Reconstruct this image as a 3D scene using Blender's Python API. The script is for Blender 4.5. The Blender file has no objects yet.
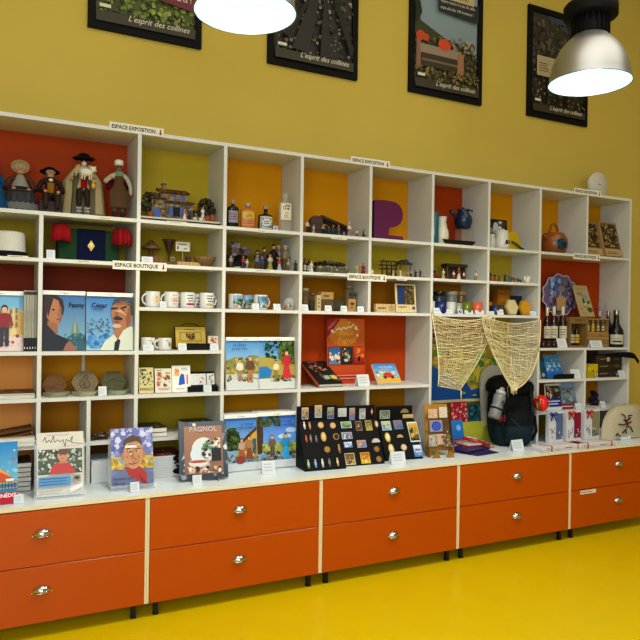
import bpy, math, random
from mathutils import Matrix, Vector, Euler
R = math.radians
rng = random.Random(7)
sc = bpy.context.scene
COL = sc.collection

# ------------------------------------------------------------------ colour / materials
def c(hx):
    if not isinstance(hx, str): return tuple(hx)
    hx = hx.lstrip('#'); v = [int(hx[i:i+2], 16)/255 for i in (0, 2, 4)]
    return tuple(x/12.92 if x <= .04045 else ((x+.055)/1.055)**2.4 for x in v)
def mixc(a, b, t): a, b = c(a), c(b); return tuple(x*(1-t)+y*t for x, y in zip(a, b))
MATS = {}
def mat(name, color=None, rough=.5, metal=0, noise=.06, nscale=30, bump=0, bscale=80, spec=.5, trans=0, alpha=1, emit=0, wood=False, ior=1.45):
    if name in MATS: return MATS[name]
    m = bpy.data.materials.new(name); m.use_nodes = True; nt = m.node_tree; N = nt.nodes; L = nt.links
    b = N['Principled BSDF']
    tc = N.new('ShaderNodeTexCoord')
    if color is None:
        a = N.new('ShaderNodeVertexColor'); a.layer_name = 'Col'; src = a.outputs['Color']
    else:
        a = N.new('ShaderNodeRGB'); a.outputs[0].default_value = (*c(color), 1); src = a.outputs[0]
    if wood:
        tx = N.new('ShaderNodeTexWave'); tx.inputs['Scale'].default_value = nscale; tx.inputs['Distortion'].default_value = 6; tx.inputs['Detail'].default_value = 3
    else:
        tx = N.new('ShaderNodeTexNoise'); tx.inputs['Scale'].default_value = nscale; tx.inputs['Detail'].default_value = 4
    L.new(tc.outputs['Object'], tx.inputs['Vector'])
    mr = N.new('ShaderNodeMapRange'); mr.inputs['To Min'].default_value = 1-noise; mr.inputs['To Max'].default_value = 1+noise
    L.new(tx.outputs['Fac'] if 'Fac' in tx.outputs else tx.outputs[0], mr.inputs['Value'])
    mx = N.new('ShaderNodeMix'); mx.data_type = 'RGBA'; mx.blend_type = 'MULTIPLY'; mx.inputs['Factor'].default_value = 1
    L.new(src, mx.inputs[6]); L.new(mr.outputs[0], mx.inputs[7])
    L.new(mx.outputs[2], b.inputs['Base Color'])
    b.inputs['Roughness'].default_value = rough; b.inputs['Metallic'].default_value = metal
    b.inputs['Specular IOR Level'].default_value = spec; b.inputs['Transmission Weight'].default_value = trans
    b.inputs['Alpha'].default_value = alpha; b.inputs['IOR'].default_value = ior
    if emit:
        L.new(mx.outputs[2], b.inputs['Emission Color']); b.inputs['Emission Strength'].default_value = emit
    if bump:
        t2 = N.new('ShaderNodeTexNoise'); t2.inputs['Scale'].default_value = bscale; t2.inputs['Detail'].default_value = 5
        L.new(tc.outputs['Object'], t2.inputs['Vector'])
        bp = N.new('ShaderNodeBump'); bp.inputs['Strength'].default_value = bump; bp.inputs['Distance'].default_value = .01
        L.new(t2.outputs[0], bp.inputs['Height']); L.new(bp.outputs[0], b.inputs['Normal'])
    MATS[name] = m; return m
PAINT = mat('painted_matte', rough=.65, spec=.22)
GLOSS = mat('painted_gloss', rough=.22, noise=.03)
PRINT = mat('printed_card', rough=.4, noise=.05, nscale=60, spec=.35)
PAPER = mat('paper', rough=.75, noise=.04, nscale=50)
FABRIC = mat('woven_fabric', rough=.85, noise=.14, nscale=90, bump=.35, bscale=260, spec=.15)
WOODM = mat('wood_grain', rough=.55, noise=.18, nscale=14, wood=True)
STONE = mat('rough_stone', rough=.85, noise=.3, nscale=60, bump=.5, bscale=120)
CERAM = mat('glazed_ceramic', rough=.18, noise=.05, nscale=12)
METAL = mat('brushed_metal', rough=.28, metal=1, noise=.05)
GLASS = mat('tinted_glass', rough=.04, trans=.92, noise=.02)
ACRYL = mat('clear_acrylic', rough=.06, alpha=.22, noise=.02)
LEAF = mat('foliage', rough=.7, noise=.35, nscale=70)

# ------------------------------------------------------------------ mesh builder
TXT = {}
def textgeo(s):
    if s in TXT: return TXT[s]
    cu = bpy.data.curves.new('t', 'FONT'); cu.body = s.lstrip('*'); cu.offset = .022 if s[0] == '*' else 0; cu.resolution_u = 2; cu.size = 1
    o = bpy.data.objects.new('t', cu); me = o.to_mesh()
    vs = [(v.co.x, v.co.y) for v in me.vertices]; fs = [tuple(p.vertices) for p in me.polygons]
    o.to_mesh_clear(); bpy.data.objects.remove(o); bpy.data.curves.remove(cu)
    if vs:
        x0 = min(v[0] for v in vs); x1 = max(v[0] for v in vs)
        vs = [((x-x0)/.73, y/.73) for x, y in vs]; wd = (x1-x0)/.73
    else: wd = 0
    TXT[s] = (vs, fs, wd); return TXT[s]

class MB:
    def __init__(s): s.v = []; s.f = []; s.c = []; s.sm = []; s.lay = 0
    def add(s, vs, fs, col, smooth=False, M=None):
        b = len(s.v)
        for p in vs:
            p = Vector(p); s.v.append(M @ p if M is not None else p)
        multi = isinstance(col, list)
        for i, f in enumerate(fs):
            s.f.append([b+k for k in f]); s.c.append(col[i] if multi else c(col)); s.sm.append(smooth)
        return s
    def box(s, x0, x1, y0, y1, z0, z1, col, M=None, bev=0, rot=None):
        if rot is not None:
            cx, cy, cz = (x0+x1)/2, (y0+y1)/2, (z0+z1)/2
            M2 = Matrix.Translation((cx, cy, cz)) @ Euler(rot).to_matrix().to_4x4() @ Matrix.Translation((-cx, -cy, -cz))
            M = M2 if M is None else M @ M2
        if bev <= 0:
            vs = [(x, y, z) for z in (z0, z1) for y in (y0, y1) for x in (x0, x1)]
            return s.add(vs, [(0, 2, 3, 1), (4, 5, 7, 6), (0, 1, 5, 4), (2, 6, 7, 3), (0, 4, 6, 2), (1, 3, 7, 5)], col, False, M)
        b = min(bev, (x1-x0)*.49, (y1-y0)*.49, (z1-z0)*.49); vs = []
        for (zz, ins) in ((z0, b), (z0+b, 0), (z1-b, 0), (z1, b)):
            xa, xb, ya, yb = x0+ins, x1-ins, y0+ins, y1-ins; k = b*.999 if ins == 0 else b*.5
            vs += [(xa+k, ya, zz), (xb-k, ya, zz), (xb, ya+k, zz), (xb, yb-k, zz), (xb-k, yb, zz), (xa+k, yb, zz), (xa, yb-k, zz), (xa, ya+k, zz)]
        fs = [tuple(range(7, -1, -1)), tuple(range(24, 32))]
        for r in range(3):
            for i in range(8): fs.append((r*8+i, r*8+(i+1) % 8, r*8+8+(i+1) % 8, r*8+8+i))
        return s.add(vs, fs, col, False, M)
    def lathe(s, prof, col, cx=0, cy=0, cz=0, n=20, M=None, cap=True, sx=1, sy=1, smooth=True, cols=None):
        vs = []; fs = []; fc = []
        for r, z in prof:
            for i in range(n):
                a = 2*math.pi*i/n; vs.append((cx+r*sx*math.cos(a), cy+r*sy*math.sin(a), cz+z))
        for k in range(len(prof)-1):
            for i in range(n):
                fs.append((k*n+i, k*n+(i+1) % n, k*n+n+(i+1) % n, k*n+n+i)); fc.append(c(cols[k] if cols else col))
        if cap:
            if prof[0][0] > 1e-5: fs.append(tuple(range(n-1, -1, -1))); fc.append(fc[0])
            if prof[-1][0] > 1e-5: m = (len(prof)-1)*n; fs.append(tuple(range(m, m+n))); fc.append(fc[-2 if prof[0][0] > 1e-5 else -1])
        return s.add(vs, fs, fc, smooth, M)
    def tube(s, pts, rad, col, n=6, M=None, closed=False):
        pts = [Vector(p) for p in pts]; m = len(pts); vs = []; fs = []
        if not isinstance(rad, (list, tuple)): rad = [rad]*m
        for i, p in enumerate(pts):
            a = pts[(i-1) % m] if (i or closed) else p; b = pts[(i+1) % m] if (i < m-1 or closed) else p
            d = (b-a)
            if d.length < 1e-9: d = Vector((0, 0, 1))
            d.normalize(); up = Vector((0, 0, 1)) if abs(d.z) < .9 else Vector((0, 1, 0))
            x = d.cross(up).normalized(); y = d.cross(x)
            for k in range(n):
                t = 2*math.pi*k/n; vs.append(p+(x*math.cos(t)+y*math.sin(t))*rad[i])
        for i in range(m if closed else m-1):
            j = (i+1) % m
            for k in range(n): fs.append((i*n+k, i*n+(k+1) % n, j*n+(k+1) % n, j*n+k))
        if not closed: fs += [tuple(range(n-1, -1, -1)), tuple(range((m-1)*n, m*n))]
        return s.add(vs, fs, col, True, M)
    def ell(s, cx, cy, cz, rx, ry, rz, col, n=12, m=7, M=None, lo=-90, hi=90):
        prof = []
        for k in range(m+1):
            a = R(lo+(hi-lo)*k/m); prof.append((max(math.cos(a), 1e-4), math.sin(a)))
        vs = []; fs = []
        for r, z in prof:
            for i in range(n):
                a = 2*math.pi*i/n; vs.append((cx+rx*r*math.cos(a), cy+ry*r*math.sin(a), cz+rz*z))
        for k in range(m):
            for i in range(n): fs.append((k*n+i, k*n+(i+1) % n, k*n+n+(i+1) % n, k*n+n+i))
        fs += [tuple(range(n-1, -1, -1)), tuple(range(m*n, m*n+n))]
        return s.add(vs, fs, col, True, M)
    def prism(s, poly, y0, y1, col, M=None, smooth=False, side=None):
        n = len(poly); vs = [(x, y0, z) for x, z in poly]+[(x, y1, z) for x, z in poly]
        fs = [tuple(range(n)), tuple(range(2*n-1, n-1, -1))]+[(i, i+n, (i+1) % n+n, (i+1) % n) for i in range(n)]
        cc = [c(col)]*2+[c(side or col)]*n
        return s.add(vs, fs, cc, smooth, M)
    def grid(s, fn, nu, nv, col, M=None, smooth=True, thick=0):
        vs = [fn(i/nu, j/nv) for j in range(nv+1) for i in range(nu+1)]
        fs = [(j*(nu+1)+i, j*(nu+1)+i+1, (j+1)*(nu+1)+i+1, (j+1)*(nu+1)+i) for j in range(nv) for i in range(nu)]
        return s.add(vs, fs, col, smooth, M)
    # flat printed art on a w x h panel; local x right, z up, facing -y
    def art(s, ops, w, h, M=None, y=0):
        def P(u, v): return ((u-.5)*w, y-.00025*s.lay, v*h)
        def q(pts, cols):
            if not isinstance(cols, list):
                for ax, lim, sg in ((0, 0, 1), (0, 1, -1), (1, 0, 1), (1, 1, -1)):
                    out = []
                    for a, b2 in zip(pts, pts[1:]+pts[:1]):
                        ia, ib = (a[ax]-lim)*sg >= -1e-9, (b2[ax]-lim)*sg >= -1e-9
                        if ia: out.append(a)
                        if ia != ib:
                            t2 = (lim-a[ax])/(b2[ax]-a[ax]); out.append((a[0]+(b2[0]-a[0])*t2, a[1]+(b2[1]-a[1])*t2))
                    pts = out
                    if len(pts) < 3: return
            s.lay += 1; b = len(s.v)
            for p in pts:
                p = Vector(P(*p)); s.v.append(M @ p if M is not None else p)
            s.f.append([b+i for i in range(len(pts))]); s.c.append(cols); s.sm.append(False)
        for o in ops:
            k = o[0]
            if k == 'r':
                x0, y0, x1, y1 = o[1:5]; a = c(o[5]); b = c(o[6]) if len(o) > 6 else a
                q([(x0, y0), (x1, y0), (x1, y1), (x0, y1)], [a, a, b, b])
            elif k == 'p': q(o[1], c(o[2]))
            elif k == 'e':
                cx, cy, rx, ry = o[1:5]; ro = R(o[6]) if len(o) > 6 else 0; pts = []
                for i in range(18):
                    a = 2*math.pi*i/18; X = rx*w*math.cos(a); Z = ry*h*math.sin(a)
                    pts.append((cx+(X*math.cos(ro)-Z*math.sin(ro))/w, cy+(X*math.sin(ro)+Z*math.cos(ro))/h))
                q(pts, c(o[5]))
            elif k == 'l':
                pts, wd, col = o[1:4]; s.lay += 1
                for (xa, ya), (xb, yb) in zip(pts, pts[1:]):
                    dx, dy = (xb-xa)*w, (yb-ya)*h; l = math.hypot(dx, dy) or 1; wq = wd*4*w; nx, ny = -dy/l*wq/2, dx/l*wq/2
                    s.lay -= 1
                    q([(xa-nx/w, ya-ny/h), (xb-nx/w, yb-ny/h), (xb+nx/w, yb+ny/h), (xa+nx/w, ya+ny/h)], c(col))
            elif k == 'n':
                x0, y0, x1, y1, cols, cnt, sz, seed = o[1:9]; g = random.Random(seed)
                for i in range(cnt):
                    cx, cy = g.uniform(x0, x1), g.uniform(y0, y1); a0 = g.uniform(0, 6); col = c(g.choice(cols)); z = sz*g.uniform(.5, 1.3)
                    pts = [(min(x1, max(x0, cx+z*math.cos(a0+j*1.2566)*g.uniform(.6, 1.2))), min(y1, max(y0, cy+z*w/h*math.sin(a0+j*1.2566)*g.uniform(.6, 1.2)))) for j in range(5)]
                    if i % 4: s.lay -= 1
                    q(pts, col); 
            elif k == 't':
                txt, x, yy, th, col = o[1:6]; mw = o[6] if len(o) > 6 else None; al = o[7] if len(o) > 7 else 'c'; sh = o[8] if len(o) > 8 else 0; rise = o[9] if len(o) > 9 else 0
                vs, fs, wd = textgeo(txt)
                H = th*h; sx = H
                if mw: sx = min(H, mw*w/max(wd, 1e-6))
                off = {'c': -wd*sx/2, 'l': 0, 'r': -wd*sx}[al]
                s.lay += 1; b = len(s.v)
                for vx, vy in vs:
                    X = (x-.5)*w+off+vx*sx+vy*H*sh; p = Vector((X, y-.00025*s.lay, yy*h+vy*H+rise*(vx*sx)))
                    s.v.append(M @ p if M is not None else p)
                for f in fs: s.f.append([b+i for i in f]); s.c.append(c(col)); s.sm.append(False)
            elif k == 'fig':   # small printed person
                x, yy, fh, top, low, hair = o[1:7]; skirt = len(o) > 7 and o[7]; aw = fh*h/w
                if skirt: q([(x-.17*aw, yy), (x+.17*aw, yy), (x+.07*aw, yy+.55*fh), (x-.07*aw, yy+.55*fh)], c(low))
                else:
                    q([(x-.1*aw, yy), (x-.02*aw, yy), (x, yy+.5*fh), (x-.1*aw, yy+.5*fh)], c(low)); q([(x+.02*aw, yy), (x+.1*aw, yy), (x+.1*aw, yy+.5*fh), (x, yy+.5*fh)], c(low))
                q([(x-.11*aw, yy+.45*fh), (x+.11*aw, yy+.45*fh), (x+.13*aw, yy+.78*fh), (x-.13*aw, yy+.78*fh)], c(top))
                q([(x-.13*aw, yy+.78*fh), (x-.2*aw, yy+.5*fh), (x-.15*aw, yy+.48*fh), (x-.08*aw, yy+.74*fh)], c(top))
                q([(x+.13*aw, yy+.78*fh), (x+.2*aw, yy+.5*fh), (x+.15*aw, yy+.48*fh), (x+.08*aw, yy+.74*fh)], c(top))
                s.art([('e', x, yy+.89*fh, .075*aw, .095*fh, hair), ('e', x, yy+.86*fh, .06*aw, .075*fh, '#d9a37e')], w, h, M, y)
            elif k == 'lines':  # unreadable small print
                x0, y0, x1, y1, nn, col = o[1:7]; g = random.Random(int(x0*999)+nn)
                for i in range(nn):
                    t = y0+(y1-y0)*(i+.5)/nn; q([(x0, t-.18*(y1-y0)/nn), (x0+(x1-x0)*g.uniform(.7, 1), t-.18*(y1-y0)/nn), (x0+(x1-x0)*g.uniform(.7, 1), t+.18*(y1-y0)/nn), (x0, t+.18*(y1-y0)/nn)], c(col)); 
                    s.lay -= 1
                s.lay += 1
        return s
    def build(s, name, m, parent=None, loc=None, rot=None):
        me = bpy.data.meshes.new(name); me.from_pydata([tuple(v) for v in s.v], [], s.f)
        ca = me.color_attributes.new('Col', 'FLOAT_COLOR', 'CORNER'); buf = []; i = 0
        for p, col in zip(me.polygons, s.c):
            n = p.loop_total
            if isinstance(col, list): 
                for x in col: buf += [*x, 1]
            else: buf += [*col, 1]*n
        ca.data.foreach_set('color', buf)
        me.polygons.foreach_set('use_smooth', s.sm); me.materials.append(m); me.update()
        o = bpy.data.objects.new(name, me); COL.objects.link(o)
        if parent is not None: o.parent = parent
        if loc is not None: o.location = loc
        if rot is not None: o.rotation_euler = rot
        return o

def tag(o, label=None, cat=None, group=None, kind=None):
    if label: o['label'] = label
    if cat: o['category'] = cat
    if group: o['group'] = group
    if kind: o['kind'] = kind
    return o
def thing(name, label, cat, loc=(0, 0, 0), rot=(0, 0, 0), group=None):
    o = bpy.data.objects.new(name, None); COL.objects.link(o); o.empty_display_size = .02
    o.location = loc; o.rotation_euler = rot if isinstance(rot, (tuple, list)) else (0, 0, rot)
    return tag(o, label, cat, group)
def rotm(loc=(0, 0, 0), rx=0, ry=0, rz=0): return Matrix.Translation(loc) @ Euler((rx, ry, rz)).to_matrix().to_4x4()
ORD = ['leftmost', 'second from left', 'third from left', 'fourth from left', 'fifth from left', 'sixth from left', 'seventh from left', 'eighth from left', 'ninth from left', 'tenth from left', 'eleventh from left', 'twelfth from left', 'thirteenth from left', 'fourteenth from left']
# ------------------------------------------------------------------ dimensions (metres)
W = .481; D = .284; E = .313; T = .02
LV = [2.4728, 2.2378, 2.0028, 1.7678, 1.5328, 1.2978, 1.0628, 0.8278]   # board centres
CT = .616; DT = .596; DB = .075; YW = .306
def S(k): return CT if k == 'c' else LV[k]+T/2
def DX(i): return (i-1)*W

# ------------------------------------------------------------------ room shell
WALL = mat('mustard_wall_paint', '#c2ab52', rough=.75, noise=.05, nscale=3, bump=.05, bscale=120, spec=.15)
FLOORM = mat('yellow_resin_floor', '#d6bc00', rough=.34, noise=.05, nscale=6, bump=.03, bscale=60)
CEIL = mat('ceiling_paint', '#d8d2c0', rough=.9)
def struct(name, x0, x1, y0, y1, z0, z1, m):
    o = MB().box(x0, x1, y0, y1, z0, z1, '#ffffff').build(name, m); o['kind'] = 'structure'; return o
struct('floor', -4, 6.6, -6.5, YW+.1, -.1, 0, FLOORM)
struct('wall_back', -4, 6.6, YW, YW+.1, 0, 4.6, WALL)
struct('wall_left', -4.1, -4, -6.5, YW+.1, 0, 4.6, WALL)
struct('wall_right', 6.6, 6.7, -6.5, YW+.1, 0, 4.6, WALL)
struct('ceiling', -4, 6.6, -6.5, YW+.1, 4.6, 4.7, CEIL)

# ------------------------------------------------------------------ shelving
WHITE = mat('white_melamine', '#ccccc8', rough=.5, noise=.03, nscale=8)
PC = {'red': '#a83e0a', 'orange': '#cc8a06', 'dorange': '#a86c04', 'olive': '#9c8418', 'dred': '#7e2a0a', 'orange_lit': '#e39a50', 'yolive': '#b59c28', 'brown': '#7a4a0a', 'shade': '#4a3a20'}  # palest orange is the orange panel with its bright lighting put into the colour
PM = {k: mat('panel_'+k, v, rough=.55, noise=.04, nscale=5, spec=.12) for k, v in PC.items()}
def part_box(name, par, x0, x1, y0, y1, z0, z1, m):
    ox, oy, oz = par.location
    return MB().box(x0-ox, x1-ox, y0-oy, y1-oy, z0-oz, z1-oz, '#ffffff').build(name, m, par)
def shelf_unit(i, label, dividers, shelves, panels, last=False):
    x0, x1 = DX(2*i-1), DX(2*i+1)
    t = thing('shelving_unit', label, 'shelf', ((x0+x1)/2, 0, CT), group='white shelving units along the yellow wall')
    top = LV[0]+T/2
    part_box('upright', t, x0-T/2, x0+T/2, 0, D, CT-.0005, top, WHITE)
    if last: part_box('upright', t, x1-T/2, x1+T/2, 0, D, CT-.0005, top, WHITE)
    part_box('top_board', t, x0+T/2, x1-T/2, 0, D, LV[0]-T/2, top, WHITE)
    for (a, b, k) in shelves:
        part_box('shelf', t, DX(a)+T/2, DX(b)-T/2, 0, D, LV[k]-T/2, LV[k]+T/2-.001, WHITE)
    for (d, ka, kb) in dividers:
        zt = LV[ka]-T/2; zb = CT-.0005 if kb == 'c' else LV[kb]+T/2-.001
        part_box('divider', t, DX(d)-T/2, DX(d)+T/2, .001, D, zb, zt, WHITE)
    for (a, b, ka, kb, col) in panels:
        zb = CT if kb == 'c' else LV[kb]
        part_box('back_panel', t, max(DX(a), x0-T/2+.001), min(DX(b), x1-T/2-.001), D, D+.012, zb, LV[ka], PM[col])
    return t
shelf_unit(0, 'leftmost white shelving unit with dolls on its top shelf', [(0, 2, 3), (0, 3, 5), (0, 5, 6), (0, 6, 7), (0, 7, 'c'), (.5, 6, 7), (.5, 7, 'c')],
    [(-1, 1, 2), (-1, 1, 3), (-1, 1, 5), (-1, 1, 6), (-1, 1, 7)],
    [(-1, 1, 0, 2, 'red'), (-1, 1, 2, 3, 'olive'), (-1, 1, 3, 5, 'dred'), (-1, 0, 5, 'c', 'orange_lit'), (0, 1, 5, 6, 'orange'), (0, 1, 6, 7, 'dorange'), (0, 1, 7, 'c', 'brown')])
shelf_unit(1, 'white shelving unit holding the miniature house, mugs and bottles', [(2, 0, 'c')],
    [(1, 2, k) for k in (2, 3, 4, 5, 6, 7)]+[(2, 3, k) for k in (2, 3, 4, 6)],
    [(1, 2, 0, 2, 'yolive'), (1, 2, 2, 3, 'olive'), (1, 2, 3, 6, 'olive'), (1, 2, 6, 'c', 'olive'), (2, 3, 0, 2, 'orange'), (2, 3, 2, 3, 'olive'), (2, 3, 3, 4, 'dorange'), (2, 3, 4, 6, 'dorange'), (2, 3, 6, 'c', 'orange')])
shelf_unit(2, 'middle white shelving unit with the purple letter and wide red bay', [(4, 0, 2), (4, 2, 3), (4, 3, 4), (4, 6, 'c')],
    [(3, 5, k) for k in (2, 3, 4, 6)],
    [(3, 5, 0, 2, 'orange'), (3, 5, 2, 3, 'yolive'), (3, 5, 3, 4, 'dorange'), (3, 5, 4, 6, 'red'), (3, 5, 6, 'c', 'dorange')])
shelf_unit(3, 'white shelving unit with the fishing net and backpack below', [(6, 0, 2), (6, 2, 3), (6, 3, 4)],
    [(5, 7, k) for k in (2, 3, 4)],
    [(5, 6, 0, 2, 'red'), (6, 7, 0, 2, 'orange'), (5, 7, 2, 3, 'yolive'), (5, 7, 3, 4, 'dorange'), (5, 7, 4, 'c', 'yolive')])
shelf_unit(4, 'rightmost white shelving unit with wine bottles and terracotta jug', [(8, 0, 2), (8, 5, 6), (8, 6, 7)],
    [(7, 9, k) for k in (2, 5, 6, 7)],
    [(7, 9, 0, 2, 'orange'), (7, 9, 2, 5, 'red'), (7, 8, 5, 7, 'dorange'), (8, 9, 5, 6, 'brown'), (8, 9, 6, 7, 'dorange'), (7, 9, 7, 'c', 'olive')], last=True)

# ------------------------------------------------------------------ counter and drawer cabinets
CTM = mat('white_laminate_worktop', '#dde8f0', rough=.3, noise=.02, nscale=10)
xL, xR = DX(-1)-W, DX(9)+.02
cb = MB(); cb.box(xL, xR, -E, D+.015, DT+.002, CT, '#ffffff')
t = thing('countertop', 'long white countertop running over the orange drawer cabinets', 'countertop', (0, 0, DT))
MB().box(xL, xR, -E, D+.015, .002, CT-DT-.001, '#ffffff').build('worktop', CTM, t)
MB().box(xL, xR, -E-.002, -E, .002, CT-DT-.0012, '#ffffff').build('edge_band', mat('cream_edge', '#dfd2ae', rough=.5), t)
ORANGE = mat('orange_lacquer', '#b34b00', rough=.3, noise=.025, nscale=4)
BLACKP = mat('black_plastic', '#0b0b0b', rough=.5)
CHROME = mat('polished_nickel', '#c6cad2', rough=.16, metal=1, noise=.03)
def cup_pull(par, x, y, z):
    h = MB()
    def fn(u, v):
        a = math.pi*u; b = math.pi/2*v
        return (x+.042*math.cos(a)*math.cos(b)**.7, y-.027*math.sin(b)**.8*max(0, math.sin(a))**.5-.001, z+.034*math.sin(a)*math.cos(b)-.01)
    h.grid(fn, 16, 8, '#ffffff')
    h.box(x-.045, x+.045, y-.003, y, z-.010, z-.006, '#ffffff'); h.tube([(x-.036, y-.002, z-.008), (x-.03, y-.012, z-.009), (x, y-.024, z-.010), (x+.03, y-.012, z-.009), (x+.036, y-.002, z-.008)], .0022, '#ffffff')
    return h.build('handle', CHROME, par)
MID = .336
for i in range(-1, 5):
    x0, x1 = DX(2*i-1), DX(2*i+1)
    if i < 0: continue
    lab = ['leftmost orange two drawer cabinet cut by the photo edge', 'orange drawer cabinet second from left, under the comic books', 'middle orange drawer cabinet under the black badge boards', 'orange drawer cabinet under the backpack and purple leaflets', 'rightmost orange drawer cabinet with a paper strip on its lower drawer'][i]
    t = thing('drawer_cabinet', lab, 'drawer cabinet', ((x0+x1)/2, 0, 0), group='orange drawer cabinets'); hw = (x1-x0)/2
    b = MB(); s_ = .011
    b.box(-hw+.0005, -hw+s_, -E+.004, D, DB, DT, '#ffffff'); b.box(hw-s_, hw-.0005, -E+.004, D, DB, DT, '#ffffff')
    b.box(-hw+s_, hw-s_, -E+.03, D, DB, DB+.015, '#ffffff'); b.box(-hw+s_, hw-s_, D-.015, D, DB+.015, DT, '#ffffff'); b.box(-hw+s_, hw-s_, -E+.03, D-.015, DT-.012, DT, '#ffffff')
    b.build('carcass', mat('cream_carcass', '#dccfa6', rough=.5), t)
    for (za, zb) in ((DB, MID-.002), (MID+.002, DT-.004)):
        dr = MB().box(-hw+s_+.002, hw-s_-.002, -E, -E+.018, za, zb, '#ffffff', bev=.0015).build('drawer', ORANGE, t)
        dz = (za+zb)/2+.02
        cup_pull(dr, 0, -E, dz)
    for lx in (-hw+.055, hw-.055):
        for ly in (-.27, D-.05):
            MB().box(lx-.013, lx+.013, ly-.013, ly+.013, 0, .008, '#ffffff').box(lx-.011, lx+.011, ly-.011, ly+.011, .008, DB, '#ffffff').build('leg', BLACKP, t)

# ------------------------------------------------------------------ pendant lamps
ALU = mat('spun_aluminium', '#b9bcc2', rough=.42, metal=1, noise=.06, nscale=6)
SHIN = mat('cyan_glow_reflector', '#9fe2ea', rough=.5, emit=.75)  # bulb light inside the shade put in as cyan colour and weak emission
GLOW = mat('lamp_glow', '#ffffff', emit=9)
def lamp(x, y, z, label, tilt=0):
    t = thing('pendant_lamp', label, 'lamp', (x, y, z), group='aluminium dome pendant lamps')
    prof = [(.194, 0), (.192, .008), (.189, .03), (.18, .08), (.163, .125), (.139, .168), (.112, .2), (.088, .222), (.083, .23)]
    MB().lathe(prof, '#ffffff', n=48, cap=False).build('lamp_shade', ALU, t)
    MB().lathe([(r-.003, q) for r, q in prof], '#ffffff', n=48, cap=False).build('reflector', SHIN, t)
    MB().tube([(.194*math.cos(a*math.pi/24), .194*math.sin(a*math.pi/24), 0) for a in range(48)], .003, '#ffffff', closed=True).build('rim', ALU, t)
    MB().lathe([(.001, .1), (.128, .102), (.128, .106), (.001, .108)], '#ffffff', n=32).build('bulb', GLOW, t)
    b = MB().lathe([(.078, .226), (.084, .23), (.084, .32), (.07, .32)], '#0a0a0a', n=32)
    for k in range(22):
        a = 2*math.pi*k/22; M = rotm((0, 0, 0), 0, 0, a); b.box(.083, .091, -.004, .004, .235, .315, '#050505', M)
    b.build('heat_sink', PAINT, t)
    MB().lathe([(.05, .315), (.122, .32), (.127, .325), (.127, .375), (.118, .385), (.03, .385), (.03, .5)], '#0d0d0d', n=36).build('mounting_disc', PAINT, t)
    MB().lathe([(.012, .5), (.012, 4.6-z)], '#0d0d0d', n=10).build('suspension_rod', PAINT, t)
    l = bpy.data.lights.new('lamp_light', 'SPOT'); l.energy = LAMP; l.spot_size = R(150); l.spot_blend = .6; l.shadow_soft_size = .12; l.color = (1, .93, .78)
    lo = bpy.data.objects.new('lamp_light', l); COL.objects.link(lo); lo.location = (x, y, z-.01)
LAMP = 60
lamp(.133, -1.22, 2.655, 'pendant lamp at top centre showing only its glowing white mouth')
lamp(1.905, -1.29, 2.672, 'silver dome pendant lamp with black heat sink at upper right')

# ------------------------------------------------------------------ framed posters on the wall
def poster(x, label, art):
    w, h, z = .65, .862, 3.10
    t = thing('framed_poster', label, 'poster', (x, YW-.001, z), group='black framed posters above the shelves')
    f = MB(); b = .042
    f.box(-w/2, w/2, -.022, 0, 0, b, '#0c0b0a'); f.box(-w/2, w/2, -.022, 0, h-b, h, '#0c0b0a'); f.box(-w/2, -w/2+b, -.022, 0, b, h-b, '#0c0b0a'); f.box(w/2-b, w/2, -.022, 0, b, h-b, '#0c0b0a')
    f.build('frame', PAINT, t)
    MB().box(-w/2+b, w/2-b, -.006, -.001, b, h-b, '#4a4436').art(art, w-2*b, h-2*b, rotm((0, 0, b)), -.0065).build('print', PRINT, t)
LE = "L'esprit des collines"
foot = [('r', 0, 0, 1, .075, '#3d382a'), ('t', LE, .93, .035, .045, '#d8d2bd', .62, 'r', .35), ('r', .03, .1, .14, .125, '#cfc8b0')]
def ctext(y, x0=.1, x1=.86): return [('p', [(x0, y), (x1, y-.005), (x1-.01, y+.33), (x0, y+.33)], '#b9a878'), ('t', 'DESTINATION', .36, y+.13, .035, '#2c271d', .4, 'l'), ('t', 'LE PLUS GRAND', .36, y+.075, .035, '#2c271d', .4, 'l'), ('t', 'MUSÉE À CIEL OUVERT', .36, y+.022, .035, '#2c271d', .46, 'l'), ('lines', x0+.03, y+.03, x0+.18, y+.15, 4, '#6b6045'), ('p', [(.29, y), (.325, y), (.315, y+.09)], '#2b3236')]
poster(.090, 'leftmost framed poster of green hillside shrubs', [('r', 0, 0, 1, 1, '#47511f', '#5d6a34'), ('n', 0, .05, 1, .72, ['#6d7f2d', '#3c4a1b', '#8b9a3d', '#2d3515', '#7d7a3a'], 420, .03, 3), ('r', 0, .72, 1, 1, '#7f8d90', '#9aa7aa'), ('p', [(.62, .24), (1, .2), (1, .38), (.6, .4)], '#6a2a38'), ('t', 'ouverts !', .95, .265, .04, '#e7d9cf', .3, 'r')]+foot)
poster(1.170, 'framed black and white poster of tall tree trunks', [('r', 0, 0, 1, 1, '#23201b', '#3a362e'), ('n', 0, .05, 1, 1, ['#5d574b', '#8d8675', '#37332b', '#15130f', '#6f6857'], 420, .022, 5), ('n', .28, .5, .55, .85, ['#b9b2a0', '#948d7c', '#cfc8b5'], 60, .03, 8),
    ('p', [(0, .32), (.42, .62), (.44, .6), (0, .27)], '#17140f'), ('p', [(.1, .2), (.46, .62), (.49, .6), (.17, .18)], '#1c1915'), ('p', [(.2, .1), (.5, .66), (.56, .66), (.42, .08)], '#2a261f'), ('p', [(.56, .08), (.6, .6), (.64, .6), (.7, .08)], '#26221c'), ('p', [(.98, .1), (.68, .66), (.72, .7), (1, .2)], '#1d1a15'), ('p', [(0, .52), (.4, .66), (.4, .68), (0, .58)], '#9f9884'), ('r', .55, .86, .93, .99, '#7d8f22')]+foot)
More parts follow.
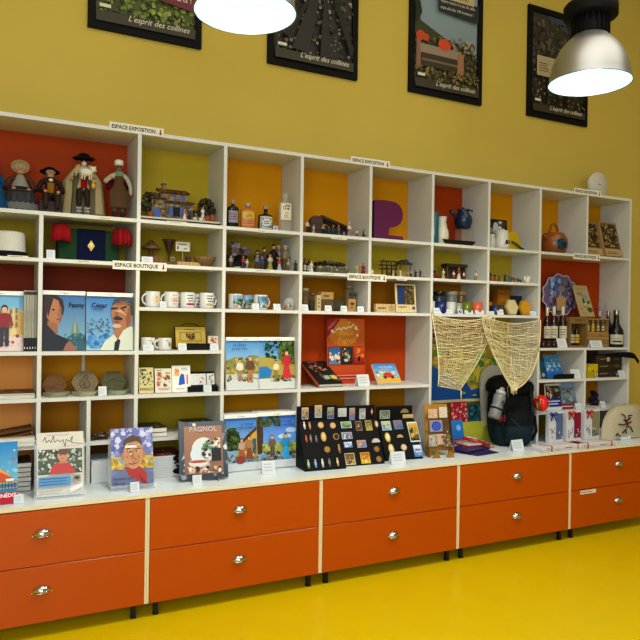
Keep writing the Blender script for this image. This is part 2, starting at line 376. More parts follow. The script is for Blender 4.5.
poster(2.238, 'framed poster of rocky hills behind a stone wall with orange pumpkins', [('r', 0, 0, 1, 1, '#6f7d80', '#8a9aa2'), ('p', [(0, .74), (.08, .72), (.1, .62), (.3, .56), (.5, .5), (.75, .48), (1, .38), (1, 0), (0, 0)], '#3a3a20'), ('n', 0, .12, 1, .5, ['#4d4a26', '#2e2e18', '#5f5530', '#6e6238'], 260, .025, 11), ('n', .55, .4, .95, .53, ['#8b8270', '#6d6657', '#9a9080'], 40, .03, 2), ('p', [(0, .8), (.07, .78), (.1, .68), (.04, .6), (0, .58)], '#1f2414'),
    ('r', .02, .17, .09, .46, '#86604a'), ('r', .08, .32, .72, .4, '#8c7f68'), ('r', .1, .2, .7, .32, '#3c3020'), ('r', .1, .25, .7, .27, '#6e5f49'), ('r', .66, .15, .76, .38, '#9a6b4f'), ('e', .45, .43, .1, .055, '#c4471d'), ('e', .08, .47, .07, .045, '#b8431f'), ('e', .16, .46, .05, .035, '#b8431f'), ('n', 0, .07, 1, .2, ['#6e6238', '#8a7848', '#4d4526'], 120, .02, 4),
    ('p', [(.34, .735), (.98, .7), (.98, .86), (.34, .87)], '#262a2e'), ('t', "Notre musée n'a pas de salle,", .37, .815, .03, '#d8d2c2', .55, 'l'), ('t', 'mais elle fait 140 hectares !', .37, .755, .03, '#d8d2c2', .52, 'l')]+ctext(.855, .08, .9)+foot)
poster(3.344, 'framed dark poster of rock cliffs behind the silver lamp', [('r', 0, 0, 1, 1, '#2d2820', '#3a3830'), ('p', [(.3, .98), (1, .78), (1, 1), (.3, 1)], '#3f4a58'), ('n', 0, .45, .9, .95, ['#4a4334', '#5f563f', '#2a251c'], 160, .035, 6), ('n', 0, .08, 1, .5, ['#5b5240', '#7d735c', '#3a3327', '#1c1812'], 260, .018, 7), ('p', [(.22, .1), (.27, .1), (.27, .5), (.24, .5)], '#120f0b'), ('p', [(.6, .1), (.65, .1), (.63, .5)], '#15120d'), ('p', [(.42, .1), (.46, .1), (.45, .4)], '#191510')]+[('r', .06, .36, .62, .56, '#a89a78'), ('lines', .1, .4, .3, .5, 4, '#5a503a'), ('t', 'DESTINATION', .36, .48, .03, '#3a3327', .24, 'l'), ('lines', .36, .4, .55, .46, 2, '#5a503a')]+foot)
# ------------------------------------------------------------------ item builders (all front faces look towards -y)
def strips(mb, step):
    """cut every flat face into narrow vertical strips so it can be bent round a cylinder"""
    nf = []; nc = []
    def clip(P, x, keep):
        out = []
        for a, b in zip(P, P[1:]+P[:1]):
            ia, ib = (a.x-x)*keep >= 0, (b.x-x)*keep >= 0
            if ia: out.append(a)
            if ia != ib: out.append(a.lerp(b, (x-a.x)/(b.x-a.x)))
        return out
    V = []
    for f, col in zip(mb.f, mb.c):
        P = [mb.v[i] for i in f]; lo = min(p.x for p in P); hi = max(p.x for p in P); n = max(1, math.ceil((hi-lo)/step)); cc = col[0] if isinstance(col, list) else col
        for k in range(n):
            Q = P if n == 1 else clip(clip(P, lo+(hi-lo)*k/n, 1), lo+(hi-lo)*(k+1)/n, -1)
            if len(Q) < 3: continue
            nf.append(list(range(len(V), len(V)+len(Q)))); nc.append(cc); V += [q.copy() for q in Q]
    mb.v, mb.f, mb.c, mb.sm = V, nf, nc, [False]*len(nf)
def bend(mb, i0, r, cx=0, cy=0):
    strips(mb, r*.22)
    for i in range(i0, len(mb.v)):
        v = mb.v[i]; rr = r-v.y; a = v.x/r
        mb.v[i] = Vector((cx+rr*math.sin(a), cy-rr*math.cos(a), v.z))
def wrapped(ops, r, w, h, z0, bg=None, name='label', par=None, m=None):
    """printed label bent round a vertical cylinder"""
    mb = MB(); n = 10
    if bg:
        for k in range(n):
            a, b = -w/2+w*k/n, -w/2+w*(k+1)/n
            mb.add([(a, -.0004, z0), (b, -.0004, z0), (b, -.0004, z0+h), (a, -.0004, z0+h)], [(0, 1, 2, 3)], bg)
    mb.lay = 3; mb.art(ops, w, h, Matrix.Translation((0, 0, z0))); bend(mb, 0, r)
    return mb.build(name, m or PRINT, par)
def price_card(b, label, rz=0, tilt=16, lines=3):
    X, Y, Z, w, h = b; t = thing('price_card', label, 'price card', (X, Y, Z), rz); sy = h*math.tan(R(tilt)); col = '#cdd2d6'; w *= .86; h *= .94
    m = MB(); th = .0008
    m.add([(-w/2, 0, 0), (w/2, 0, 0), (w/2, sy, h), (-w/2, sy, h), (-w/2, 2*sy, 0), (w/2, 2*sy, 0)], [(0, 1, 2, 3), (3, 2, 5, 4)], col)
    M = rotm((0, 0, 0), -R(tilt)); m.art([('lines', .14, .18, .86, .85, lines, '#b4b9bd')], w, h/math.cos(R(tilt)), M, -.0006)
    m.build('card', PAPER, t); return t
def flat_label(p, w, label, h=.012):
    x, z = p; t = MB().box(-w/2, w/2, -.0015, -.0002, -h/2, h/2, '#d3cfc2').art([('lines', .1, .3, .9, .75, 1, '#4c4a45')], w, h, Matrix.Translation((0, 0, -h/2)), -.0016)
    o = t.build('shelf_label', PAPER, None, (x, 0, z)); return tag(o, label, 'shelf label')
def book(b, name, label, art, t=.012, tilt=6, rz=0, group=None, cat='book', cover='#e8e6df', spine=None, y0=0, pages='#ded8c8', extra=None):
    X, Y, Z, w, h = b; tl = R(tilt); h = h/math.cos(tl)
    o = thing(name, label, cat, (X, Y, Z+t*math.sin(tl)), (-tl, 0, rz), group)
    m = MB(); g = .0015
    m.box(-w/2, w/2, 0, g, 0, h, cover).box(-w/2, w/2, t-g, t, 0, h, cover).box(-w/2, -w/2+g, g, t-g, 0, h, spine or cover).art(art, w, h, y=-.0002)
    m.build('cover', PRINT, o); MB().box(-w/2+g, w/2-.003, g, t-g, .003, h-.003, pages).build('pages', PAPER, o)
    return o
def stack(bxs, name, label, n, th, cover, pages, rz=0, cat='book', group=None, jit=.0015, top=None):
    """flat lying books, each a thing; b = (X, Yfront, Z, W, H) depth d"""
    X, Y, Z, w, d = bxs; out = []
    for k in range(n):
        o = thing(name, label(k), cat, (X+rng.uniform(-jit, jit), Y+rng.uniform(-jit, jit)*.5, Z+k*th), rz+rng.uniform(-.008, .008), group)
        cc = cover[k % len(cover)] if isinstance(cover, list) else cover; m = MB()
        if th > .006:
            m.box(-w/2, w/2, 0, d, 0, .0015, cc).box(-w/2, w/2, 0, d, th-.0016, th-.0002, cc)
            if top and k == n-1: m.art(top, w, d, rotm((0, 0, th-.0002), -R(90)), 0)
            m.build('cover', PRINT, o); MB().box(-w/2+.003, w/2-.003, .002, d-.003, .0015, th-.0016, pages).build('pages', PAPER, o)
        else:
            m.box(-w/2, w/2, 0, d, 0, th-.0003, pages).build('sheet', PAPER, o)
        out.append(o)
    return out
def mug(b, label, art, rz=0, body='#cdcdca', inner=None, group='printed mugs', side=1, diam=.082, height=None):
    X, Y, Z, w, h = b; h = height or h; r = diam/2
    o = thing('mug', label, 'mug', (X, Y, Z), rz, group)
    prof = [(r*.86, 0), (r*.97, .004), (r, .012), (r, h-.002), (r*.985, h), (r*.93, h), (r*.92, .01), (.001, .008)]
    MB().lathe(prof, body, n=28).build('cup', CERAM, o)
    hp = [(side*(r-.004+.0*k), 0, 0) for k in range(0)]
    for k in range(9):
        a = R(-80+160*k/8); hp.append((side*(r-.006+.03*math.cos(a)), 0, h*.5+h*.34*math.sin(a)))
    MB().tube(hp, .0048, body, 7).build('handle', CERAM, o)
    if art: wrapped(art, r, r*2.1, h*.8, h*.1, None, 'print', o, CERAM)
    return o
def hexp(r, cx=0, cz=0, n=6, a0=0): return [(cx+r*math.cos(R(a0+360*k/n)), cz+r*math.sin(R(a0+360*k/n))) for k in range(n)]
def santon(b, coat, low, hat, label, group, skin='#c08a64', hw=None, rz=0, skirt=False, name='santon_figurine', pose=0):
    X, Y, Z, w, h = b; m = MB(); u = h*(1.45 if Y < .08 and h < .062 else .97); Y = .024 if Y <= .06 and label.find('house') < 0 else Y
    if skirt or pose == 1: m.lathe([(.2*u, 0), (.19*u, .03*u), (.13*u, .3*u), (.09*u, .5*u)], low, n=10)
    else:
        for s in (-1, 1): m.tube([(s*.065*u, -.03*u, .01*u), (s*.065*u, 0, .03*u), (s*.06*u, 0, .25*u), (s*.045*u, 0, .5*u)], [.05*u, .045*u, .05*u, .06*u], low, 6)
    m.lathe([(.1*u, .44*u), (.125*u, .55*u), (.13*u, .66*u), (.1*u, .74*u), (.045*u, .78*u), (.04*u, .82*u)], coat, n=10, sy=.8)
    for s in (-1, 1):
        hy = -.12*u if (pose + (s > 0)) % 2 else -.05*u
        m.tube([(s*.12*u, 0, .7*u), (s*.17*u, -.02*u, .56*u), (s*.1*u, hy, .48*u)], [.045*u, .04*u, .03*u], coat, 6); m.ell(s*.09*u, hy-.02*u, .48*u, .028*u, .028*u, .028*u, skin, 6, 4)
    m.ell(0, 0, .88*u, .075*u, .08*u, .09*u, skin, 10, 6)
    if hat:
        m.ell(0, .012*u, .91*u, .08*u, .082*u, .085*u, hat, 10, 5, lo=0)
        if hw: m.lathe([(.13*u, .905*u), (.135*u, .92*u), (.05*u, .93*u)], hat, n=12)
    o = m.build(name, PAINT, None, (X, Y, Z), (0, 0, rz)); return tag(o, label, 'figurine', group)
def bottle(b, label, prof, bcol, capcol, lab=None, lw=2.2, lz=(.2, .6), mb=GLOSS, sy=1, cap=(.86, 1), cmat=None, bg=None, cat='bottle', group=None, rz=0, name='bottle', liquid=None, r=None):
    X, Y, Z, w, h = b; r = r or w/2; rz = rz or -math.atan2(X+.77, 3.65+Y)*(.8 if sy == 1 else .25); o = thing(name, label, cat, (X, Y, Z), rz, group)
    P = [(a*r, z*h) for a, z in prof]
    MB().lathe(P, bcol, n=24, sy=sy).build('glass_body', mb, o)
    if liquid: MB().lathe([(a*r*.93, z*h+.002) for a, z in prof if z <= liquid[1]], liquid[0], n=20, sy=sy).build('liquid', GLOSS, o)
    rt = P[-1][0]
    MB().lathe([(rt*1.12, cap[0]*h), (rt*1.2, cap[0]*h+.002), (rt*1.2, cap[1]*h-.002), (rt*1.0, cap[1]*h)], capcol, n=14).build('cap', cmat or GLOSS, o)
    if lab is not None:
        ob = wrapped(lab, r+.0008, r*lw, (lz[1]-lz[0])*h, lz[0]*h, bg, 'label', o)
        if sy != 1: ob.scale = (1, sy, 1)
    return o
WINE = [(.92, 0), (1, .015), (1, .56), (.93, .63), (.55, .72), (.36, .78), (.34, .98)]
FLASK = [(.94, 0), (1, .02), (1, .62), (.93, .7), (.5, .76), (.26, .79), (.25, .9)]
def tree(par, x, y, z, h, r, cols, seed, n=60):
    g = random.Random(seed); m = MB()
    for k in range(n):
        a = g.uniform(0, 6.283); q = g.uniform(.1, 1)**.5*r; hh = g.uniform(.35, 1)*h; f = 1-.5*abs(hh/h-.68)
        s = r*g.uniform(.16, .3); m.ell(x+q*f*math.cos(a), y+q*f*.7*math.sin(a), z+hh-s, s, s, s*.8, g.choice(cols), 5, 3)
    o = m.build('foliage', LEAF, par)
    MB().tube([(x, y, z), (x+.004, y, z+.25*h), (x-.003, y, z+.6*h)], [r*.14, r*.1, r*.08], '#3b2a18', 6).build('trunk', WOODM, par); return o
def sky(top='#3d7fc4', bot='#a8cbe0'): return ('r', 0, 0, 1, 1, bot, top)
def frame_wires(par, pts, r=.0016, col='#b8b8b8', m=METAL, name='wire_stand', closed=False): return MB().tube(pts, r, col, 6, closed=closed).build(name, m, par)

# ------------------------------------------------------------------ hanging signs on the shelf edges
def sign(p, w, txt, label):
    x, z = p; h = .045; t = thing('shelf_sign', label, 'sign', (x, -.001, z-h/2), group=None)
    MB().box(-w/2, w/2, -.003, 0, 0, h, '#d8d4c8').build('plate', PAPER, t)
    MB().art([('t', '*'+txt, .44, .3, .46, '#141210', .8), ('r', .925, .38, .95, .8, '#a3211a'), ('p', [(.905, .4), (.97, .4), (.9375, .14)], '#a3211a')], w, h, y=-.0034).build('lettering', PAINT, t)
def fx(px, py, i=0): return None
for (p, w, txt, l) in [((-0.0162, 0.0, 2.4865), .285, 'ESPACE EXPOSITION', 'white sign with red arrow at the top above the dolls, left of the miniature house'), ((0.0105, 0.0, 1.7607), .285, 'ESPACE BOUTIQUE', 'white sign with red arrow above the first row of mugs'),
    ((1.4357, -0.0, 2.4843), .285, 'ESPACE EXPOSITION', 'white sign with red arrow on the top edge above the purple letter'), ((1.423, 0.0, 1.7587), .285, 'ESPACE BOUTIQUE', 'white sign with red arrow under the miniature stone bridge'),
    ((3.3615, 0.0, 2.4864), .285, 'ESPACE EXPOSITION', 'white sign with red arrow on the top edge near the right end'), ((3.3615, 0.0, 1.996), .285, 'ESPACE BOUTIQUE', 'white sign with red arrow under the terracotta jug shelf')]:
    sign((p[0], p[2]), w, txt, l)
for (p, w, l) in [((-0.1686, 0.0, 2.0), .085, 'small shelf label under the bearded shepherd and aproned doll'), ((-0.5857, 0.0, 1.777), .095, 'small shelf label under the white hat'), ((-0.2699, 0.0, 1.77), .09, 'small shelf label under the green display box'), ((0.2071, 0.0, 2.0088), .11, 'small shelf label under the miniature house'), ((0.7111, 0.0, 1.9963), .07, 'small shelf label under the small patterned bottle'),
    ((0.7306, 0.0, 1.7692), .13, 'small shelf label under the crowd of figurines and stone arch'), ((1.2182, 0.0, 1.9902), .11, 'small shelf label under the wooden trough scene'), ((1.1594, 0.0, 1.7653), .12, 'small shelf label under the stone bridge'), ((1.6869, 0.0, 1.7562), .08, 'small shelf label under the bare trees and figurines'), ((2.1623, 0.0, 1.997), .045, 'small shelf label under the black tray'), ((2.1583, 0.0, 1.7645), .05, 'small shelf label under the toy stable')]:
    flat_label((p[0], p[2]), w, l)
pp = (3.0485, -0.313, 0.3111)
o = MB().box(-.077, .077, -.001, 0, -.013, .013, '#d6d2c8').art([('lines', .05, .3, .95, .7, 1, '#57544e')], .154, .026, Matrix.Translation((0, 0, -.013)), -.0012).build('paper_strip', PAPER, None, (pp[0]+.01, -E-.001, MID-.02), (0, 0, 0)); tag(o, 'paper strip with small print stuck on the right lower drawer', 'label')
# ================================================================== unit 0: dolls
SKIN = '#b98462'
def skin_mesh(name, nodes, edges, colf, par, sub=2, m=PAINT):
    """continuous body grown from a joint skeleton: nodes [(x,y,z,r)]"""
    me = bpy.data.meshes.new('sk'); me.from_pydata([n[:3] for n in nodes], edges, []); o = bpy.data.objects.new('sk', me); COL.objects.link(o)
    md = o.modifiers.new('s', 'SKIN'); md.use_smooth_shade = True
    for v, n in zip(me.skin_vertices[0].data, nodes): v.radius = (n[3], n[3])
    me.skin_vertices[0].data[0].use_root = True
    o.modifiers.new('d', 'SUBSURF').levels = sub
    dg = bpy.context.evaluated_depsgraph_get(); em = bpy.data.meshes.new_from_object(o.evaluated_get(dg))
    bpy.data.objects.remove(o)
    mb = MB(); mb.add([v.co.copy() for v in em.vertices], [tuple(p.vertices) for p in em.polygons], [c(colf(p.center)) for p in em.polygons], True)
    bpy.data.meshes.remove(em); return mb.build(name, m, par)
BED = [(0, 1), (1, 2), (2, 3), (3, 4), (2, 5), (5, 6), (6, 7), (2, 8), (8, 9), (9, 10), (0, 11), (11, 12), (12, 13), (0, 14), (14, 15), (15, 16)]
def doll_face(par, hz, hy, s, beard=None, hair=None):
    m = MB()
    for k in (-1, 1): m.ell(k*.36*s, hy-.92*s, hz+.08*s, .1*s, .06*s, .1*s, '#1c130e', 6, 4)
    m.ell(0, hy-1.02*s, hz-.12*s, .12*s, .16*s, .16*s, '#b57a58', 6, 4); m.box(-.25*s, .25*s, hy-.98*s, hy-.9*s, hz-.45*s, hz-.38*s, '#7d3a30')
    for k in (-1, 1): m.ell(k*.98*s, hy, hz, .1*s, .16*s, .22*s, '#b57a58', 6, 4)
    if beard: m.ell(0, hy-.5*s, hz-.75*s, .62*s, .55*s, .7*s, beard, 10, 6)
    m.build('face', PAINT, par)
    if hair: MB().ell(0, hy+.62*s, hz+.1*s, 1.02*s, .8*s, .95*s, hair, 12, 7).build('hair', FABRIC, par)
def doll_standing(b, label, H, coat, trousers, lowc, arms):
    X, Y, Z, w, h = b; t = thing('santon_doll', label, 'doll', (X, Y, Z), group='large costumed dolls on the top shelf'); u = H
    n = [(0, 0, .48*u, .075*u), (0, 0, .6*u, .07*u), (0, 0, .76*u, .075*u), (0, -.005, .83*u, .032*u), (0, -.01, .9*u, .062*u)]
    n += arms(u); n += [(-.06*u, 0, .44*u, .055*u), (-.065*u, -.005, .25*u, .042*u), (-.065*u, 0, .03*u, .04*u), (.06*u, 0, .44*u, .055*u), (.065*u, -.005, .25*u, .042*u), (.065*u, 0, .03*u, .04*u)]
    hands = [Vector(n[7][:3]), Vector(n[10][:3])]
    def cf(p):
        if p.z > .81*u: return SKIN
        if any((p-q).length < .05*u for q in hands): return SKIN
        if p.z < .14*u and abs(p.x) < .13*u: return lowc
        if p.z < .47*u and abs(p.x) < .13*u: return trousers
        return coat
    skin_mesh('body', n, BED, cf, t); return t
def arms_a(u): return [(-.12*u, 0, .74*u, .042*u), (-.2*u, -.02*u, .58*u, .036*u), (-.17*u, -.13*u, .6*u, .028*u), (.12*u, 0, .74*u, .042*u), (.2*u, -.02*u, .58*u, .036*u), (.08*u, -.15*u, .6*u, .028*u)]
def arms_b(u): return [(-.13*u, 0, .74*u, .045*u), (-.24*u, -.03*u, .62*u, .045*u), (-.13*u, -.12*u, .72*u, .03*u), (.13*u, 0, .74*u, .045*u), (.2*u, -.02*u, .58*u, .04*u), (.2*u, -.06*u, .42*u, .028*u)]
# shepherd with cape
b = (-0.264, 0.15, 2.0128, 0.2241, 0.3381); H = b[4]
sh = doll_standing(b, 'tall bearded shepherd doll with beige cape holding a white lamb', H, '#b7a883', '#2f2418', '#8d877c', arms_a)
doll_face(sh, .9*H, -.01, .062*H, '#cfc9bb')
MB().lathe([(.165*H, .93*H), (.17*H, .945*H), (.09*H, .955*H), (.085*H, 1.0*H), (.05*H, 1.02*H), (.001, 1.022*H)], '#15120f', 0, -.005, 0, 24).build('hat', FABRIC, sh)
def capef(u, v):
    a = R(-52+284*u); fl = .012*math.sin(9*a)*v; r = (.1+.17*min(1, v*3.2)**.7+.05*v)*H+fl; r2 = r*.55
    return (r*math.cos(a)*1.02, .01+r2*math.sin(a)*.8, H*(.82-.76*v*(1-.04*math.cos(a)))-.004)
MB().grid(capef, 44, 16, '#a3936a').build('cape', FABRIC, sh)
MB().grid(lambda u, v: ((.1+.12*v)*H*math.cos(R(-60+300*u))*1.05, .005+(.1+.12*v)*H*.6*math.sin(R(-60+300*u)), H*(.84-.2*v)), 30, 6, '#b3a47c').build('cape_collar', FABRIC, sh)
MB().box(-.05*H, .05*H, -.088*H, -.06*H, .46*H, .64*H, '#8a1612', bev=.006).build('waistcoat', FABRIC, sh)
lm = MB(); lm.ell(.02*H, -.17*H, .70*H, .1*H, .05*H, .06*H, '#d9d2c0', 12, 7); lm.ell(.12*H, -.18*H, .75*H, .04*H, .045*H, .05*H, '#d9d2c0', 10, 6); lm.ell(.15*H, -.2*H, .73*H, .025*H, .03*H, .022*H, '#c7b9a4', 8, 5)
for s in (-1, 1): lm.ell(.12*H+s*.035*H, -.18*H, .785*H, .012*H, .012*H, .025*H, '#d9d2c0', 6, 4)
for s in (-.06, -.02, .05, .08): lm.tube([(s*H+.02*H, -.18*H, .67*H), (s*H+.01*H, -.19*H, .58*H)], .012*H, '#cfc6b2', 6)
lm.build('lamb', FABRIC, sh)
MB().tube([(-.2*H, -.16*H, 0), (-.17*H, -.15*H, .5*H), (-.15*H, -.14*H, .68*H)], .008*H, '#4b3520', 6).build('staff', WOODM, sh)
MB().ell(.13*H, -.15*H, .5*H, .035*H, .035*H, .05*H, '#c79a26', 10, 6).ell(.13*H, -.15*H, .56*H, .018*H, .018*H, .035*H, '#c79a26', 8, 5).build('gourd', CERAM, sh)
gt = MB()
for s in (-1, 1):
    gt.lathe([(.05*H, .05*H), (.052*H, .1*H), (.047*H, .18*H)], '#a9a396', s*.065*H, 0, 0, 12)
    for k in range(10): gt.box(s*.065*H-.04*H+.02*H*(k % 5), s*.065*H-.028*H+.02*H*(k % 5), -.056*H, -.045*H, .07*H+.05*H*(k//5), .09*H+.05*H*(k//5), '#3a352c')
    gt.ell(s*.07*H, -.04*H, .022*H, .042*H, .075*H, .024*H, '#2b2018', 10, 5)
gt.build('gaiters', FABRIC, sh)
# miller with apron
b = (-0.0889, 0.1, 2.0128, 0.121, 0.3225); H = b[4]*.97
ml = doll_standing(b, 'bearded doll in brown apron and white cap at the right end of the doll row', H, '#a9a593', '#4c4a4c', '#26231f', arms_b)
doll_face(ml, .9*H, -.01, .06*H, '#7d5a3e', '#5d4630')
MB().lathe([(.068*H, .93*H), (.078*H, .95*H), (.075*H, 1.01*H), (.05*H, 1.03*H), (.001, 1.035*H)], '#d5d0c4', 0, 0, 0, 18).build('cap', FABRIC, ml)
def apf(u, v):
    a = (u-.5)*2; wd = (.085 if v < .28 else .085+.07*min(1, (v-.28)/.2))*H
    return (a*wd, -.088*H-.02*H*v+.05*H*a*a, H*(.74-.54*v))
MB().grid(apf, 14, 16, '#57402a').build('apron', FABRIC, ml)
MB().grid(lambda u, v: (.085*H*math.cos(R(-150+120*u)), .07*H*math.sin(R(-150+120*u))-.012*H, H*(.82-.1*v)), 10, 3, '#6d8a66').build('scarf', FABRIC, ml)
MB().box(-.2*H, .2*H, .08*H, .16*H, .52*H, .78*H, '#5b0f10', bev=.02).build('backpack_basket', FABRIC, ml)
# seated old couple on a bench
def seated(b, label, H, coat, low, arms, shoe='#14110f'):
    X, Y, Z, w, h = b; t = thing('santon_doll', label, 'doll', (X, Y, Z), group='large costumed dolls on the top shelf'); u = H
    n = [(0, .02*u, .36*u, .1*u), (0, .01*u, .5*u, .09*u), (0, 0, .68*u, .095*u), (0, -.01*u, .77*u, .04*u), (0, -.02*u, .86*u, .082*u)]+arms(u)
    n += [(-.08*u, -.05*u, .34*u, .075*u), (-.1*u, -.3*u, .34*u, .06*u), (-.1*u, -.3*u, .05*u, .045*u), (.08*u, -.05*u, .34*u, .075*u), (.1*u, -.3*u, .34*u, .06*u), (.1*u, -.3*u, .05*u, .045*u)]
    hands = [Vector(n[7][:3]), Vector(n[10][:3])]
    def cf(p):
        if p.z > .76*u: return SKIN
        if any((p-q).length < .055*u for q in hands): return SKIN
        if p.z < .1*u: return shoe
        if p.z < .42*u and (p.y < -.02*u or p.z < .33*u): return low
        return coat
    skin_mesh('body', n, BED, cf, t)
    MB().box(-.2*u, .2*u, -.12*u, .16*u, 0, .27*u, '#3a1d10', bev=.004).build('bench', WOODM, t); return t
def arms_s(u): return [(-.15*u, 0, .66*u, .055*u), (-.22*u, -.03*u, .46*u, .048*u), (-.08*u, -.26*u, .43*u, .034*u), (.15*u, 0, .66*u, .055*u), (.22*u, -.03*u, .46*u, .048*u), (.1*u, -.26*u, .42*u, .034*u)]
b = (-0.5631, 0.16, 2.0128, 0.1513, 0.2669); H = b[4]
ow = seated(b, 'seated old woman doll in beige bonnet and brown shawl', H, '#51301f', '#3a3a3c', arms_s)
doll_face(ow, .86*H, -.02*H, .08*H, None, '#8d8375')
MB().ell(0, .05*H, .89*H, .12*H, .09*H, .11*H, '#a08c66', 14, 8).lathe([(.1*H, -.03*H), (.125*H, .0), (.14*H, .015*H)], '#a08c66', 0, 0, 0, 20, rotm((0, -.02*H, .9*H), R(80)), cap=False).build('bonnet', FABRIC, ow)
MB().grid(lambda u, v: ((.06+.08*v)*H*math.cos(R(-170+160*u)), -.02*H+(.05+.09*v)*H*math.sin(R(-170+160*u)), H*(.74-.24*v)), 14, 6, '#8f897a').build('scarf', FABRIC, ow)
def skf(u, v):
    a = R(200+140*u); r = (.17+.09*v)*H
    return (r*1.15*math.cos(a), -.12*H+r*1.0*math.sin(a), H*(.42-.36*v)+.006*math.sin(14*a)*v)
MB().grid(skf, 26, 10, '#3b3d40').lathe([(.001, .425*H), (.19*H, .415*H), (.2*H, .39*H)], '#3b3d40', 0, -.13*H, 0, 22, cap=False).build('skirt', FABRIC, ow)
MB().grid(lambda u, v: ((.27+.015*v)*H*1.1*math.cos(R(205+130*u)), -.12*H+(.27)*H*math.sin(R(205+130*u)), H*(.16-.13*v)+.004*math.sin(u*50)), 24, 4, '#6e6c66').build('lace_hem', FABRIC, ow)
b = (-0.4384, 0.09, 2.0128, 0.1129, 0.2523); H = b[4]
om = seated(b, 'seated man doll in wide black hat and mustard waistcoat', H, '#211812', '#2b1f17', arms_s)
doll_face(om, .86*H, -.02*H, .08*H, None, '#8a8074')
MB().lathe([(.17*H, .9*H), (.178*H, .915*H), (.1*H, .925*H), (.095*H, .98*H), (.06*H, 1.0*H), (.001, 1.0*H)], '#100e0c', 0, 0, 0, 22, rotm((0, .02*H, 0), -R(8))).build('hat', FABRIC, om)
MB().box(-.06*H, .06*H, -.115*H, -.08*H, .42*H, .64*H, '#8c5f17', bev=.006).build('waistcoat', FABRIC, om)
MB().box(-.035*H, .035*H, -.12*H, -.09*H, .66*H, .72*H, '#d0cbbd', bev=.006).build('shirt_collar', FABRIC, om)
ow.scale = (1.2, 1.1, 1); om.scale = (1.12, 1.05, 1); ow.location.x -= .01; om.location.x += .006; om.location.y += .016
b = (-0.7106, 0.12, 2.0128, 0.0946, 0.2713); H = b[4]
bl = seated(b, 'blue clad doll with purple hood cut by the left photo edge', H, '#153d63', '#123a5c', arms_s)
doll_face(bl, .86*H, -.02*H, .08*H, None, '#5b3d3d')
MB().ell(0, .02*H, .88*H, .13*H, .11*H, .14*H, '#43283c', 14, 8).build('hood', FABRIC, bl)
MB().grid(lambda u, v: ((.2+.12*v)*H*math.cos(R(200+140*u)), -.12*H+(.2+.12*v)*H*math.sin(R(200+140*u)), H*(.46-.44*v)), 24, 8, '#154a70').build('skirt', FABRIC, bl)
MB().box(-.14*H, .14*H, -.14*H, -.08*H, .62*H, .68*H, '#b89a30', bev=.008).build('sash', FABRIC, bl)

# ---- level 2-3 left: hat, epaulettes, regimental box
b = (-0.6263, 0.12, 1.7778, 0.1289, 0.1212); t = thing('white_hat', 'white round hat with dark band on the left shelf', 'hat', b[:3])
MB().lathe([(.088, .012), (.083, .03), (.079, .118), (.074, .128), (.06, .132), (.001, .133)], '#c9c6bc', n=36).build('crown', FABRIC, t)
MB().lathe([(.001, 0), (.1, .002), (.104, .008), (.09, .02), (.0885, .03), (.001, .03)], '#17161a', n=36).build('brim_band', FABRIC, t)
b = (-0.2367, 0.1, 1.7778, 0.3092, 0.1679); X, Y, Z, w, h = b
t = thing('display_box', 'green cloth covered box with navy centre band and gold emblem', 'box', (X, Y, Z))
MB().box(-w/2, w/2, 0, .12, 0, h, '#1f3d22', bev=.006).build('box_body', FABRIC, t)
MB().box(-w*.2, w*.27, -.005, .125, .001, h+.004, '#0c1330', bev=.003).build('navy_band', FABRIC, t)
m = MB(); M = rotm((w*.03, -.006, h*.5), 0, 0, 0) @ Matrix.Scale(.68, 4)
m.prism([(0, -.042), (.027, 0), (0, .042), (-.027, 0)], -.003, 0, '#d8c26a', M); m.prism([(0, -.026), (.014, 0), (0, .026), (-.014, 0)], -.005, -.003, '#2a3a2a', M)
m.prism([(-.004, -.018), (.004, -.018), (.012, .012), (0, .022), (-.012, .012)], -.007, -.005, '#e2cf80', M); m.build('emblem', GLOSS, t)
def epaulette(b, label, rx):
    X, Y, Z, w, h = b; t = thing('epaulette', label, 'epaulette', (X, Y, Z+h), rx, 'red fringed epaulettes')
    MB().ell(0, .02, -.012, w*.48, .045, .02, '#7e1118', 16, 6).box(-.02, .02, .0, .10, -.012, .004, '#7e1118', bev=.004).build('shoulder_pad', FABRIC, t)
    f = MB(); n = 26
    for k in range(n):
        a = R(-10+200*k/(n-1)); x = -w*.46*math.cos(a); y = .02-.045*math.sin(a)
        h = .095; f.tube([(x, y, -.012), (x*1.08, y*1.1-.003, -.05), (x*1.12, y*1.15-.003, -h*.97+rng.uniform(0, .01))], .0042, rng.choice(['#8d141c', '#761018', '#9c1a20']), 5)
    f.build('fringe', FABRIC, t)
epaulette((-0.378, 0.07, 1.9, 0.0923, 0.0632), 'red fringed epaulette on the left end of the green box', 0)
epaulette((-0.0721, 0.07, 1.9, 0.0945, 0.0601), 'red fringed epaulette on the right end of the green box', 0)
price_card((-0.431, 0.03, 1.7778, 0.0474, 0.0493), 'white card left of the green display box')

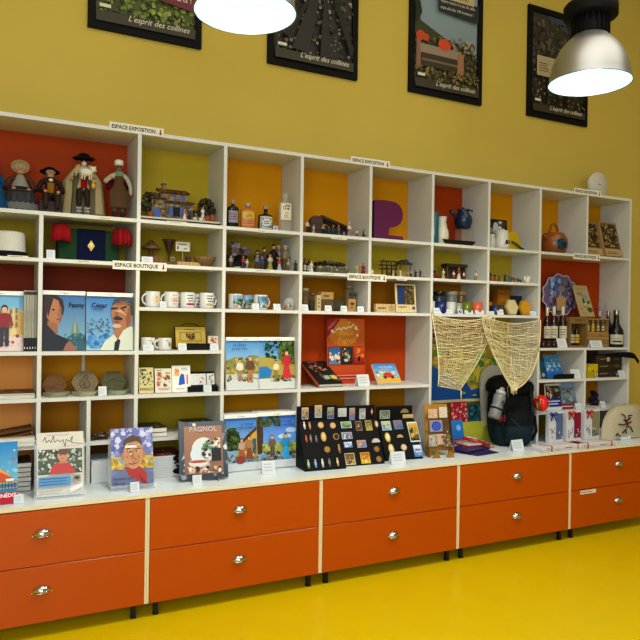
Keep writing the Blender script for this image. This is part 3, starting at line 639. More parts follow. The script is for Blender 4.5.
# ---- level 3-5: large comics
hdr = lambda: [('r', 0, .93, 1, 1, '#e4e2da'), ('t', 'M. Pagnol', .5, .95, .025, '#55524c', .25, 'c', .3)]
face = '#a9714c'
FANNY = [sky('#2a5f9e', '#7fa9bd'), ('p', [(.5, 0), (1, 0), (1, .25), (.85, .32), (.7, .28), (.55, .2)], '#2f5d6b'), ('n', .5, .02, 1, .28, ['#3f7480', '#294f5c', '#5d8c8c'], 40, .03, 4), ('p', [(.66, .28), (.74, .5), (.76, .62), (.78, .5), (.88, .28)], '#6f8277'), ('p', [(.72, .3), (.755, .55), (.78, .3)], '#9aa58e'),
    ('p', [(.0, .9), (.1, .96), (.3, .95), (.46, .85), (.5, .7), (.45, .6), (.05, .3), (0, .3)], '#2a1c18'), ('p', [(.12, .8), (.2, .88), (.36, .84), (.44, .7), (.44, .52), (.36, .42), (.22, .44), (.1, .55)], face), ('p', [(.12, .5), (.34, .44), (.36, .3), (.1, .25)], '#95603f'), ('p', [(.1, .7), (.14, .86), (.26, .9), (.2, .75), (.13, .55)], '#2a1c18'),
    ('e', .25, .68, .035, .014, '#1d120e'), ('e', .4, .665, .03, .014, '#1d120e'), ('e', .37, .52, .05, .014, '#7d3228'), ('p', [(.36, .66), (.4, .57), (.35, .565)], '#8a5638'), ('p', [(.0, .38), (.12, .42), (.3, .28), (.55, .2), (.75, .0), (0, 0)], '#22222a'), ('p', [(.48, .0), (.55, .12), (.64, .16), (.82, .0)], '#95604a'), ('p', [(.36, .84), (.44, .7), (.44, .52), (.38, .44), (.4, .6), (.38, .72)], '#8f5c3c'), ('p', [(.46, .86), (.5, .72), (.47, .58), (.44, .62), (.45, .74)], '#38251d'), ('l', [(.1, .92), (.06, .7), (.1, .5)], .004, '#4a332a'), ('l', [(.2, .93), (.13, .8), (.12, .62)], .004, '#4a332a'), ('l', [(.3, .93), (.42, .85), (.46, .75)], .004, '#4a332a'), ('t', '*Fanny', .98, .73, .08, '#0c1a3c', .5, 'r')]+hdr()
CESAR = [sky('#2b6fb4', '#8fb8cf'), ('n', .02, .3, .5, .55, ['#3a5f84', '#5d82a0', '#2c4a70', '#7897ac'], 70, .025, 9), ('n', .0, .05, .6, .3, ['#3d83c4', '#5c9bd0', '#2d6cab'], 40, .05, 10),
    ('p', [(.28, 0), (.4, .17), (.62, .3), (.95, .42), (1, .4), (1, 0)], '#c9cfc0'), ('p', [(.58, .28), (.66, .18), (.78, .34), (.78, .45), (.6, .4)], '#a36e50'), ('p', [(.56, .8), (.6, .86), (.8, .9), (.96, .84), (1, .66), (.95, .45), (.8, .35), (.64, .38), (.56, .5), (.52, .66)], '#a8704e'), ('p', [(.54, .78), (.58, .88), (.78, .94), (.98, .88), (1, .62), (.94, .6), (.92, .78), (.75, .83), (.6, .8)], '#4a4541'),
    ('p', [(.52, .74), (.66, .75), (.66, .72), (.53, .7)], '#2c241f'), ('p', [(.72, .74), (.86, .78), (.86, .75), (.72, .71)], '#2c241f'), ('e', .61, .68, .03, .012, '#1b120e'), ('e', .78, .7, .03, .012, '#1b120e'), ('p', [(.64, .72), (.58, .58), (.68, .57)], '#8f5a3e'), ('p', [(.56, .56), (.66, .6), (.78, .55), (.74, .52), (.6, .52)], '#332c28'), ('e', .64, .49, .06, .014, '#7a3f34'), ('e', .64, .42, .1, .035, '#c0a890'),
    ('p', [(.6, .14), (.68, .2), (.72, .17), (.68, .0), (.58, 0)], '#25262a'), ('p', [(.6, .82), (.9, .84), (.88, .8), (.62, .79)], '#8f5e40'), ('p', [(.9, .76), (.95, .5), (.86, .4), (.84, .55)], '#8a583c'), ('l', [(.62, .8), (.9, .88)], .005, '#6b655e'), ('l', [(.7, .86), (.97, .8)], .005, '#6b655e'), ('p', [(.56, .68), (.74, .71), (.86, .6), (.7, .66)], '#c99a78'), ('t', '*César', .1, .74, .08, '#12204a', .4, 'l'), ('lines', .14, .69, .4, .73, 1, '#2b4470')]+hdr()
WALK = [sky('#5aa0cc', '#b9d4dc'), ('p', [(.3, .6), (.75, .72), (.95, .66), (1, .1), (.3, .15)], '#d6c08a'), ('p', [(.8, .7), (1, .62), (1, .1), (.84, .1)], '#c7a052'), ('r', 0, 0, 1, .24, '#d8c2bc'), ('n', 0, .05, 1, .28, ['#a8584c', '#cfa79c', '#7d3d38', '#e0d2c8'], 60, .03, 12)]
for ix in range(5):
    for iy in range(3): WALK.append(('r', .4+.1*ix, .32+.12*iy+.02*ix, .44+.1*ix, .4+.12*iy+.02*ix, '#77705c'))
WALK += [('fig', .6, .08, .7, '#8a1d22', '#33323c', '#1b1512')]+hdr()
gc = 'large comic albums on the left shelf'
book((-0.666, 0.05, 1.3078, 0.2528, 0.2984), 'comic_album', 'comic album with a walking man in red shirt, at the left edge', WALK, tilt=4)
for k in range(5):
    b = (-0.5192, 0.06, 1.3078, 0.0515, 0.2988); X = b[0]-b[3]/2-.003+k*.0123
    o = thing('comic_album', 'pale album spine, %s of the five beside the left divider' % ORD[k], 'book', (X, .03, S(5)), group='row of album spines')
    MB().box(-.0055, .0055, 0, .2, 0, .305, '#9a9788').art([('r', 0, 0, 1, .22, '#141414'), ('r', 0, .93, 1, .98, '#2a2a2a'), ('r', .3, .04, .7, .07, '#cfcfc5'), ('lines', .45, .3, .6, .85, 1, '#6b675c')], .011, .305, y=-.0004).build('cover', PRINT, o)
    MB().box(-.0043, .0043, .2, .2005, .003, .302, '#ddd6c6').build('pages', PAPER, o)
book((-0.3604, 0.05, 1.3078, 0.2087, 0.3085), 'comic_album', 'blue comic album with a dark haired woman in profile', FANNY, t=.014, tilt=4)
book((-0.1321, 0.04, 1.3078, 0.2392, 0.3053), 'comic_album', 'blue comic album with a grey moustached man in a tie', CESAR, t=.02, tilt=4)
# ---- level 5-6: hex stones
hexg = 'decorated hexagonal tiles'
def hexstone(b, label, col, art, lean=14):
    X, Y, Z, w, h = b; r = w/2; t = thing('hexagonal_tile', label, 'tile', (X, Y, Z+r*.866+.004), (-R(lean), 0, 0))
    MB().prism(hexp(r), 0, .016, col).build('stone', STONE, t)
    m = MB(); m.lay = 1; m.art(art, 2*r, 2*r, Matrix.Translation((0, 0, -r)), -.0004); m.build('drawing', PAINT, t)
ln = '#2c2419'
hexstone((-0.3988, 0.09, 1.0728, 0.1213, 0.1337), 'brown hexagonal tile with mountain outline, left of three', '#6b4a2c', [('l', [(.08, .4), (.25, .46), (.45, .4), (.6, .52), (.75, .48), (.92, .56)], .004, ln), ('l', [(.1, .33), (.4, .36), (.6, .34)], .003, ln)])
hexstone((-0.2478, 0.09, 1.0728, 0.1413, 0.1412), 'grey beige hexagonal tile with a seated figure drawing', '#75684f', [('l', [(.35, .3), (.3, .45), (.38, .58), (.45, .68), (.5, .76), (.58, .76), (.6, .68), (.54, .62), (.5, .66)], .005, ln), ('l', [(.54, .62), (.64, .5), (.66, .36), (.55, .28), (.35, .3)], .005, ln), ('l', [(.42, .56), (.52, .46), (.5, .34), (.58, .3)], .005, ln), ('l', [(.38, .4), (.46, .46), (.44, .3)], .005, ln)])
hexstone((-0.1015, 0.09, 1.0728, 0.1361, 0.1385), 'green grey hexagonal tile with mountain ridge outline', '#54553a', [('l', [(.05, .5), (.3, .5), (.42, .58), (.5, .66), (.58, .57), (.75, .53), (.95, .5)], .004, ln)])
for k, (b, l, cl) in enumerate([((-0.3902, 0.045, 1.0728, 0.1347, 0.0341), 'left', '#8a8a70'), ((-0.2463, 0.04, 1.0728, 0.1447, 0.0298), 'middle', '#98967c'), ((-0.0954, 0.045, 1.0728, 0.1557, 0.0295), 'right', '#86907a')]):
    for j in range(2):
        o = MB().prism(hexp(b[3]/2), 0, .009, cl, rotm((0, 0, 0), R(90))).build('hexagonal_coaster', STONE, None, (b[0]+.004*j, b[1]+.045, b[2]+.001+.0095*j), (0, 0, .1*j)); tag(o, 'pale green stone hexagon lying flat, %s of the %s pile before the standing tiles' % (['lower', 'upper'][j], l), 'tile', 'flat hexagonal tiles')
price_card((-0.1698, 0.012, 1.0728, 0.048, 0.0509), 'white price card before the hexagonal tiles')
MB().box(-.008, .008, -.004, 0, -.11, 0, '#d8d2c0').build('trim_1', WHITE, None, (-0.2327, 0.283, 1.2723))['kind'] = 'structure'
PG = '#d3cfc6'
b = (-0.602, 0.02, 1.0728, 0.2169, 0.0438)
stack((b[0], .02, b[2], b[3], .2), 'booklet', lambda k: '%s white booklet of the left hexagon row stack' % ['bottom', 'second', 'top brown covered'][k], 3, .009, ['#cfc9bc', '#cfc9bc', '#5a3a20'], PG, group='stacked booklets', top=[('n', .02, .02, .98, .98, ['#7d5a35', '#3a2414', '#a37c4c'], 60, .06, 2)])
# ---- levels 6-8 left
b = (-0.5734, 0.015, 0.8378, 0.1597, 0.0488)
stack((-.595, -.01, b[2], .2, .2), 'paper_pad', lambda k: ['lower', 'upper'][k]+' white paper pad under the curled brown booklet', 2, .022, '#d4d1ca', '#dad8d2', group='white paper pads')
o = MB().grid(lambda u, v: ((u-.5)*.18, .18*v, .012+.025*u*u+.006*math.sin(3*u)), 12, 6, '#6b4526').grid(lambda u, v: ((u-.5)*.18, .18*v, .002+.02*u*u), 12, 6, '#b98b57').box(-.088, .086, 0.001, .178, .0005, .004, '#b98b57').build('curled_booklet', PAPER, None, (-.595, 0, b[2]+.0445)); tag(o, 'curled brown booklet on white paper pads behind the blue book', 'booklet')
b = (-0.1662, 0.02, 0.8378, 0.1065, 0.0539)
o = thing('folded_map', 'crumpled brown and black folded leaflet on the small left shelf', 'leaflet', (b[0], .03, b[2]+.001), R(8))
MB().grid(lambda u, v: ((u-.5)*.11, .13*v, .003+.012*abs(math.sin(4*u))+.004*v), 14, 6, '#4a331d').art([('n', .02, .02, .98, .98, ['#8a6a42', '#1d1510', '#c0b29a'], 40, .07, 3)], .11, .13, rotm((0, 0, .017), -R(90)), 0).build('leaflet', PAPER, o)
b = (-0.534, 0.0, 0.6162, 0.0733, 0.1367)
stack((-.575, -.012, CT, .13, .2), 'paperback', lambda k: 'white edged dark covered paperback, %s from bottom of the lower left stack' % ['lowest', 'second', 'third', 'fourth', 'fifth', 'sixth'][k], 6, .0235, '#2a1f1c', '#dcdad5', group='lower left paperback stack')
b = (-0.1726, 0.0, 0.6162, 0.1108, 0.1016)
stack((b[0]+.014, .02, CT, .126, .2), 'paperback', lambda k: 'thin white paperback, %s from bottom behind the watercolour book' % ['one', 'two', 'three', 'four', 'five', 'six', 'seven'][k], 7, .0165, ['#c9cfd4', '#d5d5d2'], '#dcdad5', group='stack behind the watercolour portrait book')
# ---- counter front, left
def acrylic_holder(b, label, t_deg, rz=0):
    X, Y, Z, w, h = b; o = thing('acrylic_stand', label, 'display stand', (X, Y, Z), rz, 'clear acrylic book stands'); s = math.tan(R(t_deg))
    m = MB(); m.box(-w/2, w/2, -.035, -.033, 0, .028, '#dfe6ea').box(-w/2, w/2, -.033, .11, 0, .002, '#dfe6ea')
    M = rotm((0, .022, .002), -R(t_deg)); m.box(-w/2, w/2, 0, .002, 0, h, '#dfe6ea', M)
    for k in (-1, 1): m.prism([(0, 0), (.1, 0), (h*s+.02, h*.9)], -.001, .001, '#dfe6ea', rotm((k*w/2*.97, .02, .002), 0, 0, R(90)))
    m.build('clear_body', ACRYL, o); MB().tube([(-w/2, .022+h*s, h), (w/2, .022+h*s, h)], .0015, '#d9dcdc', 5).build('edge', METAL, o); return o
b = (-0.6661, -0.2302, 0.6162, 0.1658, 0.2801)
INED = [('r', 0, .18, 1, 1, '#7fc0dc', '#1f83c8'), ('n', .1, .4, 1, .7, ['#8fcbe2', '#a9d8e8', '#63aed2'], 20, .08, 3), ('r', .0, .18, 1, .36, '#3b7fa8'), ('r', 0, .32, 1, .35, '#c9a36b'), ('r', 0, .24, 1, .26, '#b8a080')]+[('r', .04+.08*k, .24, .06+.08*k, .34, '#2a4a6a') for k in range(12)]+[('p', [(.1, .36), (.5, .6), (.8, .46), (.8, .36)], '#d9a25a'), ('p', [(.3, .36), (.55, .52), (.9, .4), (.9, .36)], '#c7572e'), ('r', .7, .36, .9, .4, '#dfe6e6'), ('r', 0, 0, 1, .18, '#b81430'), ('t', '*INÉDIT', .97, .105, .06, '#f2e9e9', .62, 'r'), ('e', .45, .05, .09, .035, '#b08a3c'), ('t', 'x', .94, .84, .05, '#e8f4fa', .1, 'r'), ('t', 'O', .96, .68, .07, '#d8322a', .12, 'r')]
book(b, 'paperback_book', 'blue book with red banner at the far left counter edge', INED, t=.018, tilt=6, rz=R(4))
price_card((-0.579, -0.2408, 0.6162, 0.0488, 0.0417), 'white price card before the blue book with red banner')
b = (-0.3933, -0.1976, 0.6162, 0.2126, 0.2939)
MAG = [('r', 0, 0, 1, 1, '#cfcac2'), ('l', [(.12, .86), (.17, .93), (.2, .84), (.25, .88), (.3, .84), (.35, .95), (.37, .84), (.44, .88), (.5, .84), (.55, .88), (.6, .76), (.62, .88), (.7, .84), (.76, .93), (.74, .82), (.98, .8)], .0035, '#2a2826'), ('lines', .2, .93, .85, .98, 1, '#b9b0a6'), ('lines', .55, .76, .95, .79, 1, '#c9a09a'), ('r', .03, .34, .97, .73, '#54604e'), ('n', .03, .36, .97, .73, ['#8f9b8a', '#d0d4cc', '#384432', '#6d7b66', '#b8beb4'], 130, .035, 21), ('p', [(.25, .34), (.34, .48), (.5, .54), (.7, .5), (.82, .36), (.82, .34)], '#b8433f'), ('p', [(.46, .5), (.64, .5), (.6, .56), (.5, .56)], '#b27d5e'), ('e', .55, .62, .12, .09, '#c48f70'), ('e', .55, .68, .12, .045, '#6b4a36'), ('e', .5, .63, .014, .008, '#2a1a12'), ('e', .6, .63, .014, .008, '#2a1a12'), ('l', [(.5, .58), (.55, .57), (.6, .585)], .002, '#8a3d34'), ('r', .04, .15, .72, .3, '#5b93c4'), ('lines', .06, .16, .7, .29, 3, '#33628f'), ('r', .76, .2, .93, .31, '#9a948c'), ('e', .85, .26, .06, .03, '#4a4540'), ('p', [(.7, .02), (.97, .12), (.97, .18), (.7, .1)], '#e2dfda'), ('lines', .05, .02, .6, .1, 2, '#aaa49c')]
acrylic_holder((b[0], b[1]+.012, CT, b[3]+.02, .27), 'clear acrylic stand holding the signature magazine', 14, R(-3))
book((b[0], b[1], CT+.005, b[3], b[4]), 'magazine', 'white magazine with signature title and smiling boy in red', MAG, t=.008, tilt=14, rz=R(-3), cat='magazine')
b = (-0.047, -0.1816, 0.6162, 0.2096, 0.2892)
WATER = [('r', 0, 0, 1, 1, '#7d86b8', '#6b74b4'), ('n', 0, .5, 1, 1, ['#8a93c8', '#5a62a8', '#a8aed4', '#c9cce2'], 60, .07, 31), ('r', 0, .3, 1, .52, '#c9a94a'), ('n', 0, .3, 1, .5, ['#d9c06a', '#a08a3a', '#c7b878', '#8a9ab8'], 40, .06, 32), ('p', [(0, .0), (0, .18), (.25, .3), (.75, .3), (1, .2), (1, 0)], '#6a7494'), ('p', [(.3, .34), (.68, .34), (.85, .2), (.8, .04), (.6, .1), (.4, .2)], '#a83a34'), ('p', [(.62, .22), (.9, .02), (.75, .02)], '#8f2a2c'), ('e', .52, .56, .24, .26, '#c08d68'), ('p', [(.27, .62), (.3, .8), (.48, .88), (.68, .84), (.78, .64), (.74, .7), (.6, .77), (.36, .74)], '#5a4a40'), ('e', .27, .52, .035, .06, '#b07d58'), ('e', .77, .54, .035, .06, '#b07d58'), ('p', [(.5, .6), (.46, .46), (.58, .46)], '#a87450'), ('e', .42, .6, .05, .015, '#3a2a20'), ('e', .63, .6, .05, .015, '#3a2a20'), ('l', [(.36, .64), (.48, .645)], .004, '#4a382c'), ('l', [(.57, .645), (.7, .64)], .004, '#4a382c'), ('l', [(.4, .4), (.5, .38), (.63, .41)], .004, '#8a4038'), ('n', .35, .4, .7, .75, ['#cfa07a', '#a87450', '#d8b090'], 24, .03, 33), ('t', 'Raconte-moi', .05, .13, .045, '#232848', .5, 'l'), ('t', 'Marcel', .05, .05, .05, '#232848', .4, 'l'), ('r', .32, .66, .6, .7, '#d9dce4')]
acrylic_holder((b[0], b[1]+.012, CT, b[3]+.015, .26), 'clear acrylic stand holding the watercolour portrait book', 12, R(-2))
book((b[0], b[1], CT+.005, b[3], b[4]), 'paperback_book', 'book with watercolour portrait of a man in red scarf', WATER, t=.03, tilt=12, rz=R(-2))
price_card((-0.0486, -0.2455, 0.6162, 0.0516, 0.0499), 'white price card before the watercolour portrait book')
b = (0.3339, -0.1617, 0.6162, 0.26, 0.2946)
PAG = [('r', 0, 0, 1, 1, '#3a4048', '#5a6470'), ('n', 0, 0, 1, 1, ['#cfd4d8', '#8a929a', '#4a5058', '#7d858d'], 60, .05, 41), ('r', .1, .08, .9, .92, '#8a6450', '#a37a64'), ('e', .5, .5, .25, .22, '#cfd2d4'), ('p', [(.2, .2), (.3, .4), (.6, .36), (.62, .2)], '#b8b4b0'), ('e', .38, .42, .16, .14, '#c9d4de'), ('e', .38, .28, .2, .07, '#d8cfc8'), ('e', .38, .3, .19, .025, '#a84a48'), ('n', .45, .35, .85, .7, ['#4a8a6a', '#d0ccc0', '#3a3a40', '#e0d8d0', '#6a4a3a'], 50, .05, 42), ('r', .66, .3, .86, .52, '#2a2c30'), ('n', .15, .1, .85, .22, ['#c9a888', '#2c2620', '#e0d4c8'], 30, .05, 43), ('t', 'PAGNOL', .5, .82, .09, '#c9c4cc', .78)]
t = thing('wire_easel', 'wire easel holding the large book with silver edges', 'display stand', (b[0], b[1], CT), R(-6))
for s in (-1, 1): frame_wires(t, [(s*.07, -.03, .02), (s*.07, -.035, .003), (s*.07, .0, .003), (s*.07, .14, .003), (s*.05, .112, .2), (0, .105, .23)], .002)
frame_wires(t, [(-.07, .0, .003), (.07, .0, .003)], .002)
book((b[0], b[1], CT+.0065, b[3], b[4]), 'hardback_book', 'large hardback book with big capital title and silver border', PAG, t=.022, tilt=15, rz=R(-6), cover='#4a5058')
price_card((0.2757, -0.2314, 0.6162, 0.0564, 0.0523), 'white price card before the large capital titled book')
b = (0.231, -0.0685, 0.6162, 0.033, 0.1299)
# ================================================================== unit 1, left column
def shutter_pair(par, x, y, z, w, h):
    for s in (-1, 1): MB().box(x+s*w*.75-w*.25, x+s*w*.75+w*.25, y-.004, y-.0005, z, z+h, '#4a5e9a').build('shutter', PAINT, par)
    MB().box(x-w*.48, x+w*.48, y-.002, y-.0003, z, z+h, '#171a22').build('window_opening', PAINT, par)
b = (0.2479, 0.03, 2.0128, 0.4615, 0.2044); X, Y, Z, w, h = b; X = .2405
t = thing('miniature_house', 'miniature stone farmhouse with blue shutters on a long base', 'model house', (X, Y, Z))
w -= .014; MB().box(-w/2, w/2, 0, .15, 0, .012, '#20271f').box(-w/2, w/2, 0.0, .15, .012, .022, '#b8ad95').build('base', PAINT, t)
ROOF = '#5f3320'; ST = '#8d7b60'
def stonebox(x0, x1, y0, y1, z0, z1, nm='wall'):
    m = MB().box(x0, x1, y0, y1, z0, z1, '#6f6149'); g = random.Random(int(x0*9999)); nz = int((z1-z0)/.012)
    for k in range(nz):
        x = x0; 
        while x < x1-.004:
            l = min(g.uniform(.012, .024), x1-x); m.box(x+.001, x+l-.001, y0-.0025, y0, z0+k*.012+.001, z0+k*.012+.011, g.choice(['#7d6e54', '#6a5b45', '#8a7b60', '#5c4f3b', '#958768'])); x += l
    return m.build(nm, STONE, t)
hx = -.02
stonebox(-.08, .075, .04, .12, .022, .115); stonebox(-.105, .05, .06, .13, .115, .17)
stonebox(-.155, -.08, .05, .13, .022, .13); stonebox(.09, .2, .06, .1, .022, .075)
def roof(x0, x1, y0, y1, z, dz, ov=.008):
    m = MB(); n = int((x1-x0)/.012)
    for k in range(n):
        xa = x0-ov+(x1-x0+2*ov)*k/n; xb = xa+(x1-x0+2*ov)/n
        m.tube([((xa+xb)/2, y0-ov, z), ((xa+xb)/2, y1+ov, z+dz)], (xb-xa)*.55, rng.choice([ROOF, '#6b3f28', '#4f2a1a']), 6)
    m.build('roof', PAINT, t)
roof(-.08, .075, .036, .08, .116, .012); roof(-.105, .05, .056, .13, .172, .026); roof(-.155, -.08, .046, .13, .132, .02); roof(.09, .2, .055, .1, .078, .008)
MB().box(-.085, -.065, .1, .12, .19, .222, '#7d6a50').box(-.088, -.062, .097, .123, .222, .228, ROOF).build('chimney', STONE, t)
shutter_pair(t, -.0, .06, .128, .03, .034); shutter_pair(t, -.02, .0375, .04, .04, .05); MB().box(-.145, -.11, .044, .0475, .022, .075, '#4a5e9a').build('door', PAINT, t)
MB().add([(.11+.035*1-.035*math.cos(R(180*k/10)), .0562, .022+.04*math.sin(R(180*k/10))) for k in range(11)], [tuple(range(11))], '#0f0d0b').build('arch_opening', PAINT, t)
tree(t, -.15, .08, .022, .15, .056, ['#2a2a18', '#3a3822', '#1d1d12', '#474228'], 4, 90); tree(t, .155, .06, .022, .14, .054, ['#2a2a18', '#3a3822', '#1d1d12', '#474228'], 5, 90)
for x in (-.17, .18, .15): MB().lathe([(.013, .022), (.018, .045), (.02, .047), (.016, .047)], '#a0522c', x, .012, 0, 12).build('flower_pot', CERAM, t)
m = MB()
for k, (x, cl) in enumerate([(.08, '#b5ada0'), (.115, '#c9c2b4'), (.14, '#a59a88'), (.16, '#8d5a3a')]): m.box(x-.012, x+.012, .008, .026, .022, .04, cl, bev=.004)
m.build('garden_furniture', PAINT, t)
santon((X+.02, Y+.012, Z+.023, .03, .062), '#b06a4a', '#c9bcae', None, 'tiny figurine in pink with white skirt before the miniature house', 'tiny figurines of the farmhouse', skirt=True)
santon((X+.048, Y+.012, Z+.023, .03, .064), '#2d3c7a', '#2a2320', None, 'tiny figurine in blue jacket before the miniature house', 'tiny figurines of the farmhouse')
santon((X+.13, Y+.03, Z+.041, .02, .045), '#cfc9bb', '#b9b2a4', None, 'tiny white figurine by the arch of the miniature house', 'tiny figurines of the farmhouse', skirt=True)

# wooden carvings
WD = ['#6b4723', '#7d5630', '#8a6238']
def wood(m, name, loc, label, cat='wood carving', rz=0): return tag(m.build(name, WOODM, None, loc, (0, 0, rz)), label, cat)
b = (0.1384, 0.12, 1.7778, 0.1956, 0.0919); X, Y, Z, w, h = b
m = MB(); m.prism([(-.1, 0), (.1, 0), (.1, .012), (.03, .028), (-.02, .052), (-.06, .05), (-.1, .03)], 0, .07, WD[0])
wood(m, 'driftwood', (X, Y, Z), 'brown driftwood wedge lying behind the small white card')
b = (0.1216, 0.14, 1.7778, 0.0782, 0.1599); m = MB().lathe([(.016, 0), (.012, .01), (.012, .1), (.05, .1), (.052, .106), (.018, .135), (.008, .15), (.001, .151)], WD[1], n=18)
wood(m, 'wooden_mushroom', (b[0], .225, S(3)), 'small carved wooden parasol shape rising behind the driftwood')
m = MB().lathe([(.002, 0), (.006, .02), (.03, .09), (.04, .104), (.036, .104), (.001, .06)], '#4a2f16', n=16).lathe([(.02, -.055), (.004, -.05), (.004, .002)], '#4a2f16', n=10)
p = (0.2217, 0.2, 1.7778, 0.0463, 0.173); wood(m, 'wooden_funnel', (p[0], .22, S(3)+.0555), 'dark wooden funnel on a thin stem right of the parasol shape')
b = (0.2955, 0.06, 1.7778, 0.1376, 0.029); m = MB().box(-b[3]/2, b[3]/2, 0, .06, 0, .024, '#a88a55', bev=.003)
plinth = wood(m, 'wooden_plinth', (b[0], b[1], b[2]), 'pale wooden plinth carrying the dark cube and card')
m = MB().box(-.014, .014, -.014, .014, 0, .03, '#3b1f14', bev=.002); wood(m, 'wooden_cube', (b[0]+.004, b[1]+.03, b[2]+.0245), 'small dark wooden cube on the pale plinth')
t = thing('card_holder', 'white rounded card on a thin stick behind the wooden cube', 'card holder', (b[0]-.01, b[1]+.1, S(3)))
MB().tube([(0, 0, 0), (0, 0, .1)], .0015, '#c9c2b0', 6).lathe([(.014, 0), (.014, .004), (.001, .005)], '#c9c2b0', n=12).build('stick', PAINT, t)
MB().box(-.042, .042, -.004, -.0015, .09, .145, '#d2ccb8', bev=.001).art([('lines', .15, .62, .8, .85, 1, '#4d463a'), ('r', .1, .2, .2, .5, '#4d463a'), ('lines', .55, .2, .8, .4, 1, '#4d463a')], .084, .055, Matrix.Translation((0, 0, .09)), -.0044).build('card', PAPER, t)
b = (0.4032, 0.08, 1.7778, 0.1305, 0.0659)
m = MB().lathe([(.02, 0), (.045, .012), (.06, .04), (.064, .06), (.058, .06), (.05, .035), (.001, .012)], '#6e4f26', n=26, sy=.7)
wood(m, 'wooden_bowl', (b[0]-.012, .08, S(3)), 'rough carved wooden bowl at the right of the carvings shelf', 'bowl')
price_card((0.0534, 0.015, 1.7778, 0.0696, 0.0399), 'white card leaning before the driftwood, left end of the carvings shelf')
for x, l in ((173, 'left'), (203, 'right')):
    p = (0.3155, 0.2, 1.905)
    m = MB()
    for k in range(9): a = k*.7; m.ell(.016*math.cos(a)*(.4+.07*k), 0, .05+.016*math.sin(a)*(.4+.07*k), .0035, .0035, .0035, '#c7c2b0', 6, 4)
    m.tube([(0, .004, 0), (0, .004, .06)], .0012, '#8a7a55', 5); m.lathe([(.012, 0), (.012, .003), (.001, .004)], '#8a7a55', n=10, cy=.004)
    m.build('dried_flower', PAINT, None, ((0.2418, 0.21, 1.9012)[0] if x == 173 else (0.4205, 0.21, 1.9125)[0], .21, S(3))); tag(bpy.context.scene.collection.objects[-1], 'dried white flower sprig, %s of the carvings card' % l, 'dried flower')

# mugs level 4
for (b, a, s, l, rz) in [((0.094, 0.06, 1.5428, 0.0819, 0.0861), [('e', .5, .5, .26, .4, '#b9a890'), ('e', .5, .5, .23, .36, '#d6d2c6'), ('e', .5, .5, .15, .26, '#c98a3a'), ('t', '1B', .5, .36, .3, '#e6e2d6', .2)], -1, 'white mug with a round golden crest, leftmost of the upper mug row', .35),
        ((0.1963, 0.06, 1.5428, 0.084, 0.0867), [('e', .5, .5, .3, .44, '#b9b2a8'), ('e', .5, .5, .28, .41, '#d6d2c6'), ('t', '1861', .5, .3, .4, '#a81e2a', .5), ('lines', .3, .78, .7, .86, 1, '#4a4a4a'), ('lines', .3, .14, .7, .22, 1, '#4a4a4a')], -1, 'white mug with red numerals in a ring, second in the upper mug row', .35),
        ((0.2882, 0.06, 1.5428, 0.0773, 0.0869), [('lines', .2, .78, .8, .95, 1, '#2b2a28'), ('lines', .2, .56, .82, .74, 1, '#2b2a28'), ('lines', .28, .36, .78, .52, 1, '#2b2a28'), ('r', .18, .1, .82, .26, '#a82a38')], 1, 'white mug with black text lines above a red bar', .3),
        ((0.3999, 0.06, 1.5428, 0.0882, 0.0876), [('lines', .2, .78, .8, .95, 1, '#2b2a28'), ('lines', .2, .56, .82, .74, 1, '#2b2a28'), ('lines', .28, .36, .78, .52, 1, '#2b2a28'), ('r', .18, .1, .82, .26, '#b59a5c')], 1, 'white mug with black text lines above a tan bar', .3)]:
    mug(b, l, a, rz, side=s)
for (b, l, rz) in [((0.2706, 0.2, 1.5428, 0.0762, 0.0817), 'mug standing behind the one with red numerals', .5), ((0.3894, 0.2, 1.5428, 0.0783, 0.0853), 'dark printed mug standing behind between the two text mugs', .3)]:
    mug(b, l, [('lines', .1, .1, .9, .9, 3, '#2b2a28')], rz)
price_card((0.1404, 0.008, 1.5428, 0.041, 0.0344), 'white price card between the two left mugs')
# level 5
LOGO = [('lines', .25, .8, .55, .9, 1, '#4a4a4a'), ('n', .5, .25, .8, .75, ['#a8685a', '#6b6b60', '#c9a08a'], 14, .06, 4)]
mug((0.0753, 0.07, 1.3078, 0.0654, 0.0687), 'white mug with small emblem behind a card, left end of the lower mug shelf', LOGO, .3, group='small emblem mugs', diam=.076)
mug((0.1638, 0.06, 1.3078, 0.0833, 0.0664), 'white mug with small red emblem right of the carded one', LOGO, .3, side=-1, group='small emblem mugs', diam=.076)
price_card((0.0652, 0.012, 1.3078, 0.0644, 0.0327), 'wide white price card before the left emblem mug')
b = (0.3256, 0.1, 1.3078, 0.1862, 0.1279); X, Y, Z, w, h = b
t = thing('tin_tray', 'gold tin tray with printed emblem standing in a black stand', 'tray', (X, Y, Z+.008), (-R(12), 0, 0))
MB().box(-w/2, w/2, 0, .01, 0, h, '#3a2d14', bev=.006).box(-w*.46, w*.46, -.002, .004, h*.04, h*.96, '#b5973a').art([('r', .03, .04, .97, .96, '#b3963c', '#c9ae58'), ('r', .16, .3, .84, .72, '#6b5a28'), ('r', .18, .33, .82, .69, '#b8a050'), ('n', .36, .36, .64, .66, ['#3a2d18', '#7a6430', '#8a4a2a'], 30, .05, 3), ('t', 'MARIUS', .5, .1, .14, '#2a2312', .6), ('lines', .3, .8, .7, .86, 1, '#6b5a28')], w, h, y=-.0025).build('tray', GLOSS, t)
MB().tube([(-.05, .0, h), (-.03, -.002, h+.012), (.03, -.002, h+.012), (.05, 0, h)], .003, '#5a4a1e', 6).build('handle', METAL, t)
t = thing('tray_stand', 'black stand under the gold tin tray', 'display stand', (X+.01, Y-.055, Z)); MB().box(-w*.46, w*.5, 0, .04, 0, .03, '#101010', bev=.003).box(-w*.46, w*.5, .0, .006, .03, .036, '#101010').build('stand_body', PAINT, t)
price_card((0.2525, 0.01, 1.3078, 0.0534, 0.0405), 'pale blue price card before the gold tray')
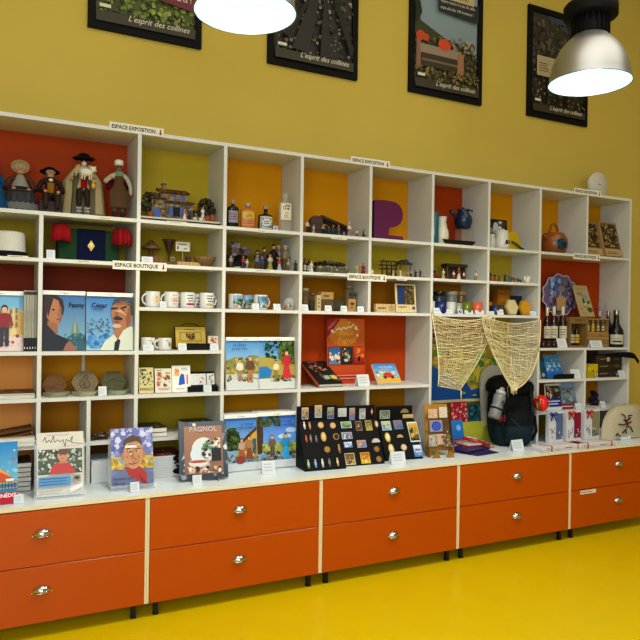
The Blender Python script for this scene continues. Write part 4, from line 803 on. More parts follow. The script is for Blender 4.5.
b = (0.4403, 0.05, 1.3078, 0.0563, 0.0785); X, Y, Z, w, h = b
t = thing('playing_card_box', 'small white box with red printed picture right of the gold tray', 'box', (X, Y, Z)); MB().box(-w/2, w/2, 0, .02, 0, h, '#d4cdbb').art([('n', .2, .5, .85, .85, ['#9a2d22', '#c9622a', '#6b3a2a'], 16, .12, 6), ('lines', .15, .88, .6, .96, 1, '#2a2a2a')], w, h, y=-.0004).build('carton', PRINT, t)
price_card((0.437, 0.012, 1.3078, 0.0558, 0.0372), 'white price card before the small red picture box')
# level 6
P1 = [('r', 0, 0, 1, 1, '#cfc08a'), ('n', .05, .3, .95, .85, ['#4a6a3a', '#2a2a24', '#b8503a', '#d8ccac', '#7a8a5a'], 45, .09, 51), ('t', 'MARIUS', .5, .1, .12, '#1d1a16', .86), ('r', .1, .87, .5, .93, '#3a3428')]
P2 = [('r', 0, 0, 1, 1, '#d4cfbf'), ('n', .08, .25, .92, .85, ['#c0483a', '#c99a4a', '#7a5a3a', '#e0d8c4', '#4a4a4a', '#c98a6a'], 50, .09, 52), ('t', 'FANNY', .55, .1, .11, '#a83a34', .7), ('lines', .1, .9, .5, .96, 1, '#3a3428')]
P3 = [('r', 0, 0, 1, 1, '#dcdcd8'), ('p', [(.35, .25), (.7, .3), (.66, .65), (.5, .7), (.4, .55)], '#2a5cb8'), ('p', [(.12, .62), (.4, .6), (.38, .86), (.15, .9)], '#d8a05a'), ('e', .3, .8, .1, .07, '#c98a5a'), ('lines', .5, .8, .9, .92, 2, '#8a8a88'), ('p', [(.78, .3), (.86, .3), (.86, .66), (.78, .66)], '#c86a6a'), ('lines', .2, .08, .8, .16, 1, '#a8a8a4')]
for (b, a, l) in [((0.0671, 0.05, 1.0728, 0.0785, 0.1381), P1, 'yellow illustrated postcard book with capital title, left end'), ((0.1578, 0.04, 1.0728, 0.0911, 0.1316), P2, 'red and cream illustrated card book, second from the left'), ((0.2597, 0.045, 1.0728, 0.1048, 0.146), P3, 'white card book with a blue dress figure, third from the left')]:
    book(b, 'illustrated_booklet', l, a, t=.008, tilt=9, group='illustrated booklets beside the black card tray')
b = (0.3809, 0.03, 1.0728, 0.1751, 0.1051); X, Y, Z, w, h = b
t = thing('card_tray', 'black sloped display tray holding small white cards', 'display stand', (X, Y, Z))
MB().box(-w/2, w/2, 0, .1, 0, .03, '#0f0f10', bev=.003).box(-w/2, w/2, .085, .1, .03, h, '#0f0f10').box(-w/2, w/2, .03, .034, .03, .036, '#0f0f10').build('tray_body', PAINT, t)
for k, (x, a, l) in enumerate([(-.075, ['#c9a04a', '#3a6a4a', '#2a2a2a'], 'green and tan picture card, first in the black tray'), (-.03, ['#d8d8d4', '#b8d0c0', '#e0e0dc'], 'white picture card, second in the black tray'), (.01, ['#d8d8d4', '#c85a5a', '#e0e0dc'], 'white picture card with red mark, third in the black tray'), (.06, ['#2a4a8a', '#d8d0c0', '#8a6a3a'], 'picture card of a blue figure, right end of the black tray')]):
    wd = .045; o = MB().box(-wd/2, wd/2, 0, .002, 0, .065, '#dcdcd6').art([('n', .15, .1, .85, .9, a, 14, .12, k)], wd, .065, y=-.0004).build('picture_card', PRINT, None, (X+x, Y+.055, Z+.033), (-R(12), 0, 0)); tag(o, l, 'card', 'picture cards in the black tray')
price_card((0.3992, 0.006, 1.0728, 0.0523, 0.0423), 'white price card before the black card tray')
# level 7: stacked dark books
GRN = [('n', .2, .2, .9, .9, ['#5a5a40', '#8a8a70', '#3a3a2a'], 16, .06, 7)]
b = (0.0998, 0.02, 0.8378, 0.1491, 0.065)
stack((b[0], .01, b[2], b[3], .2), 'hardback_book', lambda k: 'dark green hardback, %s of the left pair under the illustrated booklets' % ['lower', 'upper'][k], 2, .025, '#23251b', '#d6d2c8', group='dark green hardbacks', top=GRN)
b = (0.37, 0.02, 0.8378, 0.1679, 0.0719)
stack((b[0], .01, b[2], b[3], .2), 'hardback_book', lambda k: 'dark green hardback, %s of the right pile behind the big title book' % ['bottom', 'middle', 'top'][k], 3, .02, '#23251b', '#d6d2c8', group='dark green hardbacks', top=GRN)
b = (0.1725, 0.0, 0.6162, 0.1649, 0.2036)
stack((b[0], .01, CT, .19, .24), 'magazine', lambda k: 'white magazine, %s from bottom of the stack behind the big title book' % ['lowest', 'second', 'third', 'fourth', 'fifth', 'sixth', 'seventh', 'eighth', 'ninth'][k], 9, .013, ['#cfcfcc', '#c6c9cc'], '#d6d6d2', group='white magazines', top=[('r', 0, 0, 1, 1, '#8a2a24'), ('n', .1, .1, .9, .9, ['#c9a48a', '#5a2420'], 14, .08, 5)])
p = (0.2385, -0.0248, 0.617)
m = MB()
for k in range(26): a = k*.55; m.ell(.016*math.sin(a*1.7), .02*math.cos(a), .008+.005*k, .012, .012, .01, rng.choice(['#0c0c0c', '#1a1a1a']), 6, 4)
tag(m.build('black_plush', FABRIC, None, (p[0]-.01, p[1]+.03, CT)), 'fuzzy black item standing behind the left edge of the big title book', 'plush')

# ================================================================== unit 1, right column
# bottles level 2
bg = 'liqueur bottles on the top shelf'
SH = [(.9, 0), (1, .02), (1, .68), (.9, .75), (.4, .79), (.3, .81), (.3, .9)]
bottle((0.5631, 0.1, 2.0128, 0.0707, 0.1677), 'dark liqueur bottle with grey label, left end of the bottle shelf', SH, '#1b1416', '#8d8a84', [('lines', .1, .2, .9, .8, 3, '#8a2f38')], 1.8, (.2, .62), sy=.6, bg='#8a8690', group=bg)
bottle((0.6529, 0.09, 2.0128, 0.0909, 0.157), 'orange liqueur bottle with yellow banded label', SH, '#b06a2c', '#9d9a92', [('r', 0, .55, 1, .9, '#c9a82c'), ('t', 'GIN', .5, .6, .22, '#3a4a1e', .5), ('r', .05, 0, .95, .5, '#c07a4a'), ('lines', .15, .1, .85, .4, 2, '#8a4a24')], 1.9, (.12, .68), sy=.55, bg='#c08a48', group=bg)
bottle((0.7617, 0.08, 2.0128, 0.0898, 0.1477), 'small black bottle with white ornate label', [(.9, 0), (1, .02), (1, .58), (.92, .62), (.35, .68), (.28, .7), (.28, .86)], '#1a1517', '#8d867c', [('n', .08, .08, .92, .92, ['#1d1a1c', '#2d2a2c', '#8a8688'], 60, .05, 6), ('e', .5, .5, .3, .3, '#c4c2bc'), ('lines', .3, .35, .7, .65, 2, '#1d1a1c')], 2.0, (.06, .56), sy=.6, bg='#b8b6b0', group=bg)
t = bottle((0.8836, 0.07, 2.0128, 0.0856, 0.2355), 'tall clear bottle with cream label, right of the bottle shelf', [(.93, 0), (1, .01), (1, .68), (.9, .74), (.4, .78), (.36, .8), (.36, .9)], '#cfd0c2', '#c4c4ba', [('n', .2, .62, .8, .95, ['#2a2624', '#4a4440', '#7a746c'], 26, .06, 7), ('t', 'GIN', .5, .36, .09, '#6b6458', .3), ('lines', .3, .1, .7, .3, 2, '#8a8478')], 1.75, (.3, .72), mb=ACRYL, cmat=ACRYL, sy=.7, bg='#d2cbb4', group=bg)
b = (0.8032, 0.02, 2.0128, 0.0416, 0.0249); o = MB().box(-.013, .013, 0, .002, 0, .026, '#ccd0d4').art([('e', .5, .5, .32, .34, '#274a7c'), ('e', .56, .56, .12, .14, '#c4d0dc')], .026, .026, y=-.0004).build('small_card', PRINT, None, b[:3], (-R(10), 0, 0)); tag(o, 'tiny card with blue round picture beside the small black bottle', 'card')
# figurine crowd level 3
b = (0.6133, 0.12, 1.7778, 0.1499, 0.18); X, Y, Z, w, h = b
w *= .86; X += .012
t = thing('nativity_grotto', 'stone nativity grotto with arch at the left of the figurine crowd', 'model', (X, Y, Z)); m = MB(); g = random.Random(3)
for k in range(70):
    x = g.uniform(-w/2+.021, w/2-.021); z = g.uniform(.0, h*(.95-.5*abs(x/w-(-.2)))); 
    if abs(x) < w*.3 and z < h*.55: continue
    m.ell(x, g.uniform(0, .06), max(z, .012), g.uniform(.01, .02), .015, g.uniform(.009, .014), g.choice(['#6b5d5a', '#85767a', '#4f4444', '#9a8c92', '#7a6c5c']), 6, 4)
m.box(-w*.48, w*.48, .06, .07, 0, h*.5, '#1a1412').box(-w/2, w/2, -.05, .07, 0, .008, '#8d8a88').ell(-.01, -.02, .01, .05, .03, .006, '#a4a8ac', 14, 4).build('rocks', STONE, t)
MB().box(-w*.46, w*.46, -.004, .0, h*.5, h*.72, '#57464e').box(-w*.1, w*.12, -.006, -.004, h*.52, h*.7, '#241a1c').build('lintel', STONE, t)
fg = 'painted figurines beside the stone grotto'
for k, (b, ct, lo, ht, wd) in enumerate([((0.5297, 0.04, 1.7778, 0.0241, 0.0516), '#8d8678', '#5a4638', '#3a2a20', ''), ((0.6036, 0.06, 1.7778, 0.0247, 0.0803), '#8a3a30', '#3a2a28', '#2a1d18', ''), ((0.6282, 0.03, 1.7778, 0.0277, 0.062), '#b0aca4', '#8d8a86', '#5a4a3a', ''), ((0.7284, 0.12, 1.7778, 0.0289, 0.1281), '#4a3d34', '#6b5a48', '#2a1f18', ''), ((0.6912, 0.04, 1.7778, 0.0282, 0.0604), '#5a6a86', '#3a2d28', '#57402c', ''), ((0.7209, 0.04, 1.7778, 0.0316, 0.0796), '#27408a', '#3a2a24', '#8a6a4a', ''), ((0.7774, 0.13, 1.7778, 0.0357, 0.147), '#3d3642', '#2a2228', '#15110f', ''), ((0.771, 0.05, 1.7778, 0.0352, 0.098), '#a8a48c', '#7a7a4a', '#6b5d44', ''), ((0.8377, 0.13, 1.7778, 0.0395, 0.1721), '#1d1715', '#1d1715', '#15110f', ''), ((0.8899, 0.17, 1.7778, 0.0369, 0.1731), '#8d877a', '#2d2624', '#bdb8ac', ''), ((0.8313, 0.04, 1.7778, 0.0356, 0.0799), '#8a4326', '#8d9aa8', '#8a4a2a', ''), ((0.9114, 0.12, 1.7778, 0.0367, 0.1698), '#7d745e', '#57492f', '#c0baae', ''), ((0.89, 0.04, 1.7778, 0.0361, 0.0712), '#8d8674', '#6a5a48', '#a8865a', ''), ((0.9362, 0.05, 1.7778, 0.0266, 0.0686), '#23302c', '#1d2422', '#2a2a28', '')]):
    santon(b, ct, lo, ht, '%s of the fourteen painted figurines beside the stone grotto' % ORD[k], fg, hw=k % 2, skirt=k % 3 == 1, pose=k % 2)
# mugs and snow globe level 4
SCN = lambda s: [('r', 0, 0, 1, 1, '#7d9fc4', '#a9c2d6'), ('n', 0, .1, .95, .75, ['#3a5a2a', '#5a7a3a', '#2a3a1e', '#7a8a5a'], 50, .09, s), ('n', .1, 0, .9, .25, ['#d8d2c4', '#c98a4a', '#e0dcd0'], 12, .09, s+1)]
mug((0.5703, 0.05, 1.5428, 0.0794, 0.0869), 'landscape printed mug, left on the shelf above the comic albums', SCN(61), .4, group='landscape mugs', body='#c4c2ba')
mug((0.6835, 0.17, 1.5428, 0.0448, 0.0876), 'landscape mug half hidden behind the left landscape mug', SCN(63), .3, group='landscape mugs', body='#8a929a')
mug((0.7299, 0.06, 1.5428, 0.0952, 0.0862), 'blue landscape mug with white handle, beside the snow globe', [('r', 0, 0, 1, 1, '#5a86a8', '#a4bccb'), ('n', 0, .05, .95, .5, ['#4a6a5a', '#7a8a6a', '#c9c4b0'], 30, .09, 66), ('t', 'Aubagne', .5, .72, .16, '#2a4a6a', .6)], .25, group='landscape mugs', body='#d4d2cc')
price_card((0.6811, 0.008, 1.5428, 0.0497, 0.0369), 'white price card before the blue landscape mug')
price_card((0.8178, 0.01, 1.5428, 0.0513, 0.0374), 'white price card left of the snow globe')
b = (0.9051, 0.05, 1.5428, 0.0692, 0.0792); t = thing('snow_globe', 'small glass snow globe with a village inside', 'snow globe', (b[0]+.005, b[1], b[2])); r = b[3]/2*.9
MB().lathe([(r*.95, 0), (r, .004), (r*.95, .016), (r*.85, .018)], '#8a8078', n=22).build('base', CERAM, t)
MB().ell(0, 0, .018+r*.85, r, r, r, '#d6dde0', 20, 12, lo=-55).build('globe', ACRYL, t)
m = MB()
for k, cl in enumerate(['#c07a4a', '#d6ccb8', '#5a6a4a', '#8a4a34', '#c9b890']): m.box(-.02+.009*k, -.012+.009*k, -.006, .006, .018, .034+.006*((k*7) % 3), cl)
m.build('village', PAINT, t)
# comics level 6
GLO = [sky('#3a86c8', '#b9d6de'), ('p', [(0, .55), (.25, .62), (.5, .56), (.75, .66), (1, .62), (1, .3), (0, .3)], '#8a8a4a'), ('n', 0, .3, 1, .62, ['#b8a048', '#6a7a3a', '#c9b26a', '#4a5a30', '#9a8a50'], 70, .05, 71), ('p', [(0, .3), (1, .3), (1, .2), (.6, .24), (.3, .16), (0, .2)], '#b9c0be'), ('r', 0, 0, 1, .2, '#c4c9c8'), ('n', .02, .16, .7, .28, ['#7a6a44', '#a89a7a', '#5a4a34'], 30, .04, 72),
   ('fig', .36, .18, .42, '#d8cfc0', '#9a8468', '#2a1d18'), ('fig', .64, .14, .52, '#6a4a3a', '#a8784a', '#5a6a7a'), ('t', 'La Gloire', .36, .83, .05, '#1f3f7a', .4), ('t', 'de mon Père', .36, .76, .045, '#1f3f7a', .46)]+hdr()
CHA = [sky('#3a86c8', '#a9cfe0'), ('n', .0, .55, 1, .93, ['#2a4a1e', '#3a5a2a', '#1d2f14'], 30, .06, 73), ('p', [(.6, .93), (1, .93), (1, .4), (.9, .5), (.8, .62), (.66, .7)], '#24401a'), ('n', .55, .4, 1, .93, ['#3a5a24', '#1d3314', '#57702e', '#6a7a3a'], 90, .06, 74), ('p', [(.82, .2), (.9, .2), (.92, .62), (.86, .6)], '#4a3320'), ('p', [(0, .62), (.3, .6), (.55, .55), (1, .46), (1, .2), (0, .2)], '#a8984a'), ('p', [(0, .2), (.3, .22), (.36, .36), (.2, .44), (0, .42)], '#2f78b4'), ('r', 0, 0, 1, .2, '#c6cac8'), ('n', .3, .14, 1, .26, ['#6a6a3a', '#a89a6a', '#3f4a24'], 40, .04, 75),
   ('fig', .46, .2, .36, '#d8cfa8', '#8a7a4a', '#241a14'), ('fig', .76, .2, .56, '#b03038', '#c0303c', '#3a1d18', True), ('t', 'Le Château', .32, .8, .05, '#1f3f7a', .5), ('t', 'de ma Mère', .32, .73, .045, '#1f3f7a', .44)]+hdr()
book((0.6322, 0.04, 1.0728, 0.2287, 0.3055), 'comic_album', 'comic album with two boys sitting on rocks under a blue sky', GLO, t=.012, tilt=5)
book((0.8338, 0.035, 1.0728, 0.2313, 0.3061), 'comic_album', 'comic album with a woman in a red dress beside a blue pond', CHA, t=.012, tilt=5)
# counter comics with stacks behind
SEC = [sky('#2f74c4', '#a4c8e0'), ('p', [(.4, .38), (.75, .6), (1, .7), (1, .2), (.4, .2)], '#c9a23a'), ('p', [(.36, .44), (.76, .66), (1, .78), (1, .72), (.78, .6), (.4, .4)], '#5a3a28'), ('r', .84, .25, .95, .55, '#3a5a6a'), ('e', .2, .55, .28, .2, '#2d421c'), ('n', 0, .36, .45, .76, ['#3f5726', '#1f3012', '#57702e'], 70, .06, 81), ('n', 0, .14, 1, .34, ['#8a7a5a', '#c9bca0', '#57543a', '#a89868', '#6b7a4a'], 80, .04, 82), ('r', 0, 0, 1, .14, '#c0c6c8'), ('fig', .5, .2, .38, '#b89a84', '#a85a34', '#4a2a1a', True), ('fig', .72, .2, .42, '#a87a54', '#8a4a2a', '#1d1512', True), ('e', .45, .19, .13, .07, '#8a3f34'), ('t', 'Le Temps', .66, .8, .045, '#1d3a78', .4), ('t', 'DES SECRETS', .66, .73, .045, '#1d3a78', .5)]+hdr()
AMO = [sky('#2a68c8', '#8fbbe6'), ('p', [(0, .92), (.14, .92), (.16, .6), (.14, .26), (.0, .26)], '#4a3828'), ('n', 0, .74, .6, .93, ['#2f4220', '#46592c', '#5a5a2c'], 60, .05, 83), ('e', .7, .55, .18, .05, '#b4cfea'), ('e', .86, .66, .14, .05, '#a4c4e8'), ('r', .12, .28, 1, .44, '#8fa04a'), ('n', .12, .28, 1, .44, ['#a8b45a', '#6a8040', '#c0b06a'], 40, .05, 84), ('n', .05, .12, 1, .3, ['#57503a', '#8a7f62', '#b4a88a', '#3d3826'], 80, .04, 85), ('r', 0, 0, 1, .14, '#c4c9cc'), ('fig', .36, .2, .4, '#6a5f4a', '#57503a', '#7a3a24'), ('fig', .7, .16, .46, '#2a86b8', '#2a9ad0', '#241a18', True), ('t', 'Le Temps', .7, .8, .045, '#1d3a78', .4), ('t', 'DES AMOURS', .7, .73, .045, '#1d3a78', .5)]+hdr()
b1 = (0.6014, 0.0, 0.6162, 0.2102, 0.3184); b2 = (0.8242, -0.005, 0.6162, 0.2507, 0.3219)
book((b1[0], b1[1]-.012, CT, b1[3]-.004, b1[4]), 'comic_album', 'comic album with a tree and yellow farmhouse, on the counter', SEC, t=.012, tilt=7)
book((b2[0], b2[1]-.01, CT, b2[3], b2[4]), 'comic_album', 'comic album with a woman in a blue dress, on the counter', AMO, t=.012, tilt=7)
for (bb, l) in ((b1, 'behind the yellow farmhouse album'), (b2, 'behind the blue dress album')):
    for k in range(4):
        o = thing('comic_album', '%s album standing %s' % (['first', 'second', 'third', 'last'][k], l), 'book', (bb[0]+.004*k-.004, bb[1]+.055+.0165*k, CT), (-R(6), 0, 0), 'albums standing behind the counter display'); o.location.z += .0016
        MB().box(-bb[3]/2, bb[3]/2, 0, .0015, 0, bb[4], '#d8d6ce').box(-bb[3]/2, bb[3]/2, .0125, .014, 0, bb[4], '#8a3a34' if k % 2 else '#3a4a86').build('cover', PRINT, o)
        MB().box(-bb[3]/2+.003, bb[3]/2-.003, .0015, .0125, .002, bb[4]-.003, '#cfc8ba').build('pages', PAPER, o)
price_card((0.7083, -0.1579, 0.6162, 0.085, 0.0786), 'white price card before the blue dress comic album', R(-12))
# ================================================================== unit 2
b = (1.2093, 0.08, 2.0128, 0.2902, 0.1254); X, Y, Z, w, h = b
t = thing('wooden_trough', 'dark wooden trough shaped model shelter behind tiny figurines', 'model', (X, Y+.01, Z), R(-14)); t.scale = (1.08, 1, 1.25)
m = MB(); RW = ['#3f2413', '#4d2d17', '#331c0e']
m.prism([(-.12, 0), (-.05, 0), (-.05, .075), (-.065, .1), (-.105, .1), (-.12, .08)], 0, .1, '#5a3119')
for k in range(9): m.box(-.12, -.05, -.002, 0, .004+.01*k, .012+.01*k, RW[k % 3])
for k in range(6): m.tube([(-.06, .012*k+.002, .1-.003*k), (.125, .012*k+.05, .05-.003*k)], .007, RW[k % 3], 6)
m.box(-.05, .12, .075, .08, 0, .06, '#1d110a').tube([(.12, .05, 0), (.12, .05, .06)], .005, RW[0], 6).tube([(.12, .1, 0), (.12, .1, .05)], .005, RW[0], 6)
m.build('timber', WOODM, t)
fg = 'tiny figurines before the wooden trough'
for k, (b, ct, lo, ht) in enumerate([((1.0125, 0.05, 2.0128, 0.027, 0.0566), '#b5afa2', '#3a2d24', '#3a2f28'), ((1.0537, 0.04, 2.0128, 0.0306, 0.0373), '#b0a294', '#9a8a5a', '#7a6a5a'), ((1.1204, 0.03, 2.0128, 0.031, 0.0442), '#8d8478', '#1d1815', '#3a2a22'), ((1.1587, 0.03, 2.0128, 0.0313, 0.0348), '#3d4a38', '#2d3528', '#57402c'), ((1.19, 0.03, 2.0128, 0.0315, 0.0434), '#4a4238', '#31402c', '#8a6a48'), ((1.2269, 0.03, 2.0128, 0.0353, 0.0461), '#6b5a58', '#4a4a42', '#8a5a34'), ((1.2662, 0.03, 2.0128, 0.0213, 0.018), '#c4bfb4', '#a09a90', '#3a2a20'), ((1.3018, 0.04, 2.0128, 0.0323, 0.0592), '#c4beb8', '#8a6a68', '#c9c4ba'), ((1.3581, 0.04, 2.0128, 0.0291, 0.032), '#cfc6a8', '#5a5030', '#2a2018'), ((1.4078, 0.05, 2.0128, 0.0221, 0.0366), '#4a4640', '#2a2622', '#1d1815'), ((1.4176, 0.04, 2.0128, 0.0258, 0.0334), '#b8b4ac', '#8a8680', '#57504a')]):
    santon(b, ct, lo, ht, '%s of the eleven tiny figurines before the wooden trough' % ORD[k], fg, skirt=k % 3 == 2, pose=k % 2)
# level 3 left: bottles, bridge
for k, (b, cl, cp, l) in enumerate([((1.0255, 0.08, 1.7778, 0.0238, 0.0876), '#3a1418', '#5a1d22', 'small dark red bottle, left end of the bridge shelf'), ((1.0626, 0.1, 1.7778, 0.031, 0.085), '#2a1012', '#6a2226', 'small dark red bottle with red cap, second on the bridge shelf')]):
    bottle(b, l, WINE, cl, cp, [('lines', .1, .2, .9, .8, 2, '#8a8478')], 1.6, (.15, .5), bg='#b8b0a0', group='small red bottles')
santon((1.044, 0.03, 1.7778, 0.0271, 0.0485), '#c4c0b8', '#b8b4aa', None, 'small white figurine before the red bottles', 'bridge shelf figurines', skirt=True)
b = (1.1997, 0.035, 1.7778, 0.2245, 0.0567); X, Y, Z, w, h = b
t = thing('stone_bridge', 'long low miniature stone wall with dark bushes on top', 'model', (X, Y, Z)); m = MB(); g = random.Random(8)
for k in range(110): m.ell(g.uniform(-w/2+.016, w/2-.016), g.uniform(0, .05), g.uniform(.01, .04), g.uniform(.008, .015), .012, .008, g.choice(['#8a806a', '#6d6452', '#a0967e', '#57503f']), 6, 4)
m.box(-w/2, w/2, 0, .06, 0, .035, '#57503f'); m.build('stones', STONE, t)
m = MB()
for k in range(60): x = g.uniform(-w*.48, w*.45); m.ell(x, g.uniform(.02, .07), .045+g.uniform(0, .035)*(1-abs(x/w)*1.2), .011, .01, .009, g.choice(['#23241a', '#33362a', '#151510', '#4a4638']), 5, 3)
m.build('bushes', LEAF, t)
santon((1.3635, 0.03, 1.7778, 0.0291, 0.0459), '#b0a83a', '#8d8a5a', '#57502a', 'small figurine in yellow green right of the stone wall', 'bridge shelf figurines', skirt=True)
santon((1.4073, 0.03, 1.7778, 0.0293, 0.0512), '#8a2420', '#7a201c', '#5a1815', 'small red figurine at the right end of the bridge shelf', 'bridge shelf figurines', skirt=True)
# purple letter
b = (1.6001, 0.04, 2.0128, 0.2447, 0.2562); X, Y, Z, w, h = b
po = []
def pq(px, py): return ((px-388)/32*w, (241.5-py)/41.5*h)
out = [(374, 241.5), (374, 206), (375, 201.5), (383, 200.5), (391, 201)]
for k in range(9): a = R(90-170*k/8); out.append((392+11*math.cos(a), 214.5-13.5*math.sin(a)))
out += [(389, 229), (388.5, 236.5), (402.5, 237), (404, 239), (403.5, 241.5)]
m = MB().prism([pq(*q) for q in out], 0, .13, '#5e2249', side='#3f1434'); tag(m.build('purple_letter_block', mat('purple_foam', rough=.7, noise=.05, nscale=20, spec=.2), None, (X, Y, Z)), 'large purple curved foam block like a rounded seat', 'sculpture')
# level 3 right
p = (1.4759, 0.03, 1.7778, 0.0408, 0.0509); m = MB().lathe([(.011, 0), (.012, .02), (.008, .034), (.001, .036)], '#c9c4b0', n=12); tag(m.build('candle', CERAM, None, p[:3]), 'small cream candle left of the bare trees', 'candle')
b = (1.6599, 0.12, 1.7778, 0.133, 0.1189); X, Y, Z, w, h = b
t = thing('model_trees', 'dark bare branch model trees behind tiny figurines', 'model', (X, Y, Z)); m = MB(); g = random.Random(5)
for k in range(4): m.tube([(-.05+.035*k, 0, 0), (-.05+.035*k+g.uniform(-.005, .005), 0, .06), (-.05+.035*k, .003, .105)], [.006, .005, .003], '#241a14', 5)
for z in (.05, .075, .1):
    for k in range(10): m.tube([(-.07+.014*k, g.uniform(-.01, .01), z), (-.06+.014*k, g.uniform(-.01, .01), z+g.uniform(.004, .014))], .003, '#2d2119', 4)
    m.tube([(-.075, 0, z), (.07, 0, z+.004)], .003, '#241a14', 5)
m.box(-.075, .075, -.01, .02, 0, .01, '#3a2a1d'); m.build('branches', WOODM, t)
m = MB(); m.box(-.035, .06, -.006, .03, .0, .004, '#2a1d14').tube([(-.03, .0, 0), (-.03, 0, .095)], .003, '#2a1d14', 5).tube([(.05, 0, 0), (.05, 0, .095)], .003, '#2a1d14', 5).prism([(-.045, .09), (.065, .09), (.06, .1), (.04, .102), (.012, .125), (-.012, .12), (-.04, .102)], -.01, .03, '#33241a')
tag(m.build('model_shelter', WOODM, None, ((1.7892, 0.13, 1.7778, 0.0804, 0.1267)[0], .13, S(3))), 'dark peaked model shelter right of the bare trees', 'model')
for k, (b, ct, lo, ht) in enumerate([((1.6004, 0.03, 1.7778, 0.0267, 0.0253), '#57503f', '#3a4226', '#2a2018'), ((1.633, 0.03, 1.7778, 0.0231, 0.03), '#8d8a80', '#c0a03a', '#57402c'), ((1.658, 0.03, 1.7778, 0.0271, 0.0279), '#3a5a8a', '#2a3a5a', '#8a7a60'), ((1.6891, 0.03, 1.7778, 0.0272, 0.0326), '#c0bcb4', '#a8a49c', '#3a2d24'), ((1.7223, 0.03, 1.7778, 0.0235, 0.0243), '#c07a3a', '#7a6a58', '#57402c'), ((1.7498, 0.03, 1.7778, 0.0236, 0.0255), '#b8aca0', '#8a5a4a', '#5a3a2a'), ((1.7754, 0.03, 1.7778, 0.0198, 0.0333), '#a0988a', '#4a4238', '#8a8478'), ((1.8092, 0.03, 1.7778, 0.0319, 0.0348), '#1d1a18', '#1d1a18', '#15110f'), ((1.8472, 0.03, 1.7778, 0.0201, 0.0399), '#4a3d38', '#2a2422', '#57402c'), ((1.8777, 0.03, 1.7778, 0.0243, 0.018), '#c4c0b8', '#57504a', '#2a2018')]):
    santon(b, ct, lo, ht, '%s of the ten tiny figurines before the bare trees' % ORD[k], 'tiny figurines before the bare trees', skirt=k % 3 == 1, pose=k % 2)
# level 4 left: kraft packages
def carton(b, label, col, d=.05, art=None, name='carton', lidcol=None, m=PRINT, group=None, rz=0):
    X, Y, Z, w, h = b; t = thing(name, label, 'box', (X, Y, Z), rz, group); mb = MB().box(-w/2, w/2, 0, d, 0, h, col)
    if art: mb.art(art, w, h, y=-.0004)
    mb.build('box_body', m, t)
    if lidcol: MB().box(-w/2-.001, w/2+.001, -.001, d+.001, h*.8, h+.001, lidcol).build('lid', m, t)
    return t
PKG = [('r', .15, .3, .85, .7, '#b89a68'), ('lines', .2, .4, .8, .62, 2, '#57401f')]
carton((1.1749, 0.06, 1.5428, 0.0876, 0.1183), 'kraft paper carton with dark band, middle of the small packages', '#a0834f', .05, [('r', 0, 0, 1, .62, '#5a4a30'), ('lines', .2, .7, .8, .88, 1, '#3a2d18')])
carton((1.1123, 0.05, 1.5428, 0.0276, 0.0975), 'narrow cream carton left of the kraft carton', '#b9a67a', .03, [('lines', .3, .15, .7, .85, 3, '#3a3222')])
carton((1.348, 0.05, 1.5428, 0.0545, 0.0794), 'kraft bag with dark oval stamp right of the kraft carton', '#a88250', .035, [('e', .5, .62, .3, .12, '#57401f'), ('lines', .2, .2, .8, .4, 2, '#57401f')])
def jar(b, label, col, capc, group, m=ACRYL, inner=None, inr=.7, ih=.6, lab=None, bg=None, name='jar', sq=False):
    X, Y, Z, w, h = b; r = w/2; t = thing(name, label, 'jar', (X, Y, Z), 0, group)
    MB().lathe([(r*.95, 0), (r, .004), (r, h*.8), (r*.85, h*.86)], col, n=20).build('jar_body', m, t)
    MB().lathe([(r*.88, h*.86), (r*.88, h*.99), (r*.8, h)], capc, n=18).build('lid', GLOSS, t)
    if inner: MB().lathe([(r*.9, .003), (r*.9, h*ih), (.001, h*ih+.001)], inner, n=16).build('contents', PAINT, t)
    if lab: wrapped(lab, r+.0006, r*1.9, h*.45, h*.18, bg, 'label', t)
    return t
jar((1.0581, 0.14, 1.5428, 0.0588, 0.1418), 'clear jar with pale lid at the left of the small packages', '#8a7a5a', '#a89a78', 'glass jars of the package shelf', inner='#57462a', ih=.5)
jar((1.1207, 0.15, 1.5428, 0.0562, 0.1129), 'clear jar of dark pieces behind the narrow cream carton', '#8a7a5a', '#6a5a3a', 'glass jars of the package shelf', inner='#3a2d1a')
jar((1.3971, 0.18, 1.5428, 0.0598, 0.1746), 'tall clear jar standing behind the kraft bag', '#9a8a6a', '#8a7a58', 'glass jars of the package shelf', inner='#57482c', ih=.45)
jar((1.4043, 0.14, 1.5428, 0.0525, 0.1226), 'clear jar of olive pieces right of the kraft bag', '#8a7a5a', '#57502f', 'glass jars of the package shelf', inner='#2f2a18')
m = MB().box(-.045, .045, 0, .03, 0, .075, '#4d4431', bev=.004); tag(m.build('dark_pouch', PAPER, None, (1.3164, 0.16, 1.5428, 0.0806, 0.1001)[:3]), 'dark brown pouch in shadow between the kraft carton and bag', 'pouch')
for b, l in [((1.0037, 0.015, 1.5428, 0.0469, 0.039), 'before the left glass jar'), ((1.1623, 0.015, 1.5428, 0.052, 0.0367), 'before the kraft carton'), ((1.2729, 0.015, 1.5428, 0.0498, 0.0362), 'before the dark pouch'), ((1.3936, 0.015, 1.5428, 0.0547, 0.0359), 'before the right glass jar')]: price_card(b, 'white price card '+l, lines=1)
b = (1.5922, 0.04, 1.5428, 0.1489, 0.0536); X, Y, Z, w, h = b
t = thing('wooden_sign_block', 'pale wooden block with engraved text and round mark', 'sign', (X, Y, Z)); MB().box(-w/2, w/2, 0, .03, 0, h, '#c2a674', bev=.002).art([('lines', .1, .3, .6, .7, 1, '#5a4424'), ('e', .8, .5, .11, .33, '#5a4424'), ('e', .8, .5, .085, .26, '#c2a674'), ('lines', .75, .4, .86, .65, 1, '#5a4424')], w, h, y=-.0006).build('block', WOODM, t)
b = (1.761, 0.05, 1.5428, 0.1623, 0.1896); X, Y, Z, w, h = b
